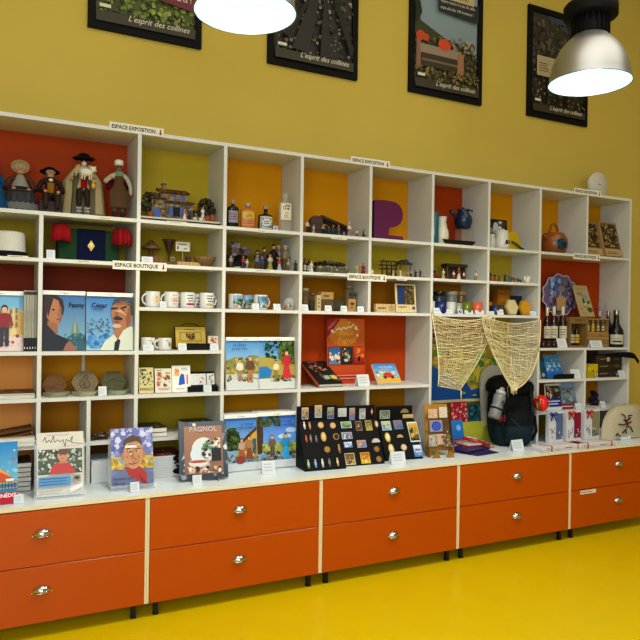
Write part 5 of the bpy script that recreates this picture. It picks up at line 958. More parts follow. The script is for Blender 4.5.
t = thing('framed_map', 'cream framed small wooden relief map with blue sea', 'framed map', (X, Y, Z+.002), (-R(6), 0, 0))
MB().box(-w/2, w/2, 0, .012, 0, h, '#cdb98a', bev=.002).build('frame', WOODM, t)
MB().art([('r', .08, .28, .9, .95, '#21386a'), ('p', [(.42, .95), (.9, .95), (.9, .28), (.3, .3), (.44, .45), (.36, .6), (.5, .75)], '#4a3a22'), ('n', .42, .3, .9, .95, ['#6a5a38', '#34291a', '#8a7850', '#57482c'], 60, .05, 9), ('lines', .1, .16, .6, .22, 1, '#5a4a2c'), ('e', .84, .16, .07, .05, '#33508a')], w, h, y=-.0006).build('map_print', PRINT, t)
# big red bay
b = (1.4015, 0.2, 1.0728, 0.2852, 0.4262); X, Y, Z, w, h = b
t = thing('promotional_poster', 'orange red poster showing three books in the wide bay', 'poster', (X, Y, Z), (-R(4), 0, 0))
MB().box(-w/2, w/2, 0, .003, 0, h, '#b8401c').art([('r', 0, 0, 1, .18, '#b03a24', '#b8402a'), ('r', 0, .18, 1, 1, '#b8481c', '#c8641e'), ('e', .45, .78, .42, .2, '#c9761f'), ('e', .4, .86, .25, .14, '#d08826'), ('p', [(0, .7), (.06, .74), (.34, .97), (.3, 1), (0, 1)], '#9a1a20'), ('p', [(0, .78), (.0, .9), (.14, 1), (.32, 1)], '#a8202a'), ('t', 'INÉDIT', .05, .82, .05, '#d8a8a0', .22, 'l', 0, .9),
  ('p', [(.1, .8), (.14, .84), (.17, .8), (.24, .8), (.16, .775)], '#e4dccc'), ('p', [(.72, .85), (.78, .9), (.8, .85), (.84, .83), (.75, .83)], '#e4dccc'), ('p', [(.56, .93), (.6, .96), (.61, .93)], '#e4dccc'), ('p', [(.76, .73), (.8, .77), (.83, .74), (.8, .72)], '#e4dccc'), ('l', [(.25, .82), (.32, .86), (.37, .82), (.44, .87), (.5, .84), (.57, .88), (.62, .86), (.72, .92)], .007, '#e4dccc'),
  ('t', 'Marcel', .5, .745, .065, '#e0b85a', .46, 'c', .15), ('lines', .4, .705, .62, .725, 1, '#d8a04a'), ('t', 'Pagnol', .5, .63, .085, '#e0b85a', .5, 'c', .15), ('r', .02, .29, .98, .57, '#7a2a1a'),
  ('r', .04, .3, .33, .56, '#4a86b8', '#2f5c8e'), ('n', .05, .31, .32, .48, ['#c9a06a', '#b84a3a', '#d8d0c0', '#57503f'], 24, .05, 4), ('r', .36, .3, .65, .56, '#1d2428', '#26323a'), ('n', .38, .33, .63, .54, ['#8a6a44', '#c9c0a8', '#3a4a4a', '#5a3a2a'], 22, .04, 5), ('r', .68, .3, .97, .56, '#8a1a14', '#c04a1d'), ('n', .7, .4, .95, .55, ['#d88a3a', '#c0602a'], 14, .05, 6), ('e', .82, .38, .03, .045, '#2a0d0a'), ('lines', .1, .06, .92, .15, 2, '#d08a70')], w, h, y=-.0006).build('print', GLOSS, t)
b = (1.2092, 0.02, 1.0728, 0.1754, 0.1804)
book((b[0]-.012, .03, S(6), b[3], .126), 'hardback_book', 'dark hardback book with orange spine leaning far back in the red bay', [('r', 0, 0, 1, 1, '#17191a'), ('n', .12, .5, .8, .9, ['#8a4a34', '#57302a', '#b07a5a', '#3a2a28'], 36, .06, 3), ('lines', .2, .92, .7, .96, 1, '#b0a898'), ('n', .3, .12, .95, .42, ['#3a6a6a', '#57503f', '#8a7a4a', '#26484a'], 30, .06, 4), ('r', .4, .18, .62, .34, '#8fae9a'), ('r', .68, .18, .9, .34, '#c9b458')], t=.022, tilt=61, rz=R(4), cover='#17191a', spine='#b8562a')
t = thing('book_wedge', 'clear wedge stand under the dark hardback', 'display stand', (b[0], .06, S(6)))
MB().prism([(.03, .0), (.16, 0), (.16, .06)], -.04, .04, '#d0d4d4', rotm((0, 0, 0), 0, 0, R(90))).build('wedge', ACRYL, t)
price_card((1.4345, 0.03, 1.0728, 0.1106, 0.0756), 'white price card in the wide red bay between poster and comic', R(8))
b = (1.6299, 0.03, 1.0728, 0.1691, 0.1488)
book((b[0], .03, b[2], b[3], .118), 'comic_album', 'small comic with a red car and blue sky leaning in the red bay', [sky('#2f78bc', '#9cc4da'), ('r', 0, 0, 1, .3, '#c9a24a'), ('n', 0, .25, 1, .6, ['#8aa04a', '#57793a', '#c0c8b0', '#d8d0b8'], 40, .07, 8), ('e', .52, .4, .2, .13, '#b8261e'), ('r', .3, .3, .74, .4, '#c0301f'), ('e', .36, .28, .06, .06, '#1d1a18'), ('e', .68, .28, .06, .06, '#1d1a18'), ('t', 'VACANCES', .5, .76, .1, '#d8e4ea', .66), ('lines', .3, .66, .7, .72, 1, '#c9d8e0')], t=.02, tilt=40, rz=R(-4))

# ------------------------------------------------------------------ black badge boards
def board(pxw, label, TL, TR, BL, hh, dy):
    """TL, TR, BL : panel corners in metres (front plane bottom at BL.y)"""
    w = TR[0]-TL[0]; return w
BG = 'magnets and pins on the black boards'
def badge_board(bx, dz, dy, hh, label, items, heads):
    X, Y, Z, w, _ = bx; t = thing('badge_board', label, 'display board', (X, Y, Z), R(-4), 'black badge display boards')
    L = math.hypot(dz, dy); a = math.atan2(dy, dz)
    m = MB(); M = rotm((0, 0, 0), -a); m.box(-w/2, w/2, 0, .004, 0, L, '#0e0e10', M)
    m.prism([(0, .0), (.0, 0), (dy+.03, 0), (dy+.03, dz), (dy, dz)], -w/2+.0, -w/2+.003, '#0e0e10', rotm((0, 0, 0), 0, 0, R(90)) @ Matrix.Scale(-1, 4, (0, 1, 0)))
    m.build('sloped_panel', PAINT, t); MB().box(-w/2, w/2, dy+.026, dy+.03, dz-.01, dz+hh, '#0c0c0e').build('header_panel', PAINT, t)
    MB().box(-w/2, w/2, .0, dy+.03, -.0002, .003, '#0c0c0e').build('base', PAINT, t)
    Mr = Matrix.Translation((X, Y, Z)) @ Matrix.Rotation(R(-4), 4, 'Z')
    for (u, v, kind, sz, cols, lab, hd) in [i+(0,) for i in items]+[i+(1,) for i in heads]:
        base = Mr @ (Matrix.Translation(((u-.5)*w, dy+.0255, dz+hh*(1-v))) if hd else M @ Matrix.Translation(((u-.5)*w, -.0005, (1-v)*L)))
        sz = tuple(q*1.27 for q in sz) if isinstance(sz, tuple) else sz*1.25; mb = MB(); s = sz; A = cols
        if kind == 'disc': mb.lathe([(s, 0), (s, .004), (s*.92, .006), (.001, .006)], A[0], n=20, M=rotm((0, 0, 0), R(90))); mb.lathe([(s*.7, .0061), (.001, .0062)], A[1], n=18, M=rotm((0, 0, 0), R(90)), cap=False)
        elif kind == 'fig':
            mb.ell(0, -.003, s*1.2, s*.42, .003, s*.42, A[0], 10, 5).ell(0, -.003, 0, s*.5, .003, s*1.05, A[1], 10, 6).box(-s*.35, s*.35, -.006, -.001, -s*1.5, -s*.6, A[-1], bev=.001)
        elif kind == 'oval': mb.ell(0, -.002, 0, s*.62, .004, s, A[0], 16, 6).ell(0, -.005, 0, s*.35, .002, s*.7, A[1], 14, 5)
        elif kind == 'arc': mb.prism([(s*math.cos(R(180*k/12)), s*.9*math.sin(R(180*k/12))-s*.4) for k in range(13)], -.005, 0, A[0])
        else:
            ww, hh2 = (sz if isinstance(sz, tuple) else (sz, sz)); mb.box(-ww/2, ww/2, -.003, 0, -hh2/2, hh2/2, A[0], bev=.0004)
            mb.art([('r', .05, .06, .95, .94, A[1], A[2] if len(A) > 2 else A[1]), ('n', .1, .08, .9, .7, A[1:], 18, .13, int(u*100+v*1000))], ww, hh2, Matrix.Translation((0, 0, -hh2/2)), -.0032)
            if kind == 'strip': pass
        o = mb.build('magnet', PRINT, None); o.matrix_world = base; tag(o, lab, 'magnet', BG)
WDC = ['#b08a52', '#8a6434']; 
bx1 = (1.0855, -0.1533, 0.6162, 0.2602, 0.3143); bx2 = (1.371, -0.1251, 0.6162, 0.2631, 0.3083); bx3 = (1.6768, -0.1032, 0.6162, 0.269, 0.284)
f4 = lambda r, w: '%s badge in the %s row of the left black board' % (w, r)
badge_board((bx1[0]-.03, bx1[1]-.03, CT, bx1[3], 0), .27, .12, .085, 'left black badge board with wooden pins', [
    (.13, .09, 'fig', .012, ['#c9bca8', '#d8d4c8', '#a8a498'], 'white figure pin, first in the upper row of the left black board'), (.26, .1, 'fig', .012, ['#c08a68', '#c98a6a', '#a86a4a'], 'pink orange figure pin, second in the upper row of the left black board'), (.53, .1, 'disc', .0155, ['#b89262', '#c7a578'], 'large wooden disc, left of two in the upper row of the left board'), (.83, .12, 'disc', .0155, ['#b89262', '#c7a578'], 'large wooden disc, right of two in the upper row of the left board'),
    (.13, .36, 'fig', .012, ['#8a5a3a', '#b8603a', '#8a4a3a'], 'orange figure pin, first in the second row of the left black board'), (.24, .36, 'fig', .012, ['#8a6a5a', '#8a8084', '#6a6468'], 'grey figure pin, second in the second row of the left black board'), (.37, .38, 'fig', .012, ['#8a6a5a', '#7a6a8a', '#57486a'], 'mauve figure pin, third in the second row of the left black board'), (.56, .34, 'oval', .024, ['#b89658', '#d0b680'], 'tall oval wooden pin on the left black board'), (.87, .35, 'disc', .0165, ['#a87a44', '#1d1510'], 'wooden ring with black centre on the left black board'),
    (.6, .6, 'disc', .0165, ['#8a6434', '#a07a44'], 'dark wooden disc in the third row of the left black board'), (.9, .6, 'fig', .014, ['#b08a52', '#a87a48', '#8a6434'], 'wooden figure pin in the third row of the left black board'),
    (.1, .86, 'fig', .013, ['#8fae84', '#a8c09a', '#7a9a70'], 'pale green figure pin in the bottom row of the left black board'), (.27, .86, 'fig', .013, ['#7a9ac9', '#8fb0dc', '#6a86b4'], 'pale blue figure pin in the bottom row of the left black board'), (.44, .86, 'fig', .013, ['#b8c4bc', '#ccd4cc', '#a4b0a8'], 'white figure pin in the bottom row of the left black board'), (.61, .86, 'fig', .013, ['#6a5f58', '#8a8078', '#57504a'], 'grey brown figure pin in the bottom row of the left black board'), (.81, .86, 'fig', .013, ['#c9a878', '#d4b88a', '#a88a5a'], 'beige figure pin in the bottom row of the left black board')],
    [(.2, .5, 'rect', (.034, .055), ['#c9c4b8', '#3a6aa8', '#c99a34', '#2a3a24'], 'blue and yellow picture magnet, left on the left board header'), (.53, .4, 'rect', (.036, .058), ['#d8d4c8', '#7a9ab0', '#b89a6a', '#8a4a34'], 'white bordered picture magnet, middle of the left board header'), (.84, .55, 'rect', (.034, .055), ['#8aa4c0', '#3a5a8a', '#a8986a', '#57503f'], 'blue house picture magnet, right on the left board header')])
badge_board((bx2[0]-.03, bx2[1]-.03, CT, bx2[3], 0), .255, .12, .085, 'middle black badge board with picture magnets', [
    (.18, .1, 'rect', (.055, .032), ['#d0d4cc', '#3a8a9a', '#8aa04a', '#6a5a3a'], 'teal landscape magnet, top left of the middle board'), (.5, .14, 'rect', (.034, .048), ['#8a7a5a', '#6a4a2a', '#3a2d20', '#b09a6a'], 'brown portrait magnet in the top row of the middle board'), (.76, .14, 'rect', (.034, .05), ['#c9b468', '#b8a048', '#57482c', '#8a7a44'], 'yellow portrait magnet in the top row of the middle board'), (.97, .12, 'oval', .022, ['#57401f', '#c9b48a'], 'bottle shaped magnet at the right edge of the middle board'),
    (.15, .34, 'rect', (.055, .034), ['#b8bcc4', '#57608a', '#8a8a9a', '#c9c4c4'], 'mauve landscape magnet in the second row of the middle board'), (.14, .54, 'rect', (.046, .03), ['#2a4a8a', '#5a86c4', '#c9ccd0', '#2a3a5a'], 'blue cluster magnet in the third row of the middle board'), (.49, .54, 'rect', (.048, .036), ['#a8b4d0', '#5a78b8', '#c9783a', '#d8a83a'], 'blue and orange picture magnet in the third row of the middle board'), (.87, .49, 'arc', .023, ['#b8b8ac', '#b8b8ac'], 'pale half moon magnet on the middle board'), (.85, .68, 'disc', .016, ['#7a5430', '#94703f'], 'wooden disc above another at the right of the middle board'), (.86, .9, 'disc', .016, ['#7a5430', '#94703f'], 'lowest wooden disc at the right of the middle board'),
    (.13, .85, 'rect', (.052, .056), ['#c9c08a', '#b8a86a', '#57402c', '#a84a3a'], 'square cream picture magnet at the bottom left of the middle board'), (.52, .85, 'rect', (.05, .054), ['#d0b030', '#c9a830', '#a8542a', '#e0c860'], 'square yellow magnet at the bottom of the middle board')],
    [(.14, .45, 'rect', (.046, .042), ['#c4c4c0', '#b8bab8'], 'blank white card on the middle board header'), (.4, .6, 'rect', (.03, .06), ['#8aa8c9', '#3a78b8', '#c98a4a', '#a84a34'], 'tall blue picture magnet on the middle board header'), (.67, .62, 'rect', (.034, .052), ['#b4b4b8', '#c4c4c4', '#8a8a8a'], 'grey white magnet with small figure on the middle board header'), (.92, .5, 'fig', .012, ['#8a3a2a', '#c9a884', '#57302a'], 'red figure pin at the right of the middle board header')])
badge_board((bx3[0]-.03, bx3[1]-.02, CT, bx3[3], 0), .235, .12, .085, 'right black badge board with framed magnets', [
    (.2, .14, 'rect', (.052, .048), ['#b0c4d0', '#4a9ac4', '#c9b870', '#a89a7a'], 'blue and cream picture magnet at the top left of the right board'), (.52, .13, 'rect', (.05, .046), ['#7a8aa8', '#3a5a9a', '#8a6a6a', '#57709a'], 'blue village picture magnet at the top middle of the right board'), (.9, .33, 'rect', (.058, .105), ['#d4d2c8', '#1d231d', '#c9a84a', '#2a2d24'], 'large white framed dark picture magnet on the right board'), (.17, .43, 'oval', .026, ['#c9a82a', '#d8d8d0'], 'yellow and white figure magnet, upper left of the right board'), (.5, .42, 'arc', .018, ['#b09866', '#b09866'], 'wooden village silhouette magnet on the right board'),
    (.2, .72, 'oval', .028, ['#c9a82a', '#d4d4cc'], 'yellow and white figure magnet, lower left of the right board'), (.54, .7, 'disc', .017, ['#c4a884', '#d4bc9a'], 'cream round wooden magnet on the right board'), (.9, .8, 'rect', (.05, .062), ['#4a86b8', '#3a86c4', '#d8dce0', '#b83a3a'], 'blue magnet with white winter figure at the lower right of the right board')],
    [(.24, .62, 'rect', (.056, .042), ['#c4c4b8', '#8a9a8a', '#57634a', '#b8bcb0'], 'grey green landscape magnet on the right board header'), (.78, .4, 'arc', .024, ['#8a7a4a', '#3a3424'], 'bronze village silhouette on the right board header'), (.88, .82, 'rect', (.062, .02), ['#c4ac78', '#c4ac78'], 'pale wooden strip on the right board header')])
price_card((1.5424, -0.2128, 0.6162, 0.1167, 0.0763), 'white price card before the right black badge board', R(-4))
# ================================================================== unit 3
cer = lambda prof, col, loc, n=26, **k: MB().lathe(prof, col, n=n, **k)
b = (1.9781, 0.05, 2.0128, 0.0372, 0.2127); X, Y, Z, w, h = b
tag(MB().lathe([(.028, 0), (.03, .004), (.03, h-.01), (.026, h)], '#1f5a66', n=20).build('teal_canister', CERAM, None, (X-.004, Y, Z)), 'tall teal cylinder partly hidden by the divider, left of the white jug', 'canister')
b = (2.0519, 0.07, 2.0128, 0.0968, 0.1877); X, Y, Z, w, h = b; r = w/2
t = thing('ceramic_jug', 'plain white ceramic jug with rounded belly', 'jug', (X, Y, Z))
MB().lathe([(r*.7, 0), (r*.85, .01), (r, h*.3), (r*.95, h*.48), (r*.6, h*.7), (r*.58, h*.85), (r*.72, h), (r*.66, h), (r*.5, h*.8), (.001, h*.6)], '#c9c4b4', n=28).build('body', CERAM, t)
MB().tube([(r*.6, .01, h*.85), (r*1.05, .02, h*.78), (r*1.1, .02, h*.5), (r*.9, .01, h*.38)], .006, '#c9c4b4', 7).build('handle', CERAM, t)
b = (2.2906, 0.09, 2.0128, 0.0972, 0.1261); X, Y, Z, w, h = b
t = thing('acrylic_block', 'clear acrylic block holding up the blue pot', 'display stand', (X-.005, Y, Z)); MB().box(-w/2, w/2, 0, .07, 0, h, '#b8a890', bev=.002).build('clear_body', ACRYL, t)
b = (2.2797, 0.12, 2.0128, 0.1283, 0.2447); r = b[3]/2; hh = b[3]*1.12
t = thing('long_handled_pot', 'dark blue round pot with long side handle on a clear block', 'pot', (X-.012, Y+.035, Z+h+.0015))
MB().lathe([(r*.55, 0), (r*.8, .01), (r, hh*.4), (r*.92, hh*.62), (r*.62, hh*.8), (r*.6, hh*.86), (r*.72, hh*.96), (r*.66, hh*.96), (r*.5, hh*.8), (.001, hh*.5)], '#172a45', n=28).build('body', CERAM, t)
MB().tube([(-r*.8, -.01, hh*.4), (-r*1.5, -.02, hh*.62), (-r*2.1, -.03, hh*.78)], [.011, .012, .015], '#172a45', 10).build('handle', CERAM, t)
MB().tube([(r*.5, -r*.45, hh*.9), (r*.75, -r*.6, hh*.92), (r*.8, -r*.5, hh*.84)], .005, '#172a45', 6).lathe([(r*.6, hh*.9), (r*.5, hh*.97), (r*.12, hh*1.0), (r*.12, hh*1.06), (.001, hh*1.08)], '#13233a').build('lid', CERAM, t)
b = (2.167, 0.02, 2.0128, 0.2823, 0.0339); w = b[3]
t = thing('serving_tray', 'black rectangular tray lying before the jug and blue pot', 'tray', (b[0], b[1], b[2])); m = MB()
m.box(-w*.42, w*.42, .01, .055, 0, .005, '#14161c').add([(-w*.42, .01, .003), (w*.42, .01, .003), (w*.42, .055, .003), (-w*.42, .055, .003), (-w/2, 0, .032), (w/2, 0, .032), (w/2, .065, .032), (-w/2, .065, .032)], [(0, 1, 5, 4), (1, 2, 6, 5), (2, 3, 7, 6), (3, 0, 4, 7)], '#14161c'); m.build('tray', GLOSS, t)
b = (2.2452, 0.2, 2.0128, 0.1153, 0.1352); t = thing('acrylic_shelf', 'low clear acrylic riser behind the black tray', 'display stand', (b[0], .2, S(2)))
MB().box(-.05, .05, 0, .05, .05, .053, '#c0a898').box(-.05, -.047, 0, .05, 0, .05, '#c0a898').box(.047, .05, 0, .05, 0, .05, '#c0a898').build('clear_body', ACRYL, t)
# printed canvas, white jug with photo, yellow bag
b = (2.6258, 0.14, 2.0128, 0.1703, 0.2296); X, Y, Z, w, h = b
t = thing('photo_print', 'black and white photo print standing behind the printed jug', 'photo', (X, Y, Z), (-R(5), 0, 0))
MB().box(-w/2, w/2, 0, .006, 0, h, '#1a1815').art([('n', .05, .1, .95, .95, ['#b0aca4', '#8a867e', '#3a3834', '#d0ccc4'], 46, .12, 12), ('e', .35, .7, .16, .2, '#b4b0ac'), ('e', .72, .6, .2, .12, '#c4c0b8')], w, h, y=-.0004).build('print', PRINT, t)
b = (2.5782, 0.06, 2.0128, 0.1395, 0.1299); X, Y, Z, w, h = b; r = w*.42
t = thing('printed_jug', 'white jug with black drawing before the photo print', 'jug', (X-.006, Y, Z), R(10))
MB().lathe([(r*.85, 0), (r*.98, .01), (r, h*.4), (r*.8, h*.75), (r*.82, h), (r*.76, h), (r*.7, h*.7), (.001, h*.3)], '#c9c6bc', n=28).build('body', CERAM, t)
MB().tube([(r*.75, -.005, h*.85), (r*1.35, -.01, h*.8), (r*1.4, -.01, h*.5), (r*.95, -.005, h*.35)], .006, '#c9c6bc', 7).build('handle', CERAM, t)
wrapped([('n', .2, .2, .8, .8, ['#1d1b19', '#3a3734', '#57534e'], 20, .09, 5)], r*1.0, r*1.5, h*.45, h*.12, None, 'print', t, CERAM)
b = (2.4772, 0.05, 2.0128, 0.0547, 0.079); X, Y, Z, w, h = b
tag(MB().lathe([(.02, 0), (.026, .01), (.027, .05), (.018, .085), (.02, .1), (.001, .09)], '#b8b4a8', n=20).build('small_vase', CERAM, None, (X, Y, Z)), 'small white vase at the left of the printed jug', 'vase')
b = (2.6772, 0.05, 2.0128, 0.1609, 0.136); X, Y, Z, w, h = b
t = thing('yellow_pouch', 'yellow cloth pouch leaning to the right with a green strap', 'pouch', (X, Y, Z)); m = MB()
m.prism([(-w*.5, 0), (w*.5, 0), (w*.45, h*.3), (w*.2, h*.98), (w*.05, h), (-w*.3, h*.9), (-w*.42, h*.4)], 0, .035, '#b59a10'); m.build('pouch_body', FABRIC, t)
MB().tube([(-w*.15, -.006, h*.42), (w*.1, -.012, h*.3), (w*.4, -.012, h*.1), (w*.55, -.01, .008)], .007, '#3d4a34', 6).build('strap', FABRIC, t)
o = MB().prism([(-.04, 0), (.028, 0), (.02, .022), (-.01, .03), (-.035, .02)], 0, .018, '#c08a10').build('yellow_cheese_block', FABRIC, None, (2.5912, 0.02, 2.0128, 0.0697, 0.0412)[:3]); tag(o, 'small orange yellow wedge lying before the printed jug', 'ornament')
# row 3 stable & santons
b = (2.2073, 0.1, 1.7778, 0.1654, 0.1125); X, Y, Z, w, h = b
t = thing('toy_stable', 'small dark wooden stable behind painted figurines', 'model', (X, Y, Z)); m = MB()
m.box(-w/2, w/2, .05, .055, 0, h*.8, '#4a3826').box(-w/2, -w/2+.008, 0, .055, 0, h*.8, '#57432e').box(w/2-.008, w/2, 0, .055, 0, h*.8, '#57432e').box(-w/2-.006, w/2+.006, -.008, .06, h*.8, h, '#2a2018')
for k in range(6): m.box(-w*.4+w*.15*k, -w*.4+w*.15*k+.005, .046, .05, 0, h*.8, '#33261a')
m.build('timber', WOODM, t)
o = MB().box(-.02, .02, 0, .02, 0, .035, '#7a1d1c').build('red_box', PAINT, None, (2.0373, 0.12, 1.7778, 0.0338, 0.1258)[:3]); tag(o, 'small dark red box behind the leftmost figurine', 'box')
for k, (b, ct, lo, ht) in enumerate([((1.965, 0.03, 1.7778, 0.0288, 0.0486), '#2a2622', '#8a2a26', '#1d1a18'), ((2.0346, 0.04, 1.7778, 0.046, 0.0727), '#b8b09c', '#a89878', '#6a5a40'), ((2.1233, 0.04, 1.7778, 0.0383, 0.0634), '#c9c4b8', '#a83a34', '#57402c'), ((2.166, 0.04, 1.7778, 0.0386, 0.0585), '#8a3a30', '#c4b09a', '#3a2a20'), ((2.2098, 0.03, 1.7778, 0.0302, 0.0394), '#c4bcb0', '#7a3a34', '#2a2420'), ((2.3142, 0.04, 1.7778, 0.0397, 0.0446), '#b8b0a0', '#8a6a4a', '#7a3a30')]):
    santon(b, ct, lo, ht, '%s of the six painted figurines before the toy stable' % ORD[k], 'painted figurines before the toy stable', skirt=k % 2 == 1, pose=k % 2)
for k, (b, ct, lo, ht) in enumerate([((2.5072, 0.1, 1.7778, 0.0184, 0.085), '#3a2a22', '#57402c', '#2a1f18'), ((2.4845, 0.04, 1.7778, 0.041, 0.0663), '#4a2d28', '#8a2a26', '#6a3a2a'), ((2.5235, 0.04, 1.7778, 0.0368, 0.0645), '#6a4a34', '#57402c', '#8a6a48'), ((2.5787, 0.05, 1.7778, 0.0372, 0.0711), '#2d3a42', '#26343c', '#3a2a20'), ((2.6165, 0.04, 1.7778, 0.0374, 0.0437), '#2a6a8a', '#3a5a6a', '#57402c')]):
    santon(b, ct, lo, ht, '%s of the five dark figurines on the right middle shelf' % ORD[k], 'dark figurines on the right middle shelf', skirt=k % 2 == 0, pose=k % 2)
def animal(b, col, label, cat='figurine'):
    X, Y, Z, w, h = b; m = MB(); m.ell(0, 0, h*.55, w*.36, w*.18, h*.22, col, 10, 6)
    for a in (-.25, .25):
        for q in (-.08, .08): m.tube([(a*w, q*w, h*.5), (a*w, q*w, 0)], w*.05, col, 5)
    m.tube([(-.3*w, 0, h*.6), (-.42*w, 0, h*.8)], w*.1, col, 6).ell(-.46*w, 0, h*.84, w*.14, w*.09, h*.11, col, 8, 5)
    for q in (-1, 1): m.tube([(-.43*w, q*.06*w, h*.9), (-.42*w, q*.1*w, h)], w*.03, col, 4)
    return tag(m.build('animal_figurine', PAINT, None, (X, Y, Z)), label, cat)
animal((2.6682, 0.04, 1.7778, 0.0567, 0.0495), '#7a4326', 'tiny brown animal figurine among the dark figurines')
animal((2.7278, 0.04, 1.7778, 0.0525, 0.034), '#4a4044', 'tiny dark grey animal figurine right of the brown one')
b = (2.807, 0.04, 1.7778, 0.0678, 0.0592); X, Y, Z, w, h = b; m = MB().lathe([(.014, 0), (.016, .01), (.008, h*.6), (.006, h*.75)], '#cfcabc', n=14).ell(0, 0, h*.85, .008, .008, .009, '#cfcabc', 10, 6)
for s in (-1, 1): m.prism([(s*.003, h*.3), (s*w*.3, h*.2), (s*w*.5, h*.6), (s*w*.42, h*.95), (s*w*.2, h*.8)][::s], .004, .008, '#cfcabc')
tag(m.build('angel_figurine', CERAM, None, (X, Y, Z)), 'small white winged angel figurine at the right end of the shelf', 'figurine')
# row 4: candles / tins left
def tin(b, label, col, lidc, m=CERAM, group='candles and tins on the soap shelf', lab=None):
    X, Y, Z, w, h = b; r = w/2; t = thing('candle_tin', label, 'candle', (X, Y, Z), 0, group)
    MB().lathe([(r*.97, 0), (r, .003), (r, h*.78), (r*.98, h*.8)], col, n=24).build('container', m, t); MB().lathe([(r*1.03, h*.8), (r*1.03, h*.985), (r*.98, h), (.001, h)], lidc, n=24).build('lid', m, t)
    return t
def tumbler(b, label, col, inner, m=CERAM):
    X, Y, Z, w, h = b; r = w/2; t = thing('candle_glass', label, 'candle', (X, Y, Z), 0, 'candles and tins on the soap shelf')
    MB().lathe([(r*.92, 0), (r*.96, .004), (r, h), (r*.94, h), (r*.92, h*.85), (.001, h*.84)], col, n=24).build('glass', m, t); MB().lathe([(.002, h*.8), (.0015, h*.95), (.0005, h*.96)], inner, n=6).build('wick', PAINT, t); return t
tin((2.0734, 0.12, 1.5428, 0.0892, 0.1525), 'dark tin with black lid, back row left', '#30343a', '#17181a'); tin((2.1785, 0.12, 1.5428, 0.0868, 0.1559), 'grey tin with silver lid, back row middle', '#6a6a68', '#85867f'); tin((2.2638, 0.12, 1.5428, 0.075, 0.1587), 'bronze tin with gold lid, back row right', '#5a4526', '#8a6a2c')
tumbler((2.0321, 0.05, 1.5428, 0.092, 0.0813), 'navy blue candle glass in the front row', '#1b2560', '#c9c4b0'); tumbler((2.1185, 0.05, 1.5428, 0.0723, 0.0801), 'white candle glass in the front row', '#b9beb4', '#3a3a30'); tumbler((2.187, 0.05, 1.5428, 0.056, 0.075), 'frosted grey candle glass in the front row', '#8d8f88', '#3a3a30')
tumbler((2.2565, 0.05, 1.5428, 0.083, 0.0837), 'olive green speckled candle glass in the front row', '#5a6a1e', '#c9c4b0'); tumbler((2.3469, 0.05, 1.5428, 0.08, 0.0825), 'coral pink candle glass in the front row', '#c05a44', '#c9c4b0'); tumbler((1.9769, 0.06, 1.5428, 0.0331, 0.0834), 'pale green candle glass at the far left by the divider', '#a9b49a', '#3a3a30')
for b, l in [((1.9843, 0.008, 1.5428, 0.0824, 0.0393), 'before the navy candle'), ((2.0717, 0.008, 1.5428, 0.0839, 0.0311), 'before the white candle'), ((2.2488, 0.008, 1.5428, 0.0825, 0.0279), 'before the green candle'), ((2.3431, 0.008, 1.5428, 0.0885, 0.0298), 'before the coral candle')]: price_card(b, 'white price card '+l, lines=1)
o = MB().box(-.02, .02, 0, .002, 0, .032, '#c8ccd0').art([('e', .5, .5, .3, .32, '#2d4a80'), ('e', .55, .58, .12, .14, '#c4d0dc')], .04, .032, y=-.0004).build('small_card', PRINT, None, (2.1732, 0.008, 1.5428, 0.0599, 0.0332)[:3], (-R(10), 0, 0)); tag(o, 'white card with blue round picture before the candle row', 'card')
# row 4 right: boxes, hex soaps
b = (2.6662, 0.13, 1.5428, 0.119, 0.1831); carton(b, 'brown orange cardboard box behind the hexagonal soaps', '#96600f', .05, [('r', .15, .55, .85, .85, '#a87018'), ('r', .3, .3, .7, .4, '#6a420a')], lidcol='#8a560c')
b = (2.7965, 0.14, 1.5428, 0.1025, 0.1434); carton(b, 'dark navy box behind the yellow soap', '#1a2030', .05, lidcol='#1d2436')
b = (2.4658, 0.05, 1.5428, 0.0227, 0.0819); 
def hexsoap(b, label, col, col2):
    X, Y, Z, w, h = b; r = w*.5; t = thing('hexagonal_soap', label, 'soap', (X, Y, Z+r*.866+.004), (-R(8), 0, R(4)), 'hexagonal soaps'); m = MB().prism(hexp(r), 0, .02, col).prism(hexp(r*.8), -.0015, 0, col2)
    m.build('soap', CERAM, t); m = MB(); m.lay = 2
    m.art([('l', [(.3, .4), (.45, .5), (.55, .45), (.7, .58)], .004, col), ('e', .6, .62, .06, .06, col)], 2*r, 2*r, Matrix.Translation((0, 0, -r)), -.0018).build('relief', CERAM, t)
hexsoap((2.6634, 0.035, 1.5428, 0.1226, 0.101), 'pale cream hexagonal soap', '#b9ae7c', '#c4ba8c'); hexsoap((2.7995, 0.045, 1.5428, 0.121, 0.1011), 'golden yellow hexagonal soap', '#b5831a', '#c08f24')
tumbler((2.512, 0.05, 1.5428, 0.0688, 0.0654), 'small navy candle left of the pale hexagonal soap', '#1d2c56', '#c9c4b0'); tumbler((2.5118, 0.1, 1.5428, 0.0277, 0.091), 'small orange candle behind the divider left of the soaps', '#b06a2c', '#c9c4b0')
for b, l in [((2.4481, 0.008, 1.5428, 0.0587, 0.0249), 'before the small navy candle'), ((2.5299, 0.008, 1.5428, 0.0688, 0.0406), 'before the dark box left of the pale soap'), ((2.8418, 0.008, 1.5428, 0.0635, 0.033), 'right of the golden soap')]: price_card(b, 'white price card '+l, lines=1)
b = (2.6019, 0.06, 1.5428, 0.0654, 0.0711); carton(b, 'small brown carton left of the pale hexagonal soap', '#57421f', .03)

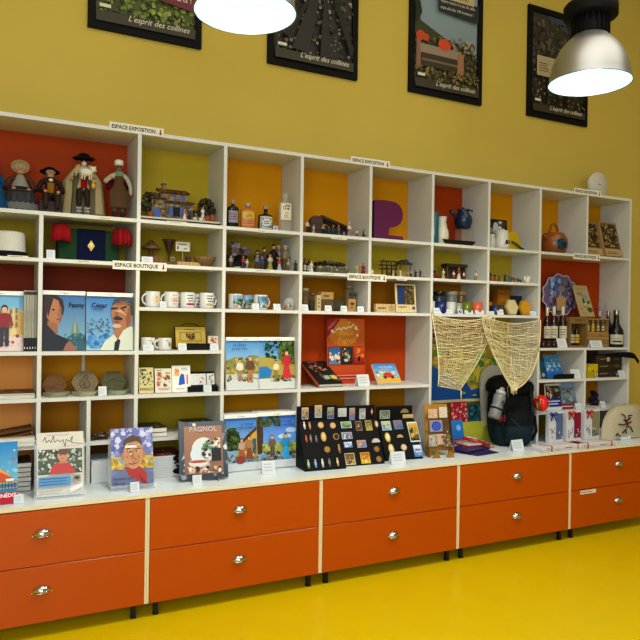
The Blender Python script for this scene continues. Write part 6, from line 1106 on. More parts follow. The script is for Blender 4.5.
# ---- tall net bay: map, red cloth, leaflets
x0 = DX(5)+.02; p1 = (2.3717, 0.255, 1.32); p2 = (2.3753, 0.25, 0.9276)
Zb, Zt = p2[2], p1[2]; mw = .88; mh = Zt-Zb
t = thing('relief_map', 'framed relief map with yellow green land and blue sea behind the net', 'map', (x0+mw/2, .245, Zb))
MB().box(-mw/2, mw/2, .0, .012, 0, mh, '#1d5a9a').art([('r', 0, 0, 1, 1, '#1a4f94', '#2a6ab0'), ('p', [(0, .66), (.1, .6), (.2, .64), (.3, .5), (.42, .4), (.46, .26), (.55, .3), (.6, .16), (.7, .2), (.8, .1), (1, .12), (1, 1), (0, 1)], '#b09a3c'), ('n', .02, .66, .98, 1, ['#c0a83c', '#8a9a3a', '#5a8a3a', '#d0b850', '#a07a30', '#6a9a48'], 130, .05, 91), ('n', .45, .3, .98, .75, ['#c9b040', '#7a9a3a', '#4a8034', '#b88a34', '#a8a448'], 130, .045, 92), ('n', .3, .5, .6, .7, ['#c0a83c', '#8a9a3a', '#b08a34'], 40, .04, 93), ('e', .5, .12, .03, .025, '#8a9a3a'), ('e', .62, .07, .025, .02, '#8a9a3a')], mw, mh, y=-.0004).build('map_print', PRINT, t)
MB().box(-mw/2, mw/2, -.012, .016, -.02, 0, '#c9b88a').box(-mw/2, mw/2, -.012, .016, mh, mh+.008, '#c9b88a').build('frame', WOODM, t)
MB().box(-mw/2+.05, -mw/2+.07, .0, .012, -Zb+CT, -.02, '#a8925a').box(mw/2-.07, mw/2-.05, .0, .012, -Zb+CT, -.02, '#a8925a').build('support_leg', WOODM, t)
pc = (2.4306, 0.26, 1.3342); cz0 = pc[2]+.012; cz1 = LV[4]-T/2-.004; cw = .70
t = thing('striped_banner', 'red and cream patterned banner hanging at the top behind the net', 'banner', (x0+cw/2, .25, cz0)); ch = cz1-cz0
MB().box(-cw/2, cw/2, 0, .006, 0, ch, '#9a3a30').art([('r', 0, .0, 1, .2, '#c0a888'), ('r', .0, .35, 1, .5, '#b8523f'), ('r', 0, .8, 1, 1, '#c4b08a'), ('n', .02, .1, .98, .9, ['#c9b898', '#8a2a24', '#b04a3a', '#d0c0a0'], 80, .035, 17), ('lines', .05, .3, .95, .8, 3, '#d0bfa4')], cw, ch, y=-.0004).build('cloth', FABRIC, t)
def leaflet(b, label, art, base='#d0d0cc', lean=10, rz=0, t=.003):
    X, Y, Z, w, h = b; m = MB().box(-w/2, w/2, 0, t, 0, h/math.cos(R(lean)), base).art(art, w, h/math.cos(R(lean)), y=-.0004)
    return tag(m.build('leaflet', PRINT, None, (X, Y, Z+.001), (-R(lean), 0, rz)), label, 'leaflet')
def pz2(px, py, dep): return None
rk = thing('leaflet_rack', 'clear rack holding leaflets under the map', 'display stand', ((2.4112, 0.2, 0.7511)[0], .2, CT))
zr = (2.4028, 0.19, 0.7602)[2]
MB().box(-.14, .13, 0, .003, 0, zr-CT+.08, '#c8ccd0').box(-.14, .13, -.03, .0, zr-CT-.005, zr-CT-.002, '#c8ccd0').build('clear_body', ACRYL, rk)
for px, l, art, base in [((2.3181, 0.19, 0.6162, 0.1482, 0.2991), 'red leaflet speckled with white flowers, standing under the map', [('r', 0, 0, 1, 1, '#a81d2c'), ('n', .03, .03, .97, .97, ['#c9a0a0', '#d8c4c0', '#8a1420', '#c0606a'], 60, .06, 19)], '#a81d2c'), ((2.4919, 0.19, 0.6162, 0.1716, 0.2773), 'dark teal photo leaflet, standing under the map', [('r', 0, 0, 1, 1, '#17424a', '#1d5058'), ('n', .03, .03, .97, .97, ['#2a6a70', '#10323a', '#3a7a80', '#0d262c'], 50, .08, 20), ('e', .75, .75, .22, .2, '#57787e')], '#17424a')]:
    X, Y, Z, w, h = px; z0 = zr-CT; o = leaflet((X, .185, zr-.001, w, Z+h-zr), l, art, base, 4)
b = (2.2841, 0.14, 0.6162, 0.102, 0.1721); leaflet((b[0], .14, CT, b[3], b[4]), 'small blue leaflet between the gold stand and yellow card', [('r', 0, 0, 1, 1, '#1f62a8', '#2d7cc0'), ('r', 0, 0, 1, .25, '#57504a'), ('e', .6, .7, .2, .12, '#7ab0dc')], '#1f62a8')
b = (2.4502, 0.14, 0.6162, 0.2289, 0.1559); leaflet((b[0], .14, CT, b[3], b[4]), 'blank yellow green card standing before the teal leaflet', [('r', 0, 0, 1, 1, '#9a9a2c', '#a8a838'), ('p', [(.6, 0), (1, 0), (1, .9), (.8, .7), (.72, .3)], '#8a8a2a')], '#a0a030')
# gold cardboard display with small items
b = (1.9303, -0.0799, 0.6162, 0.2338, 0.3075); X, Y, Z, w, h = b; X -= .012; Y = -.14; w *= .8
t = thing('kraft_display_stand', 'golden brown card display stand with blue disc and small packets', 'display stand', (X, Y, Z), R(-10)); GD = '#a87a28'
m = MB(); M = rotm((0, .05, .03), -R(9)); m.box(-w*.44, w*.44, 0, .005, 0, h*.98, GD, M)
m.box(-w*.46, -w*.42, -.005, .06, 0.0, h*.2, '#8a6220').box(w*.42, w*.46, -.005, .06, 0, h*.2, '#8a6220')
for s in (-1, 1): m.prism([(s*w*.1, 0), (s*w*.42, 0), (s*w*.26, h*.16)][::s], -.03, -.024, '#94691f')
for z in (.12, .42, .7): m.box(-w*.44, w*.44, -.02, 0, h*z, h*z+.004, '#8f661e', M)
m.build('card_stand', mat('kraft_gold_card', rough=.5, noise=.18, nscale=40), t)
for (u, v, sw, sh, cl, l) in [(-.1, .52, .11, .075, '#8a8a9c', 'grey packet with blue disc in the middle of the gold stand'), (-.2, .78, .08, .06, '#c4a488', 'pink cream packet at the top left of the gold stand'), (.2, .8, .07, .07, '#c9bcae', 'white packet at the top right of the gold stand'), (.28, .5, .06, .1, '#57422a', 'brown packet at the right of the gold stand'), (.05, .24, .1, .07, '#c0a08a', 'pinkish packet on the lower shelf of the gold stand'), (-.25, .22, .07, .075, '#a8a49c', 'clear grey packet on the lower left of the gold stand'), (.27, .2, .07, .08, '#7a5f3a', 'tan packet on the lower right of the gold stand')]:
    mb = MB().box(-sw*.42, sw*.42, -.012, -.002, -sh/2, sh/2, cl, bev=.002).art([('n', .1, .1, .9, .9, [cl, '#d0c4b4', '#6a5a48'], 10, .1, int(u*100))] if 'disc' not in l else [('e', .5, .5, .36, .4, '#2a3f9c'), ('e', .5, .5, .28, .32, '#3f57b8')], sw*.84, sh, Matrix.Translation((0, 0, -sh/2)), -.0125)
    o = mb.build('packet', PRINT, None); o.matrix_world = Matrix.Translation((X, Y, Z)) @ Matrix.Rotation(R(-10), 4, 'Z') @ M @ Matrix.Translation((u*w, -.021, v*h)); tag(o, l, 'packet', 'small packets on the gold stand')
leaf = (2.0971, 0.03, 0.6162, 0.0507, 0.303)
# flat leaflets and pencils
def flat(pts, name, label, cat, col, art=None, z=.0, group=None, h=.002):
    """flat sheet on the counter: four floor points"""
    P = [Vector((q[0], q[1])) for q in pts]; m = MB(); zz = CT+z
    m.add([(p.x, p.y, zz) for p in P]+[(p.x, p.y, zz+h) for p in P], [(0, 3, 2, 1), (4, 5, 6, 7), (0, 1, 5, 4), (1, 2, 6, 5), (2, 3, 7, 6), (3, 0, 4, 7)], col)
    if art:
        g = random.Random(len(label))
        for k in range(12):
            u, v = g.uniform(.1, .9), g.uniform(.1, .9); q = (P[0].lerp(P[1], u)).lerp(P[3].lerp(P[2], u), v); s = g.uniform(.006, .016)
            m.add([(q.x+s*math.cos(a*1.0472), q.y+s*math.sin(a*1.0472), zz+h+.0003+.00002*k) for a in range(6)], [tuple(range(6))], g.choice(art))
    return tag(m.build(name, PRINT, None), label, cat, group)
flat([(2.0821, -0.039, 0.617), (2.1566, -0.2132, 0.617), (2.3675, -0.1761, 0.617), (2.3583, 0.0783, 0.617)], 'purple_leaflet', 'large purple leaflet lying flat before the backpack', 'leaflet', '#2d1d5c', ['#57389a', '#3f2a80', '#6a4ab0', '#1d1440'])
flat([(2.13, 0.0442, 0.629), (2.1299, -0.1249, 0.629), (2.3888, -0.0625, 0.629), (2.4108, 0.1525, 0.629)], 'purple_leaflet', 'upper dark purple leaflet overlapping the large one', 'leaflet', '#281a50', ['#4a3090', '#6a4ab0', '#7a5ac0'], z=.0025, h=.01)
flat([(2.2542, 0.203, 0.617), (2.3118, 0.0974, 0.617), (2.4821, 0.238, 0.617), (2.4246, 0.3503, 0.617)], 'red_leaflet', 'red and white leaflet lying beside the gold stand', 'leaflet', '#c9c4c4', ['#b0222c', '#c83a3a', '#d8d4d4', '#a81d28'], z=.005)
def stick(a, bb, r, col, name, label, cat, tip=None, z=.006):
    m = MB(); A = Vector((a[0], a[1], max(a[2], CT+r+.001))); B_ = Vector((bb[0], bb[1], max(bb[2], CT+r+.001))); m.tube([A, B_], r, col, 8)
    if tip: m.tube([B_, B_+(B_-A).normalized()*.02], [r, .001], tip, 8)
    return tag(m.build(name, GLOSS, None), label, cat, 'pens and pencils on the counter')
b = (2.3239, 0.07, 0.6559)
for k in range(3):
    o = MB().box(-.12+.01*k, .10-.008*k, -.07, .09, 0, .0095, ['#c9c4c4', '#b0222c', '#d4d0d0', '#c8c4c8'][k]).build('leaflet_bundle', PRINT, None, (2.36, .085, CT+.0098*k), (0, 0, R(-4+3*k))); tag(o, '%s bundle of red and white leaflets under the pencils' % ['lowest', 'second', 'third', 'top'][k], 'leaflets', 'leaflet bundles under the pencils')
stick((2.2862, 0.1, 0.6745), (2.4348, -0.01, 0.6304), .011, '#b82318', 'giant_pencil', 'thick red pencil lying before the yellow green card', 'pencil', '#c9a878', z=.0085)
stick((2.4025, 0.1, 0.6597), (2.4622, -0.03, 0.6249), .005, '#c9783a', 'pencil', 'thin orange pencil behind the thick red one', 'pencil', '#d0b890', z=.0001)
stick((2.176, 0.06, 0.6642), (2.3928, 0.11, 0.6658), .005, '#c8323a', 'pencil', 'thin red pencil with its end toward the gold stand', 'pencil', '#d8d0c8', z=.0085)
stick((2.329, 0.12, 0.679), (2.4401, 0.08, 0.6498), .005, '#c4c8cc', 'pen', 'white pen behind the thick red pencil', 'pen', '#b8bcc0', z=.0001)
# backpack
b = (2.6392, -0.033, 0.6162, 0.3962, 0.4955); X, Y, Z, w, h = b; Yc = Y+.07; w *= .87; X += .012
t = thing('hiking_backpack', 'large black hiking backpack with dark teal lower pocket', 'backpack', (X, Yc, Z), R(-14)); BK = '#101216'
def loft(levels, col, n=32, ex=3.0, cols=None):
    m = MB(); vs = []; fs = []; fc = []
    for (z, cx, cy, rx, ry) in levels:
        for i in range(n):
            a = 2*math.pi*i/n; ca, sa = math.cos(a), math.sin(a); k = 2/ex
            vs.append((cx+rx*math.copysign(abs(ca)**k, ca), cy+ry*math.copysign(abs(sa)**k, sa), z))
    for j in range(len(levels)-1):
        for i in range(n): fs.append((j*n+i, j*n+(i+1) % n, j*n+n+(i+1) % n, j*n+n+i)); fc.append(c(cols[j] if cols else col))
    fs += [tuple(range(n-1, -1, -1)), tuple(range((len(levels)-1)*n, len(levels)*n))]; fc += [fc[0], fc[-1]]
    return m.add(vs, fs, fc, True)
hw = w/2; TL_ = '#1b2a30'
PACKM = mat('nylon_fabric', rough=.7, noise=.2, nscale=25, bump=.4, bscale=40, spec=.15)
loft([(0, .01, 0, hw*.62, .07), (.012, .01, 0, hw*.76, .09), (h*.12, .01, -.005, hw*.86, .105), (h*.3, .0, -.005, hw*.9, .11), (h*.5, -.0, 0, hw*.9, .105), (h*.68, 0, .005, hw*.88, .095), (h*.76, 0, .01, hw*.82, .085), (h*.8, 0, .01, hw*.7, .07)], BK, cols=[TL_, TL_, TL_, '#141b20', BK, BK, BK]).build('main_sack', PACKM, t)
loft([(h*.74, 0, 0, hw*.86, .1), (h*.78, 0, 0, hw*.96, .112), (h*.86, 0, .004, hw*.97, .112), (h*.93, 0, .012, hw*.86, .098), (h*.98, .0, .02, hw*.6, .07), (h, 0, .02, hw*.3, .04)], '#0d0e12').build('top_lid', PACKM, t)
loft([(h*.05, .015, -.085, hw*.5, .03), (h*.09, .015, -.095, hw*.6, .042), (h*.3, .012, -.1, hw*.62, .045), (h*.48, .01, -.095, hw*.58, .038), (h*.56, .01, -.085, hw*.46, .025)], BK, cols=['#1d2e35', '#1d2e35', '#12181d', BK]).build('front_pocket', PACKM, t)
m = MB()
for s in (-1, 1):
    m.tube([(s*hw*.6, -.105, h*.86), (s*hw*.62, -.118, h*.6), (s*hw*.66, -.12, h*.3), (s*hw*.6, -.1, h*.1)], .005, '#1d2024', 6)
    m.tube([(s*hw*.86, -.05, h*.8), (s*hw*.93, -.055, h*.5), (s*hw*.9, -.05, h*.2)], .006, '#1a1c20', 6)
m.tube([(-hw*.4, -.14, h*.42), (0, -.148, h*.3), (hw*.45, -.14, h*.2)], .003, '#33414a', 5).tube([(-hw*.35, -.12, h*.92), (-hw*.5, -.125, h*.85), (-hw*.45, -.12, h*.72)], .002, '#a8a8a4', 5)
m.tube([(hw*.5, -.11, h*.93), (hw*.9, -.1, h*.96)], .004, '#9a9c9c', 5); m.build('straps', PAINT, t)
m = MB().box(-hw*.82, -hw*.5, -.112, -.1, h*.36, h*.46, '#8a1626', bev=.003).art([('e', .5, .5, .2, .2, '#c94a5a')], hw*.3, h*.08, rotm((-hw*.66, -.112, h*.37)), 0); m.build('red_tag', PRINT, t)
MB().box(-hw*.34, -hw*.18, -.132, -.118, h*.045, h*.1, '#b8321c', bev=.003).build('logo_patch', PRINT, t)
MB().tube([(hw*.9, .0, h*.5), (hw*1.06, -.03, h*.4), (hw*1.08, -.05, h*.2), (hw*.95, -.03, h*.06)], .012, '#16181c', 7).build('shoulder_strap', PACKM, t)
# bottle in side pocket
pb = (2.3542, -0.16, 0.6162, 0.1654, 0.4321)
t = thing('water_bottle', 'grey translucent sports bottle with dark print leaning on the backpack', 'bottle', (pb[0]-.035, -.155, pb[2]+pb[4]*.47-.02+.0), (R(-4), R(24), 0)); hh = .22; r = .041
t.location = ((2.3517, -0.13, 0.8428)[0], -.135, (2.3517, -0.13, 0.8428)[2])
MB().lathe([(r*.9, 0), (r, .006), (r, hh*.38), (r*.86, hh*.46), (r, hh*.54), (r, hh*.72), (r*.8, hh*.78), (r*.4, hh*.8)], '#7c8085', n=24).build('body', mat('frosted_plastic', rough=.35, noise=.05, alpha=.92), t)
MB().lathe([(r*.84, hh*.78), (r*.84, hh*.88), (r*.45, hh*.9), (r*.4, hh*.98), (r*.3, hh), (.001, hh)], '#b4b6b8', n=22).build('cap', GLOSS, t)
wrapped([('p', [(.3, .3), (.5, .75), (.7, .3), (.55, .3), (.5, .45), (.45, .3)], '#2a2c30'), ('lines', .3, .1, .7, .22, 1, '#3a3c40')], r+.001, r*1.4, hh*.3, hh*.4, None, 'print', t)
MB().tube([(r*1.06*math.cos(a*.4488), r*1.06*math.sin(a*.4488), hh*.3) for a in range(14)], .006, '#121316', 6, closed=True).build('strap', PAINT, t)
p = (2.5852, 0.16, 0.6162, 0.1694, 0.5612); t = thing('grey_round_board', 'pale grey rounded board standing behind the backpack', 'board', (p[0]+.05, .15, CT), (-R(5), 0, 0)); hb = p[4]
MB().prism([(-.12, 0), (.12, 0), (.12, hb*.75)]+[(.12*math.cos(R(a)), hb*.75+hb*.25*math.sin(R(a))) for a in range(15, 166, 15)]+[(-.12, hb*.75)], 0, .02, '#b0ab9c').build('board', FABRIC, t)
p = (2.9834, 0.06, 0.6162, 0.1699, 0.3835); Xr = p[0]
t = thing('red_helmet', 'shiny red rounded helmet hanging from the right side of the backpack', 'helmet', ((2.8335, -0.08, 0.8677)[0], -.085, (2.8239, -0.08, 0.8682)[2]))
m = MB().ell(0, 0, .05, .058, .05, .058, '#c4161a', 18, 10).ell(-.01, -.03, .045, .03, .03, .05, '#d42024', 12, 7); m.build('shell', GLOSS, t)
MB().tube([(.02, -.05, .07), (.03, -.055, .05), (.015, -.056, .03)], .004, '#d8d0cc', 5).build('white_strap', PAINT, t)
MB().tube([(-.075, .0, .1), (-.052, -.02, .09), (-.06, -.02, .05), (-.052, -.02, .015)], .007, '#a88a2c', 6).tube([(-.052, -.02, .09), (-.045, -.03, .085), (-.052, -.03, .045), (-.042, -.03, .01)], .005, '#3f6a3a', 6).build('coloured_strap', PAINT, t)
price_card((2.5352, -0.1855, 0.6162, 0.1171, 0.0784), 'white price card before the black backpack')
# fishing net
def net():
    m = MB(); g = random.Random(12); NC = ['#ddd0a4', '#cfc092', '#e4d9b2', '#c4b486']
    A0 = Vector((1.925, -0.006, 1.5343)); A1 = Vector((2.4113, -0.006, 1.5322)); A2 = Vector((2.8944, -0.006, 1.5108))
    BL = Vector((1.9649, -0.03, 1.0614)); BM = Vector((2.233, -0.05, 1.1092)); BR = Vector((2.8314, -0.03, 1.2795)); TIP = Vector((2.4227, -0.24, 1.0338)); C1 = Vector((2.4492, -0.05, 1.2836)); BLm = Vector((2.1409, -0.05, 1.031)); 
    def patch(top0, top1, edge0, edge1, nu, nv, sag):
        def f(u, v):
            p = top0.lerp(top1, u); a = edge0(v); bq = edge1(v); q = a.lerp(bq, u)
            s = math.sin(math.pi*u)
            return q+Vector((0, -.02*math.sin(9*u+3*v)*v, -sag*s*(1-v)**1.3))
        for j in range(nv+1):
            v = j/nv; ph = g.uniform(0, 6); th = .0032 if j in (0, nv) else g.choice([.0015, .002, .0028])
            m.tube([f(k/16, min(1, max(0, v+.009*math.sin(ph+k*1.1)*(0 < j < nv)))) for k in range(17)], th, g.choice(NC), 4)
        for i in range(nu+1):
            u = i/nu; ph = g.uniform(0, 6); th = .0045 if i in (0, nu) else g.choice([.0013, .0016, .0021])
            m.tube([f(min(1, max(0, u+.012*math.sin(ph+k*.9)*(0 < i < nu))), k/16) for k in range(17)], th, g.choice(NC), 4)
    def bez(a, b_, cc): return lambda v: a*(1-v)**2+b_*(2*v*(1-v))+cc*v*v
    A1r = Vector((2.4635, -0.008, 1.5309)); A1l = Vector((2.3367, -0.01, 1.5324))
    patch(A0, A1r, bez(A0, (A0+BL)/2+Vector((.02, -.01, 0)), BL), bez(A1r, Vector((2.3781, -0.03, 1.2556)), BLm), 24, 50, .035)
    patch(A1l, A2, bez(A1l, Vector((2.3525, -0.08, 1.245)), TIP), bez(A2, Vector((2.8442, -0.07, 1.0665)), TIP+Vector((.03, .0, .01))), 24, 54, .04)
    for k in range(5): m.tube([TIP+Vector((.01*k-.015, 0, .02)), TIP+Vector((.012*k-.02, -.004, -.015-.006*(k % 3)))], .003, NC[k % 4], 4)
    m.tube([BLm, BLm+Vector((0, -.003, -.06))], .004, NC[0], 5); m.tube([A0, A0+Vector((-.004, 0, .03))], .004, NC[0], 5)
    for k in range(30): u = k/29; p = A0.lerp(A1, u); m.ell(p.x, p.y, p.z-.05*math.sin(math.pi*u), .004, .004, .004, NC[k % 4], 5, 3)
    return m
t = thing('fishing_net', 'cream fishing net draped from the shelf over map and backpack', 'net', A0n := (1.925, -0.006, 1.5343)); o = net().build('netting', mat('cotton_cord', rough=.85, noise=.15, nscale=200), t); o.matrix_parent_inverse = Matrix.Translation(A0n).inverted()

# ================================================================== unit 4
b = (3.5847, 0.1, 2.4828, 0.2012, 0.1874); r = b[3]/2
t = thing('wall_router', 'white round device standing on top of the shelving', 'router', (b[0], .1, LV[0]+.0105+r))
MB().lathe([(r*.97, 0), (r, .006), (r, .03), (r*.94, .036), (.001, .037)], '#c4bfb0', n=40, M=rotm((0, .02, 0), R(90))).build('casing', GLOSS, t)
MB().box(-.012, -.004, -.02, -.0175, .0, .004, '#57544c').box(.0, .01, -.02, -.0175, .0, .004, '#57544c').ell(.018, -.019, .002, .003, .002, .003, '#57544c', 8, 4).build('status_lights', PAINT, t)
b = (3.1296, 0.1, 2.0128, 0.2427, 0.2352); X, Y, Z, w, h = b; r = w*.44; hh = h*1.0
t = thing('terracotta_jug', 'terracotta pitcher with arched top handle and blue painted flower', 'jug', (X-.005, Y, Z), R(8)); TC = '#8f4f1c'
MB().lathe([(r*.66, 0), (r*.82, hh*.04), (r*.98, hh*.28), (r*.94, hh*.46), (r*.78, hh*.6), (r*.7, hh*.66), (r*.64, hh*.67), (.001, hh*.68)], TC, n=32).build('body', CERAM, t)
MB().tube([(r*.46*math.cos(R(a)), 0, hh*.64+hh*.33*math.sin(R(a))) for a in range(0, 181, 15)], hh*.045, TC, 9).build('handle', CERAM, t)
MB().tube([(-r*.8, -.005, hh*.4), (-r*1.1, -.01, hh*.52), (-r*1.2, -.012, hh*.58)], [hh*.06, hh*.045, hh*.05], TC, 10).build('spout', CERAM, t)
wrapped([('e', .5, .5, .42, .44, '#1d3048'), ('e', .5, .5, .24, .26, '#24405a'), ('n', .12, .12, .88, .88, ['#1a2a40', '#2a4a66', '#15222f', '#34566a'], 24, .09, 3)], r*1.03, r*1.1, hh*.4, hh*.08, None, 'flower_painting', t, CERAM).rotation_euler = (0, 0, R(-22))
WDA = [('r', .03, .2, .97, .98, '#8a6d40'), ('r', .07, .24, .93, .95, '#3a2c18'), ('n', .08, .25, .92, .94, ['#a8884c', '#57431f', '#c0a060', '#8a6a34', '#2d2110'], 110, .05, 15), ('r', 0, 0, 1, .2, '#b09462'), ('lines', .15, .05, .7, .14, 2, '#57431f')]
for (b, l, s) in [((3.5944, 0.12, 2.0128, 0.1234, 0.2901), 'wooden box set with carved map lid, left and partly hidden by the divider', 9), ((3.7073, 0.07, 2.0128, 0.2564, 0.3009), 'wooden box set with carved map lid at the right end of the top shelf', 10)]:
    X, Y, Z, w, h = b; w = .2 if s == 10 else .185; X = 3.735 if s == 10 else 3.535; Y = .06 if s == 10 else .075
    t = thing('wooden_game_box', l, 'box', (X, Y, Z+.012), (-R(14), 0, 0), 'wooden map boxes'); MB().box(-w/2, w/2, 0, .045, 0, h*.96, '#9a7c4c', bev=.002).build('box_body', WOODM, t); MB().art(WDA, w*.98, h*.96, y=-.0006).build('lid_print', PRINT, t)
# tall red bay
b = (3.3108, 0.22, 1.3078, 0.3766, 0.5446); X, Y, Z, w, h = b; zc = (3.3025, 0.22, 1.7109)[2]; rx = w/2
t = thing('flower_cutout', 'large flower shaped cutout with purple and blue painting', 'cutout sign', (X, .2, S(5)))
pts = [(rx*(1+.05*math.cos(11*a*math.pi/36))*math.cos(a*math.pi/36)*.98, zc-S(5)+rx*.86*(1+.05*math.cos(11*a*math.pi/36))*math.sin(a*math.pi/36)) for a in range(72)]
MB().prism(pts, .006, .012, '#b8b4bc').build('cutout_board', PRINT, t); m = MB(); m.lay = 1
m.prism([(x*.95, (z-(zc-S(5)))*.95+zc-S(5)) for x, z in pts], .0052, .0058, '#6a5a80').art([('n', .14, .14, .86, .86, ['#47598a', '#6f6480', '#4d384f', '#6a80a4', '#8d8498', '#37375a', '#74525f'], 120, .07, 23), ('p', [(.5, .92), (.3, .6), (.2, .2), (.5, .3), (.8, .2), (.7, .6)], '#57506a'), ('n', .15, .5, .5, .9, ['#5a86c4', '#3a62a8', '#8aa8d0'], 24, .07, 25), ('n', .2, .15, .9, .5, ['#6a3a4a', '#8a6a7a', '#4a2a3a'], 30, .06, 26), ('p', [(.36, .12), (.62, .12), (.66, .42), (.5, .5), (.34, .42)], '#a88a68'), ('e', .5, .64, .12, .08, '#7f7078')], w*.9, rx*1.72, Matrix.Translation((0, 0, zc-S(5)-rx*.86)), .005).build('painting', PRINT, t)
MB().tube([(0, .02, 0), (0, .014, zc-S(5))], .005, '#8a8070', 6).box(-.05, .05, -.0, .04, 0, .006, '#8a8070').build('stand', WOODM, t)
b = (3.5337, 0.12, 1.3078, 0.2553, 0.2342)
def winebox(): pass
b = (3.1166, 0.14, 1.3078, 0.0569, 0.3039); bgw = 'three pale labelled wine bottles'
WL = [('r', 0, 0, 1, 1, '#c0b8a0'), ('lines', .15, .2, .85, .8, 3, '#6a5f48')]
for b, l in [((3.0987, 0.13, 1.3078, 0.0721, 0.3034), 'rosé bottle with cream capsule, left of three'), ((3.1479, 0.11, 1.3078, 0.0778, 0.3081), 'rosé bottle with cream capsule, middle of three'), ((3.2207, 0.09, 1.3078, 0.0787, 0.3096), 'rosé bottle with cream capsule, right of three')]:
    bottle((b[0], b[1], b[2], b[3]*.82, b[4]), l, WINE, '#2a1310', '#c4ba9c', WL, 1.9, (.22, .52), cap=(.78, 1), bg='#bcb498', group=bgw)
GB = [(.9, 0), (1, .02), (1, .5), (.5, .66), (.4, .9)]
for k, (b) in enumerate([(2.9492, 0.02, 1.3078, 0.0497, 0.0492), (3.0016, 0.02, 1.3078, 0.0551, 0.0491), (3.057, 0.02, 1.3078, 0.0557, 0.0491)]):
    X, Y, Z, w, h = b; r = w/2; t = thing('red_candle_jar', '%s of three small dark red jars before the wine bottles' % ORD[k], 'jar', (X, Y, Z), 0, 'small dark red jars'); MB().lathe([(r*.8, 0), (r*.95, .01), (r, h*.5), (r*.8, h*.8)], '#2d0f12', n=18).build('jar_body', GLOSS, t); MB().lathe([(r*.82, h*.8), (r*.82, h), (.001, h)], '#3a2a24', n=16).build('lid', GLOSS, t)
price_card((3.1461, 0.015, 1.3078, 0.1132, 0.0716), 'white price card before the right rosé bottle')
p = (3.5483, 0.16, 1.3078, 0.2399, 0.5121); zt = (3.4914, 0.14, 1.5492)[2]
# kraft gift box with window and two yellow bottles
b = (3.3481, 0.05, 1.3078, 0.1871, 0.2316); X, Y, Z, w, h = b; d = .09
t = thing('gift_box', 'kraft gift box with open window showing two small bottles', 'gift box', (X, Y, Z)); m = MB(); KB = '#7d5f30'
m.box(-w/2, w/2, d-.004, d, 0, h, KB).box(-w/2, -w/2+.012, 0, d-.004, 0, h, KB).box(w/2-.012, w/2, 0, d-.004, 0, h, KB).box(-w/2+.012, w/2-.012, 0, d-.004, h*.78, h, KB).box(-w/2+.012, w/2-.012, 0, d-.004, 0, .014, KB).art([('lines', .25, .86, .75, .94, 1, '#4a3818')], w, h, y=-.0006); m.build('box_body', PAPER, t)
for k, (x, lc) in enumerate(((-.028, '#b0a890'), (.026, '#c09a1c'))): bottle((X+x, Y+.045, Z+.0155, .042, h*.7), 'small dark bottle with %s label inside the kraft gift box' % ['cream', 'yellow'][k], WINE, '#17140f', '#0f0e0c', [('lines', .15, .2, .85, .8, 2, '#57481c')], 2.2, (.1, .5), bg=lc, group='bottles in the kraft gift box')
# wooden crate with little bottles
b = (3.5638, 0.05, 1.3078, 0.2331, 0.2271); X, Y, Z, w, h = b
t = thing('wooden_crate', 'pale wooden crate with four small bottles in its top rack', 'crate', (X, Y, Z)); m = MB(); CR = ['#967440', '#8a6a38', '#a07e48']
for k in range(4): m.box(-w/2, w/2, 0, .006, .002+h*.12*k, h*.12*(k+1), CR[k % 3])
m.box(-w/2, w/2, .07, .078, 0, h*.98, CR[1]).box(-w/2, -w/2+.008, .006, .07, 0, h*.98, CR[0]).box(w/2-.008, w/2, .006, .07, 0, h*.98, CR[0]).box(-w/2+.008, w/2-.008, .006, .07, h*.48, h*.52, CR[2]).box(-w/2, w/2, 0, .07, h*.94, h*.98, CR[2]).art([('t', 'huile', .6, .36, .08, '#57401c', .3), ('lines', .2, .2, .5, .25, 1, '#57401c')], w, h, y=-.0006); m.build('crate_body', WOODM, t)
for k in range(4):
    bottle((X-w*.36+w*.24*k, Y+.032, Z+h*.52+.001, .026, h*.4), '%s of four small bottles in the rack of the wooden crate' % ORD[k], WINE, ['#8a7a3a', '#b08a1c', '#7a6a30', '#6a5a2a'][k], '#b8ae98', [('lines', .15, .3, .85, .7, 1, '#57481c')], 2.0, (.1, .5), bg=['#b8ae90', '#c09a2a', '#a89a78', '#b4aa90'][k], group='small bottles in the crate')
price_card((3.5042, 0.012, 1.3078, 0.1534, 0.0567), 'white card with small print before the wooden crate')
# tilted wooden board on the gift boxes
b = (3.4893, 0.1, 1.3078, 0.2859, 0.5072)
zt = (3.4458, 0.08, 1.5447)[2]; xb = (3.5005, 0.08, 1.5495)[0]
t = thing('wooden_gift_panel', 'tall pale board with printed bottle and leaves leaning above the gift box', 'panel', (xb-.012, .085, S(5)+ ((3.3481, 0.05, 1.3078, 0.1871, 0.2316)[4])+.004), (-R(20), 0, 0)); wb, hb = .155, .265
MB().box(-wb/2, wb/2, 0, .012, 0, hb, '#a89468', bev=.002).art([('r', .03, .02, .97, .98, '#a8966a'), ('t', 'Notre Terroir', .45, .86, .045, '#57432a', .6), ('p', [(.38, .3), (.56, .3), (.55, .48), (.5, .58), (.49, .68), (.45, .68), (.43, .58), (.39, .48)], '#26331c'), ('r', .4, .33, .55, .43, '#b8ac88'), ('e', .78, .46, .14, .06, '#4a6a2a', 20), ('e', .74, .22, .2, .08, '#33502a', -10), ('e', .64, .62, .2, .07, '#7a8a9a'), ('e', .3, .72, .2, .06, '#8a7a5a'), ('n', .1, .1, .4, .3, ['#57432a', '#8a7a5a'], 8, .06, 4)], wb, hb, y=-.0006).build('board', WOODM, t)
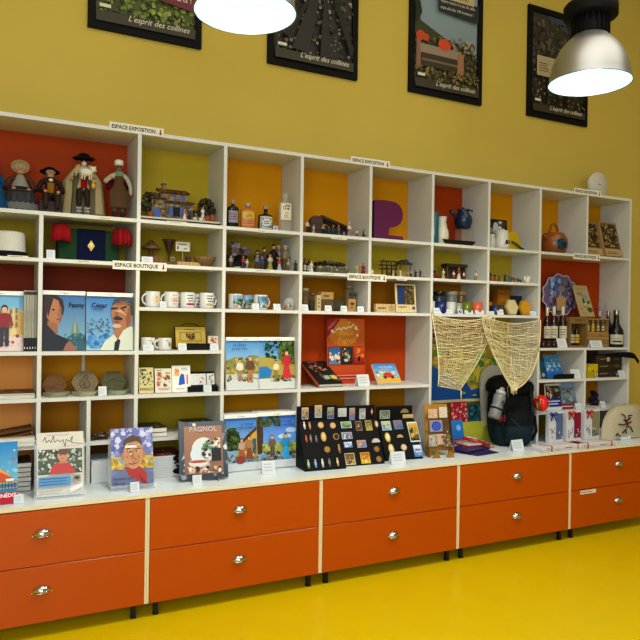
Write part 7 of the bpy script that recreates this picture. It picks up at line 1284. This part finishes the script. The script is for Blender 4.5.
# champagne, glass etc
b = (3.7657, 0.05, 1.3078, 0.1379, 0.2936)
bottle((b[0]-.004, b[1], b[2], b[3]*.82, b[4]), 'black wine bottle with white label and silver capsule, right end', [(.94, 0), (1, .015), (1, .36), (.93, .46), (.6, .56), (.38, .66), (.32, .96)], '#101310', '#a8a8a4', [('lines', .2, .5, .8, .62, 1, '#3a3a38'), ('r', .2, .2, .8, .36, '#2a2a28')], 2.0, (.08, .34), cap=(.86, 1), cmat=METAL, bg='#b4b2a6')
bottle((3.8003, 0.16, 1.3078, 0.0582, 0.2868), 'dark bottle with silver cap standing behind the crate', WINE, '#2a2a22', '#a0a09a', None, cap=(.84, 1), cmat=METAL)
bottle((3.7139, 0.17, 1.3078, 0.0574, 0.2852), 'slim bottle with white cap peeking above the crate', WINE, '#4a3a24', '#b0aca0', None, cap=(.84, 1))
b = (3.7889, 0.2, 1.3078, 0.0815, 0.3602); X, Y, Z, w, h = b; t = thing('wine_glass', 'tall clear stemmed glass behind the crate, its round bowl showing above', 'glass', (X, .21, Z)); r = w/2
MB().lathe([(r*.8, 0), (r*.8, .003), (.004, .008), (.004, h*.76), (r*.6, h*.8), (r, h*.9), (r*.8, h)], '#b8b0a0', n=22, cap=False).build('glass', ACRYL, t)
b = (3.8943, 0.08, 1.3078, 0.0529, 0.1351); b = (3.81, .15)+b[2:]; jar(b, 'clear jar at the right end behind the black wine bottle', '#a8a490', '#b8b4a4', None)
# level 5-6
b = (3.1235, 0.05, 1.0728, 0.2106, 0.1704); X, Y, Z, w, h = b
BLU = [('r', 0, 0, 1, 1, '#1f62a0', '#3a86bc'), ('n', .05, .3, .95, .95, ['#7aa8c4', '#57869a', '#a8b8b0', '#2a5a8a', '#8a9a7a'], 40, .08, 31), ('r', 0, 0, 1, .22, '#1d5a9c')]
for k, (x, l) in enumerate([(-.035, 'blue illustrated pack leaning back, left of two'), (.035, 'blue illustrated pack leaning back, right of two')]):
    book((X+x, Y+.02*k, Z, w*.52, h), 'blue_pack', l, BLU, t=.015, tilt=18, group='blue packs on the black stand', cover='#1f5a98', cat='pack')
b2 = (3.024, 0.08, 1.0728, 0.0607, 0.1324); book(b2, 'brochure', 'dark teal brochure at the left of the blue packs', [('r', 0, 0, 1, 1, '#1d3a3c', '#2a5a5a'), ('e', .5, .2, .3, .12, '#8a9a98')], t=.01, tilt=10, cat='brochure')
b = (3.178, 0.02, 1.0728, 0.1863, 0.0363); t = thing('black_stand', 'low black stand in front of the blue packs', 'display stand', (b[0], .015, b[2])); MB().box(-b[3]/2, b[3]/2, 0, .03, 0, .028, '#0f1012', bev=.003).box(-b[3]/2, b[3]/2, 0, .004, .028, .036, '#0f1012').build('stand_body', PAINT, t)
price_card((3.2987, 0.02, 1.0728, 0.1115, 0.071), 'white price card right of the blue packs')
b = (3.4943, 0.04, 1.0728, 0.1151, 0.1049); X, Y, Z, w, h = b; yb = [('r', .02, .5, .48, .98, '#b8a414'), ('r', .52, .5, .98, .98, '#b8a414'), ('r', .02, .02, .48, .48, '#a89610'), ('r', .52, .02, .98, .48, '#a89610'), ('n', .05, .05, .95, .95, ['#6a5c08', '#c9b83a'], 14, .07, 3)]
carton(b, 'stack of bright yellow printed cartons beside the brown boxes', '#b09c10', .06, yb)
bb = (3.688, 0.03, 1.0728, 0.295, 0.181); X, Y, Z, w, h = bb
for k in range(3):
    t = thing('wooden_case', 'dark brown flat case, %s of the stack of three' % ['bottom', 'middle', 'top'][k], 'case', (X, .04, Z+k*h*.315), 0, 'stacked dark brown cases'); MB().box(-w/2, w/2-.012, 0, .17, 0, h*.31, '#2f2215', bev=.003).art([('lines', .1, .35, .5, .65, 1, '#8a7a58'), ('e', .75, .5, .1, .2, '#57462c')], w, h*.31, y=-.0006).build('case_body', WOODM, t); MB().box(-.015, .015, -.004, 0, h*.13, h*.18, '#7a6a48').build('clasp', METAL, t)
price_card((3.7951, 0.012, 1.0728, 0.0808, 0.0541), 'white price card before the dark brown cases')
o = MB().box(-.013, .013, 0, .002, 0, .03, '#c0c4c8').art([('e', .5, .5, .3, .3, '#2d4a70')], .026, .03, y=-.0004).build('small_card', PRINT, None, (3.5089, 0.012, 1.0728, 0.0439, 0.0525)[:3], (-R(10), 0, 0)); tag(o, 'tiny card with blue picture before the yellow cartons', 'card')
o = MB().box(-.013, .013, 0, .002, 0, .03, '#b8b8b4').art([('lines', .2, .3, .8, .7, 2, '#57544e')], .026, .03, y=-.0004).build('small_card', PRINT, None, (X-.03, .033, Z+h*.315*2+.01)); tag(o, 'tiny white tag stuck on the top brown case', 'card')
t = thing('black_strap', 'black curved flap sticking out to the right past the shelf end', 'strap', (X, .03, Z+h*.95)); q = (3.8825, -0.05, 1.201)
def sf(u, v): 
    p0, p1, p2, p3 = Vector((-w*.2, .01, .004)), Vector((w*.3, -.075, .012)), Vector((w*.75, -.09, .012)), Vector((q[0]-X, -.08, q[2]-Z-h*.95))
    p = p0*(1-u)**3+p1*3*u*(1-u)**2+p2*3*u*u*(1-u)+p3*u**3; wd = .008+.046*u*(1.3-u)*1.9
    return (p.x, p.y+wd*(v-.5)*.8, p.z+wd*(v-.5))
MB().grid(sf, 24, 4, '#0c0c0e').grid(lambda u, v: tuple(Vector(sf(u, v))+Vector((0, .006, -.004))), 24, 4, '#0c0c0e').build('flap', FABRIC, t)
# level 6-7
b = (3.0732, 0.02, 0.8378, 0.1524, 0.1994); RG = [('r', 0, 0, 1, 1, '#2a2420'), ('n', .04, .45, .96, .9, ['#8a7a6a', '#57403a', '#c9a48a', '#3a4a5a'], 40, .08, 41), ('r', .05, .16, .95, .44, '#1d2f8a'), ('lines', .1, .2, .9, .4, 2, '#c9ccd8'), ('r', 0, 0, 1, .14, '#c4c8cc'), ('r', 0, .92, 1, 1, '#b8b8b4')]
book(b, 'photo_brochure', 'photo brochure with a blue band across its middle', RG, t=.01, tilt=6, cat='brochure')
b = (3.2551, 0.05, 0.8378, 0.1683, 0.1988); book(b, 'photo_brochure', 'brochure with mountain photo and red bottom, leaning behind the blue banded one', [('r', 0, 0, 1, 1, '#3a4a5a', '#7a9ab4'), ('n', .04, .2, .96, .8, ['#8a8a84', '#57504a', '#a89a8a', '#6a7a84'], 40, .08, 42), ('r', 0, 0, 1, .18, '#8a2430'), ('lines', .1, .04, .9, .14, 1, '#c9b4b4')], t=.012, tilt=14, rz=R(-6), cat='brochure')
price_card((3.3198, 0.012, 0.8378, 0.0694, 0.047), 'white price card right of the photo brochures')
b = (3.5222, 0.06, 0.8378, 0.1158, 0.1434); t = thing('purple_bundle', 'dark purple cloth bundle in the lower right compartment', 'cloth', (b[0]+.035, b[1], b[2]+.004)); m = MB(); g = random.Random(6)
for k in range(16): m.ell(g.uniform(-.03, .03), g.uniform(0, .04), .012+.008*k*.8, .028-.001*k, .025, .016, g.choice(['#241a2c', '#33243d', '#1b1422']), 9, 5)
m.build('cloth', FABRIC, t)
b = (3.6707, 0.02, 0.8378, 0.3295, 0.0232); stack((b[0]-.004, .02, b[2], b[3]-.012, .2), 'paper_sheet', lambda k: 'flat grey white paper, %s in the lower right compartment' % ['lower', 'upper'][k], 2, .006, '#b8b4aa', '#bcb8ae', cat='paper')
price_card((3.5863, 0.01, 0.8378, 0.0611, 0.0529), 'white price card before the flat papers')
# gift boxes on the counter
GW = '#cfcfd2'
def bow(par, x, y, z, s, col):
    m = MB()
    for k in (-1, 1):
        m.tube([(x, y, z), (x+k*s*.5, y-.004, z+s*.45), (x+k*s*.9, y-.006, z+s*.25), (x+k*s*.5, y-.006, z), (x, y, z)], s*.14, col, 5)
        m.tube([(x, y, z), (x+k*s*.45, y-.003, z-s*.5), (x+k*s*.6, y-.003, z-s*1.0)], s*.11, col, 5)
    m.ell(x, y-.004, z, s*.22, s*.18, s*.22, col, 8, 5); m.build('bow', FABRIC, par)
for (b, win, l, bc, sd) in [((3.0222, -0.05, 0.6162, 0.1451, 0.228), '#57688c', 'upright white gift box with slate blue window and blue bow', '#1d3a9c', 1), ((3.2051, -0.05, 0.6162, 0.15, 0.2266), '#8a1434', 'upright white gift box with crimson window and red bow', '#b81d22', 2), ((3.3944, -0.05, 0.6162, 0.1552, 0.2252), '#8a7d58', 'upright white gift box with tan window and red bow', '#b81d22', 3)]:
    X, Y, Z, w, h = b; t = thing('gift_box', l, 'gift box', (X, Y, Z), 0, 'upright gift boxes with bows')
    MB().box(-w/2, w/2, 0, .035, 0, h, GW, bev=.0015).art([('r', .48, .1, .96, .93, win), ('n', .06, .08, .44, .5, ['#a8a4a8', '#c48a8a', '#8a8a94', '#b8b4b8'], 18, .06, sd), ('n', .5, .12, .94, .4, ['#a8a4a8', '#c9bcbc', '#57545a', win], 16, .06, sd+5), ('lines', .1, .72, .4, .8, 1, '#9a9aa0')], w, h, y=-.0004).build('box_body', PRINT, t)
    bow(t, -w*.3, -.012, h*.9, .042, bc)
MB()
for (b, l, zo) in [((2.838, -0.2907, 0.6162, 0.3785, 0.0653), 'flat white gift box with red ribbon, lower left of the pair', 0), ((3.1606, -0.3067, 0.6162, 0.3621, 0.0637), 'flat white gift box with red ribbon, right of the pair', 0)]:
    X, Y, Z, w, h = b; t = thing('flat_gift_box', l, 'gift box', (X, Y, Z), 0, 'flat gift boxes'); d = .1
    MB().box(-w/2, w/2, 0, d, 0, .036, '#c4bcc0', bev=.0015).box(-w/2-.001, w/2+.001, -.001, d+.001, .018, .0375, '#d2ced2', bev=.001).art([('lines', .55, .35, .75, .65, 1, '#5a4a4a'), ('n', .1, .2, .4, .8, ['#c4a4a8', '#b8b0b4'], 8, .03, 4)], w, .036, y=-.0016).build('box_body', PRINT, t)
    m = MB()
    for x in (-w*.33, w*.33): m.box(x-.005, x+.005, -.003, d*.9, .0376, .039, '#b01d28', rot=(0, 0, R(20))).box(x-.007+.018, x+.003+.018, -.0035, -.0012, .002, .038, '#b01d28')
    m.build('ribbon', FABRIC, t)
price_card((3.4782, -0.06, 0.6162, 0.1086, 0.0818), 'white price card between the gift boxes and the cloth bag')
# cloth bag
b = (3.721, -0.04, 0.6162, 0.4649, 0.2439); X, Y, Z, w, h = b
t = thing('cloth_bag', 'cream cotton drawstring bag with black figure print', 'bag', (X-.03, -.088, Z), R(3)); CB = '#b8ae94'
def bag(u, v):
    a = 2*math.pi*u; hh = h*1.02; z = hh*math.sin(v*math.pi/2)**.9; rr = math.cos(v*math.pi/2)**.5
    fl = 1+.05*math.sin(5*a+3*v)
    return (w*.52*rr*math.cos(a)*fl+.09*w*v*v, .066*rr*math.sin(a)*fl, z+.004)
MB().grid(bag, 40, 16, CB).build('bag_body', FABRIC, t)
MB().tube([(w*.1, .03, h*1.0), (w*.35, .0, h*.86), (w*.5, -.02, h*.6), (w*.58, -.05, h*.3), (w*.62, -.06, .01)], .012, '#a89e84', 7).ell(w*.45, -.04, .03, .09, .06, .03, CB, 12, 6).build('folded_edge', FABRIC, t)
m = MB(); pr = lambda x, z: (x*w-.045, -.0745+.03*(z/h)**2+.03*(abs(x-.0)*2)**2*.3, z)
for pts in [[(-.06, .62), (.0, .55), (.06, .62), (.12, .66)], [(.0, .55), (.02, .42), (-.05, .3), (-.12, .22)], [(.02, .42), (.1, .36), (.14, .22)], [(.0, .58), (-.03, .74), (-.1, .8)], [(.06, .62), (.08, .74), (.16, .72)], [(-.2, .5), (-.08, .46), (.02, .5)], [(-.04, .3), (-.02, .2)]]:
    m.tube([pr(x-.02, z*h) for x, z in pts], .0045, '#262120', 5)
m.tube([pr(x, z*h) for x, z in [(-.04, .56), (.04, .5), (.1, .54)]], .006, '#8a2a24', 5).tube([pr(x, z*h) for x, z in [(-.3, .14), (-.26, .22), (-.22, .15), (-.2, .12)]], .005, '#262120', 5); m.build('figure_print', PAINT, t)
price_card((3.6306, -0.16, 0.6162, 0.133, 0.0802), 'white price card before the cream cloth bag')
# ------------------------------------------------------------------ light, world, camera
def area(name, loc, target, sx, sy, e, col):
    l = bpy.data.lights.new(name, 'AREA'); l.shape = 'RECTANGLE'; l.size = sx; l.size_y = sy; l.energy = e; l.color = col
    o = bpy.data.objects.new(name, l); COL.objects.link(o); o.location = loc
    o.rotation_euler = (Vector(target)-Vector(loc)).to_track_quat('-Z', 'Y').to_euler(); return o
area('window_daylight', (-1.5, -6.2, 2.2), (1.2, 0, .9), 4.5, 2.6, 175, (.8, .91, 1))
area('ceiling_fill', (1.5, -2.6, 4.4), (1.5, -1.8, 0), 5, 2.5, 60, (1, .93, .8))
w = bpy.data.worlds.new('world'); sc.world = w; w.use_nodes = True
bg = w.node_tree.nodes['Background']; bg.inputs[0].default_value = (.9, .95, 1, 1); bg.inputs[1].default_value = .22
cam = bpy.data.cameras.new('camera'); co = bpy.data.objects.new('camera', cam); COL.objects.link(co)
cam.sensor_fit = 'HORIZONTAL'; cam.sensor_width = 36; cam.lens = 674.668/640*36; cam.clip_start = .05
r_ = Vector((.8906076, -.45451315, .0153592)); u_ = Vector((-.01340837, .00751526, .99988186)); f_ = Vector((.454574884, .890708323, -.000598867))
co.matrix_world = Matrix(((r_.x, u_.x, -f_.x, -.76795), (r_.y, u_.y, -f_.y, -3.65123), (r_.z, u_.z, -f_.z, 1.489105), (0, 0, 0, 1)))
sc.camera = co
sc.view_settings.view_transform = 'Standard'; sc.view_settings.look = 'None'; sc.view_settings.exposure = .25; sc.view_settings.gamma = .9
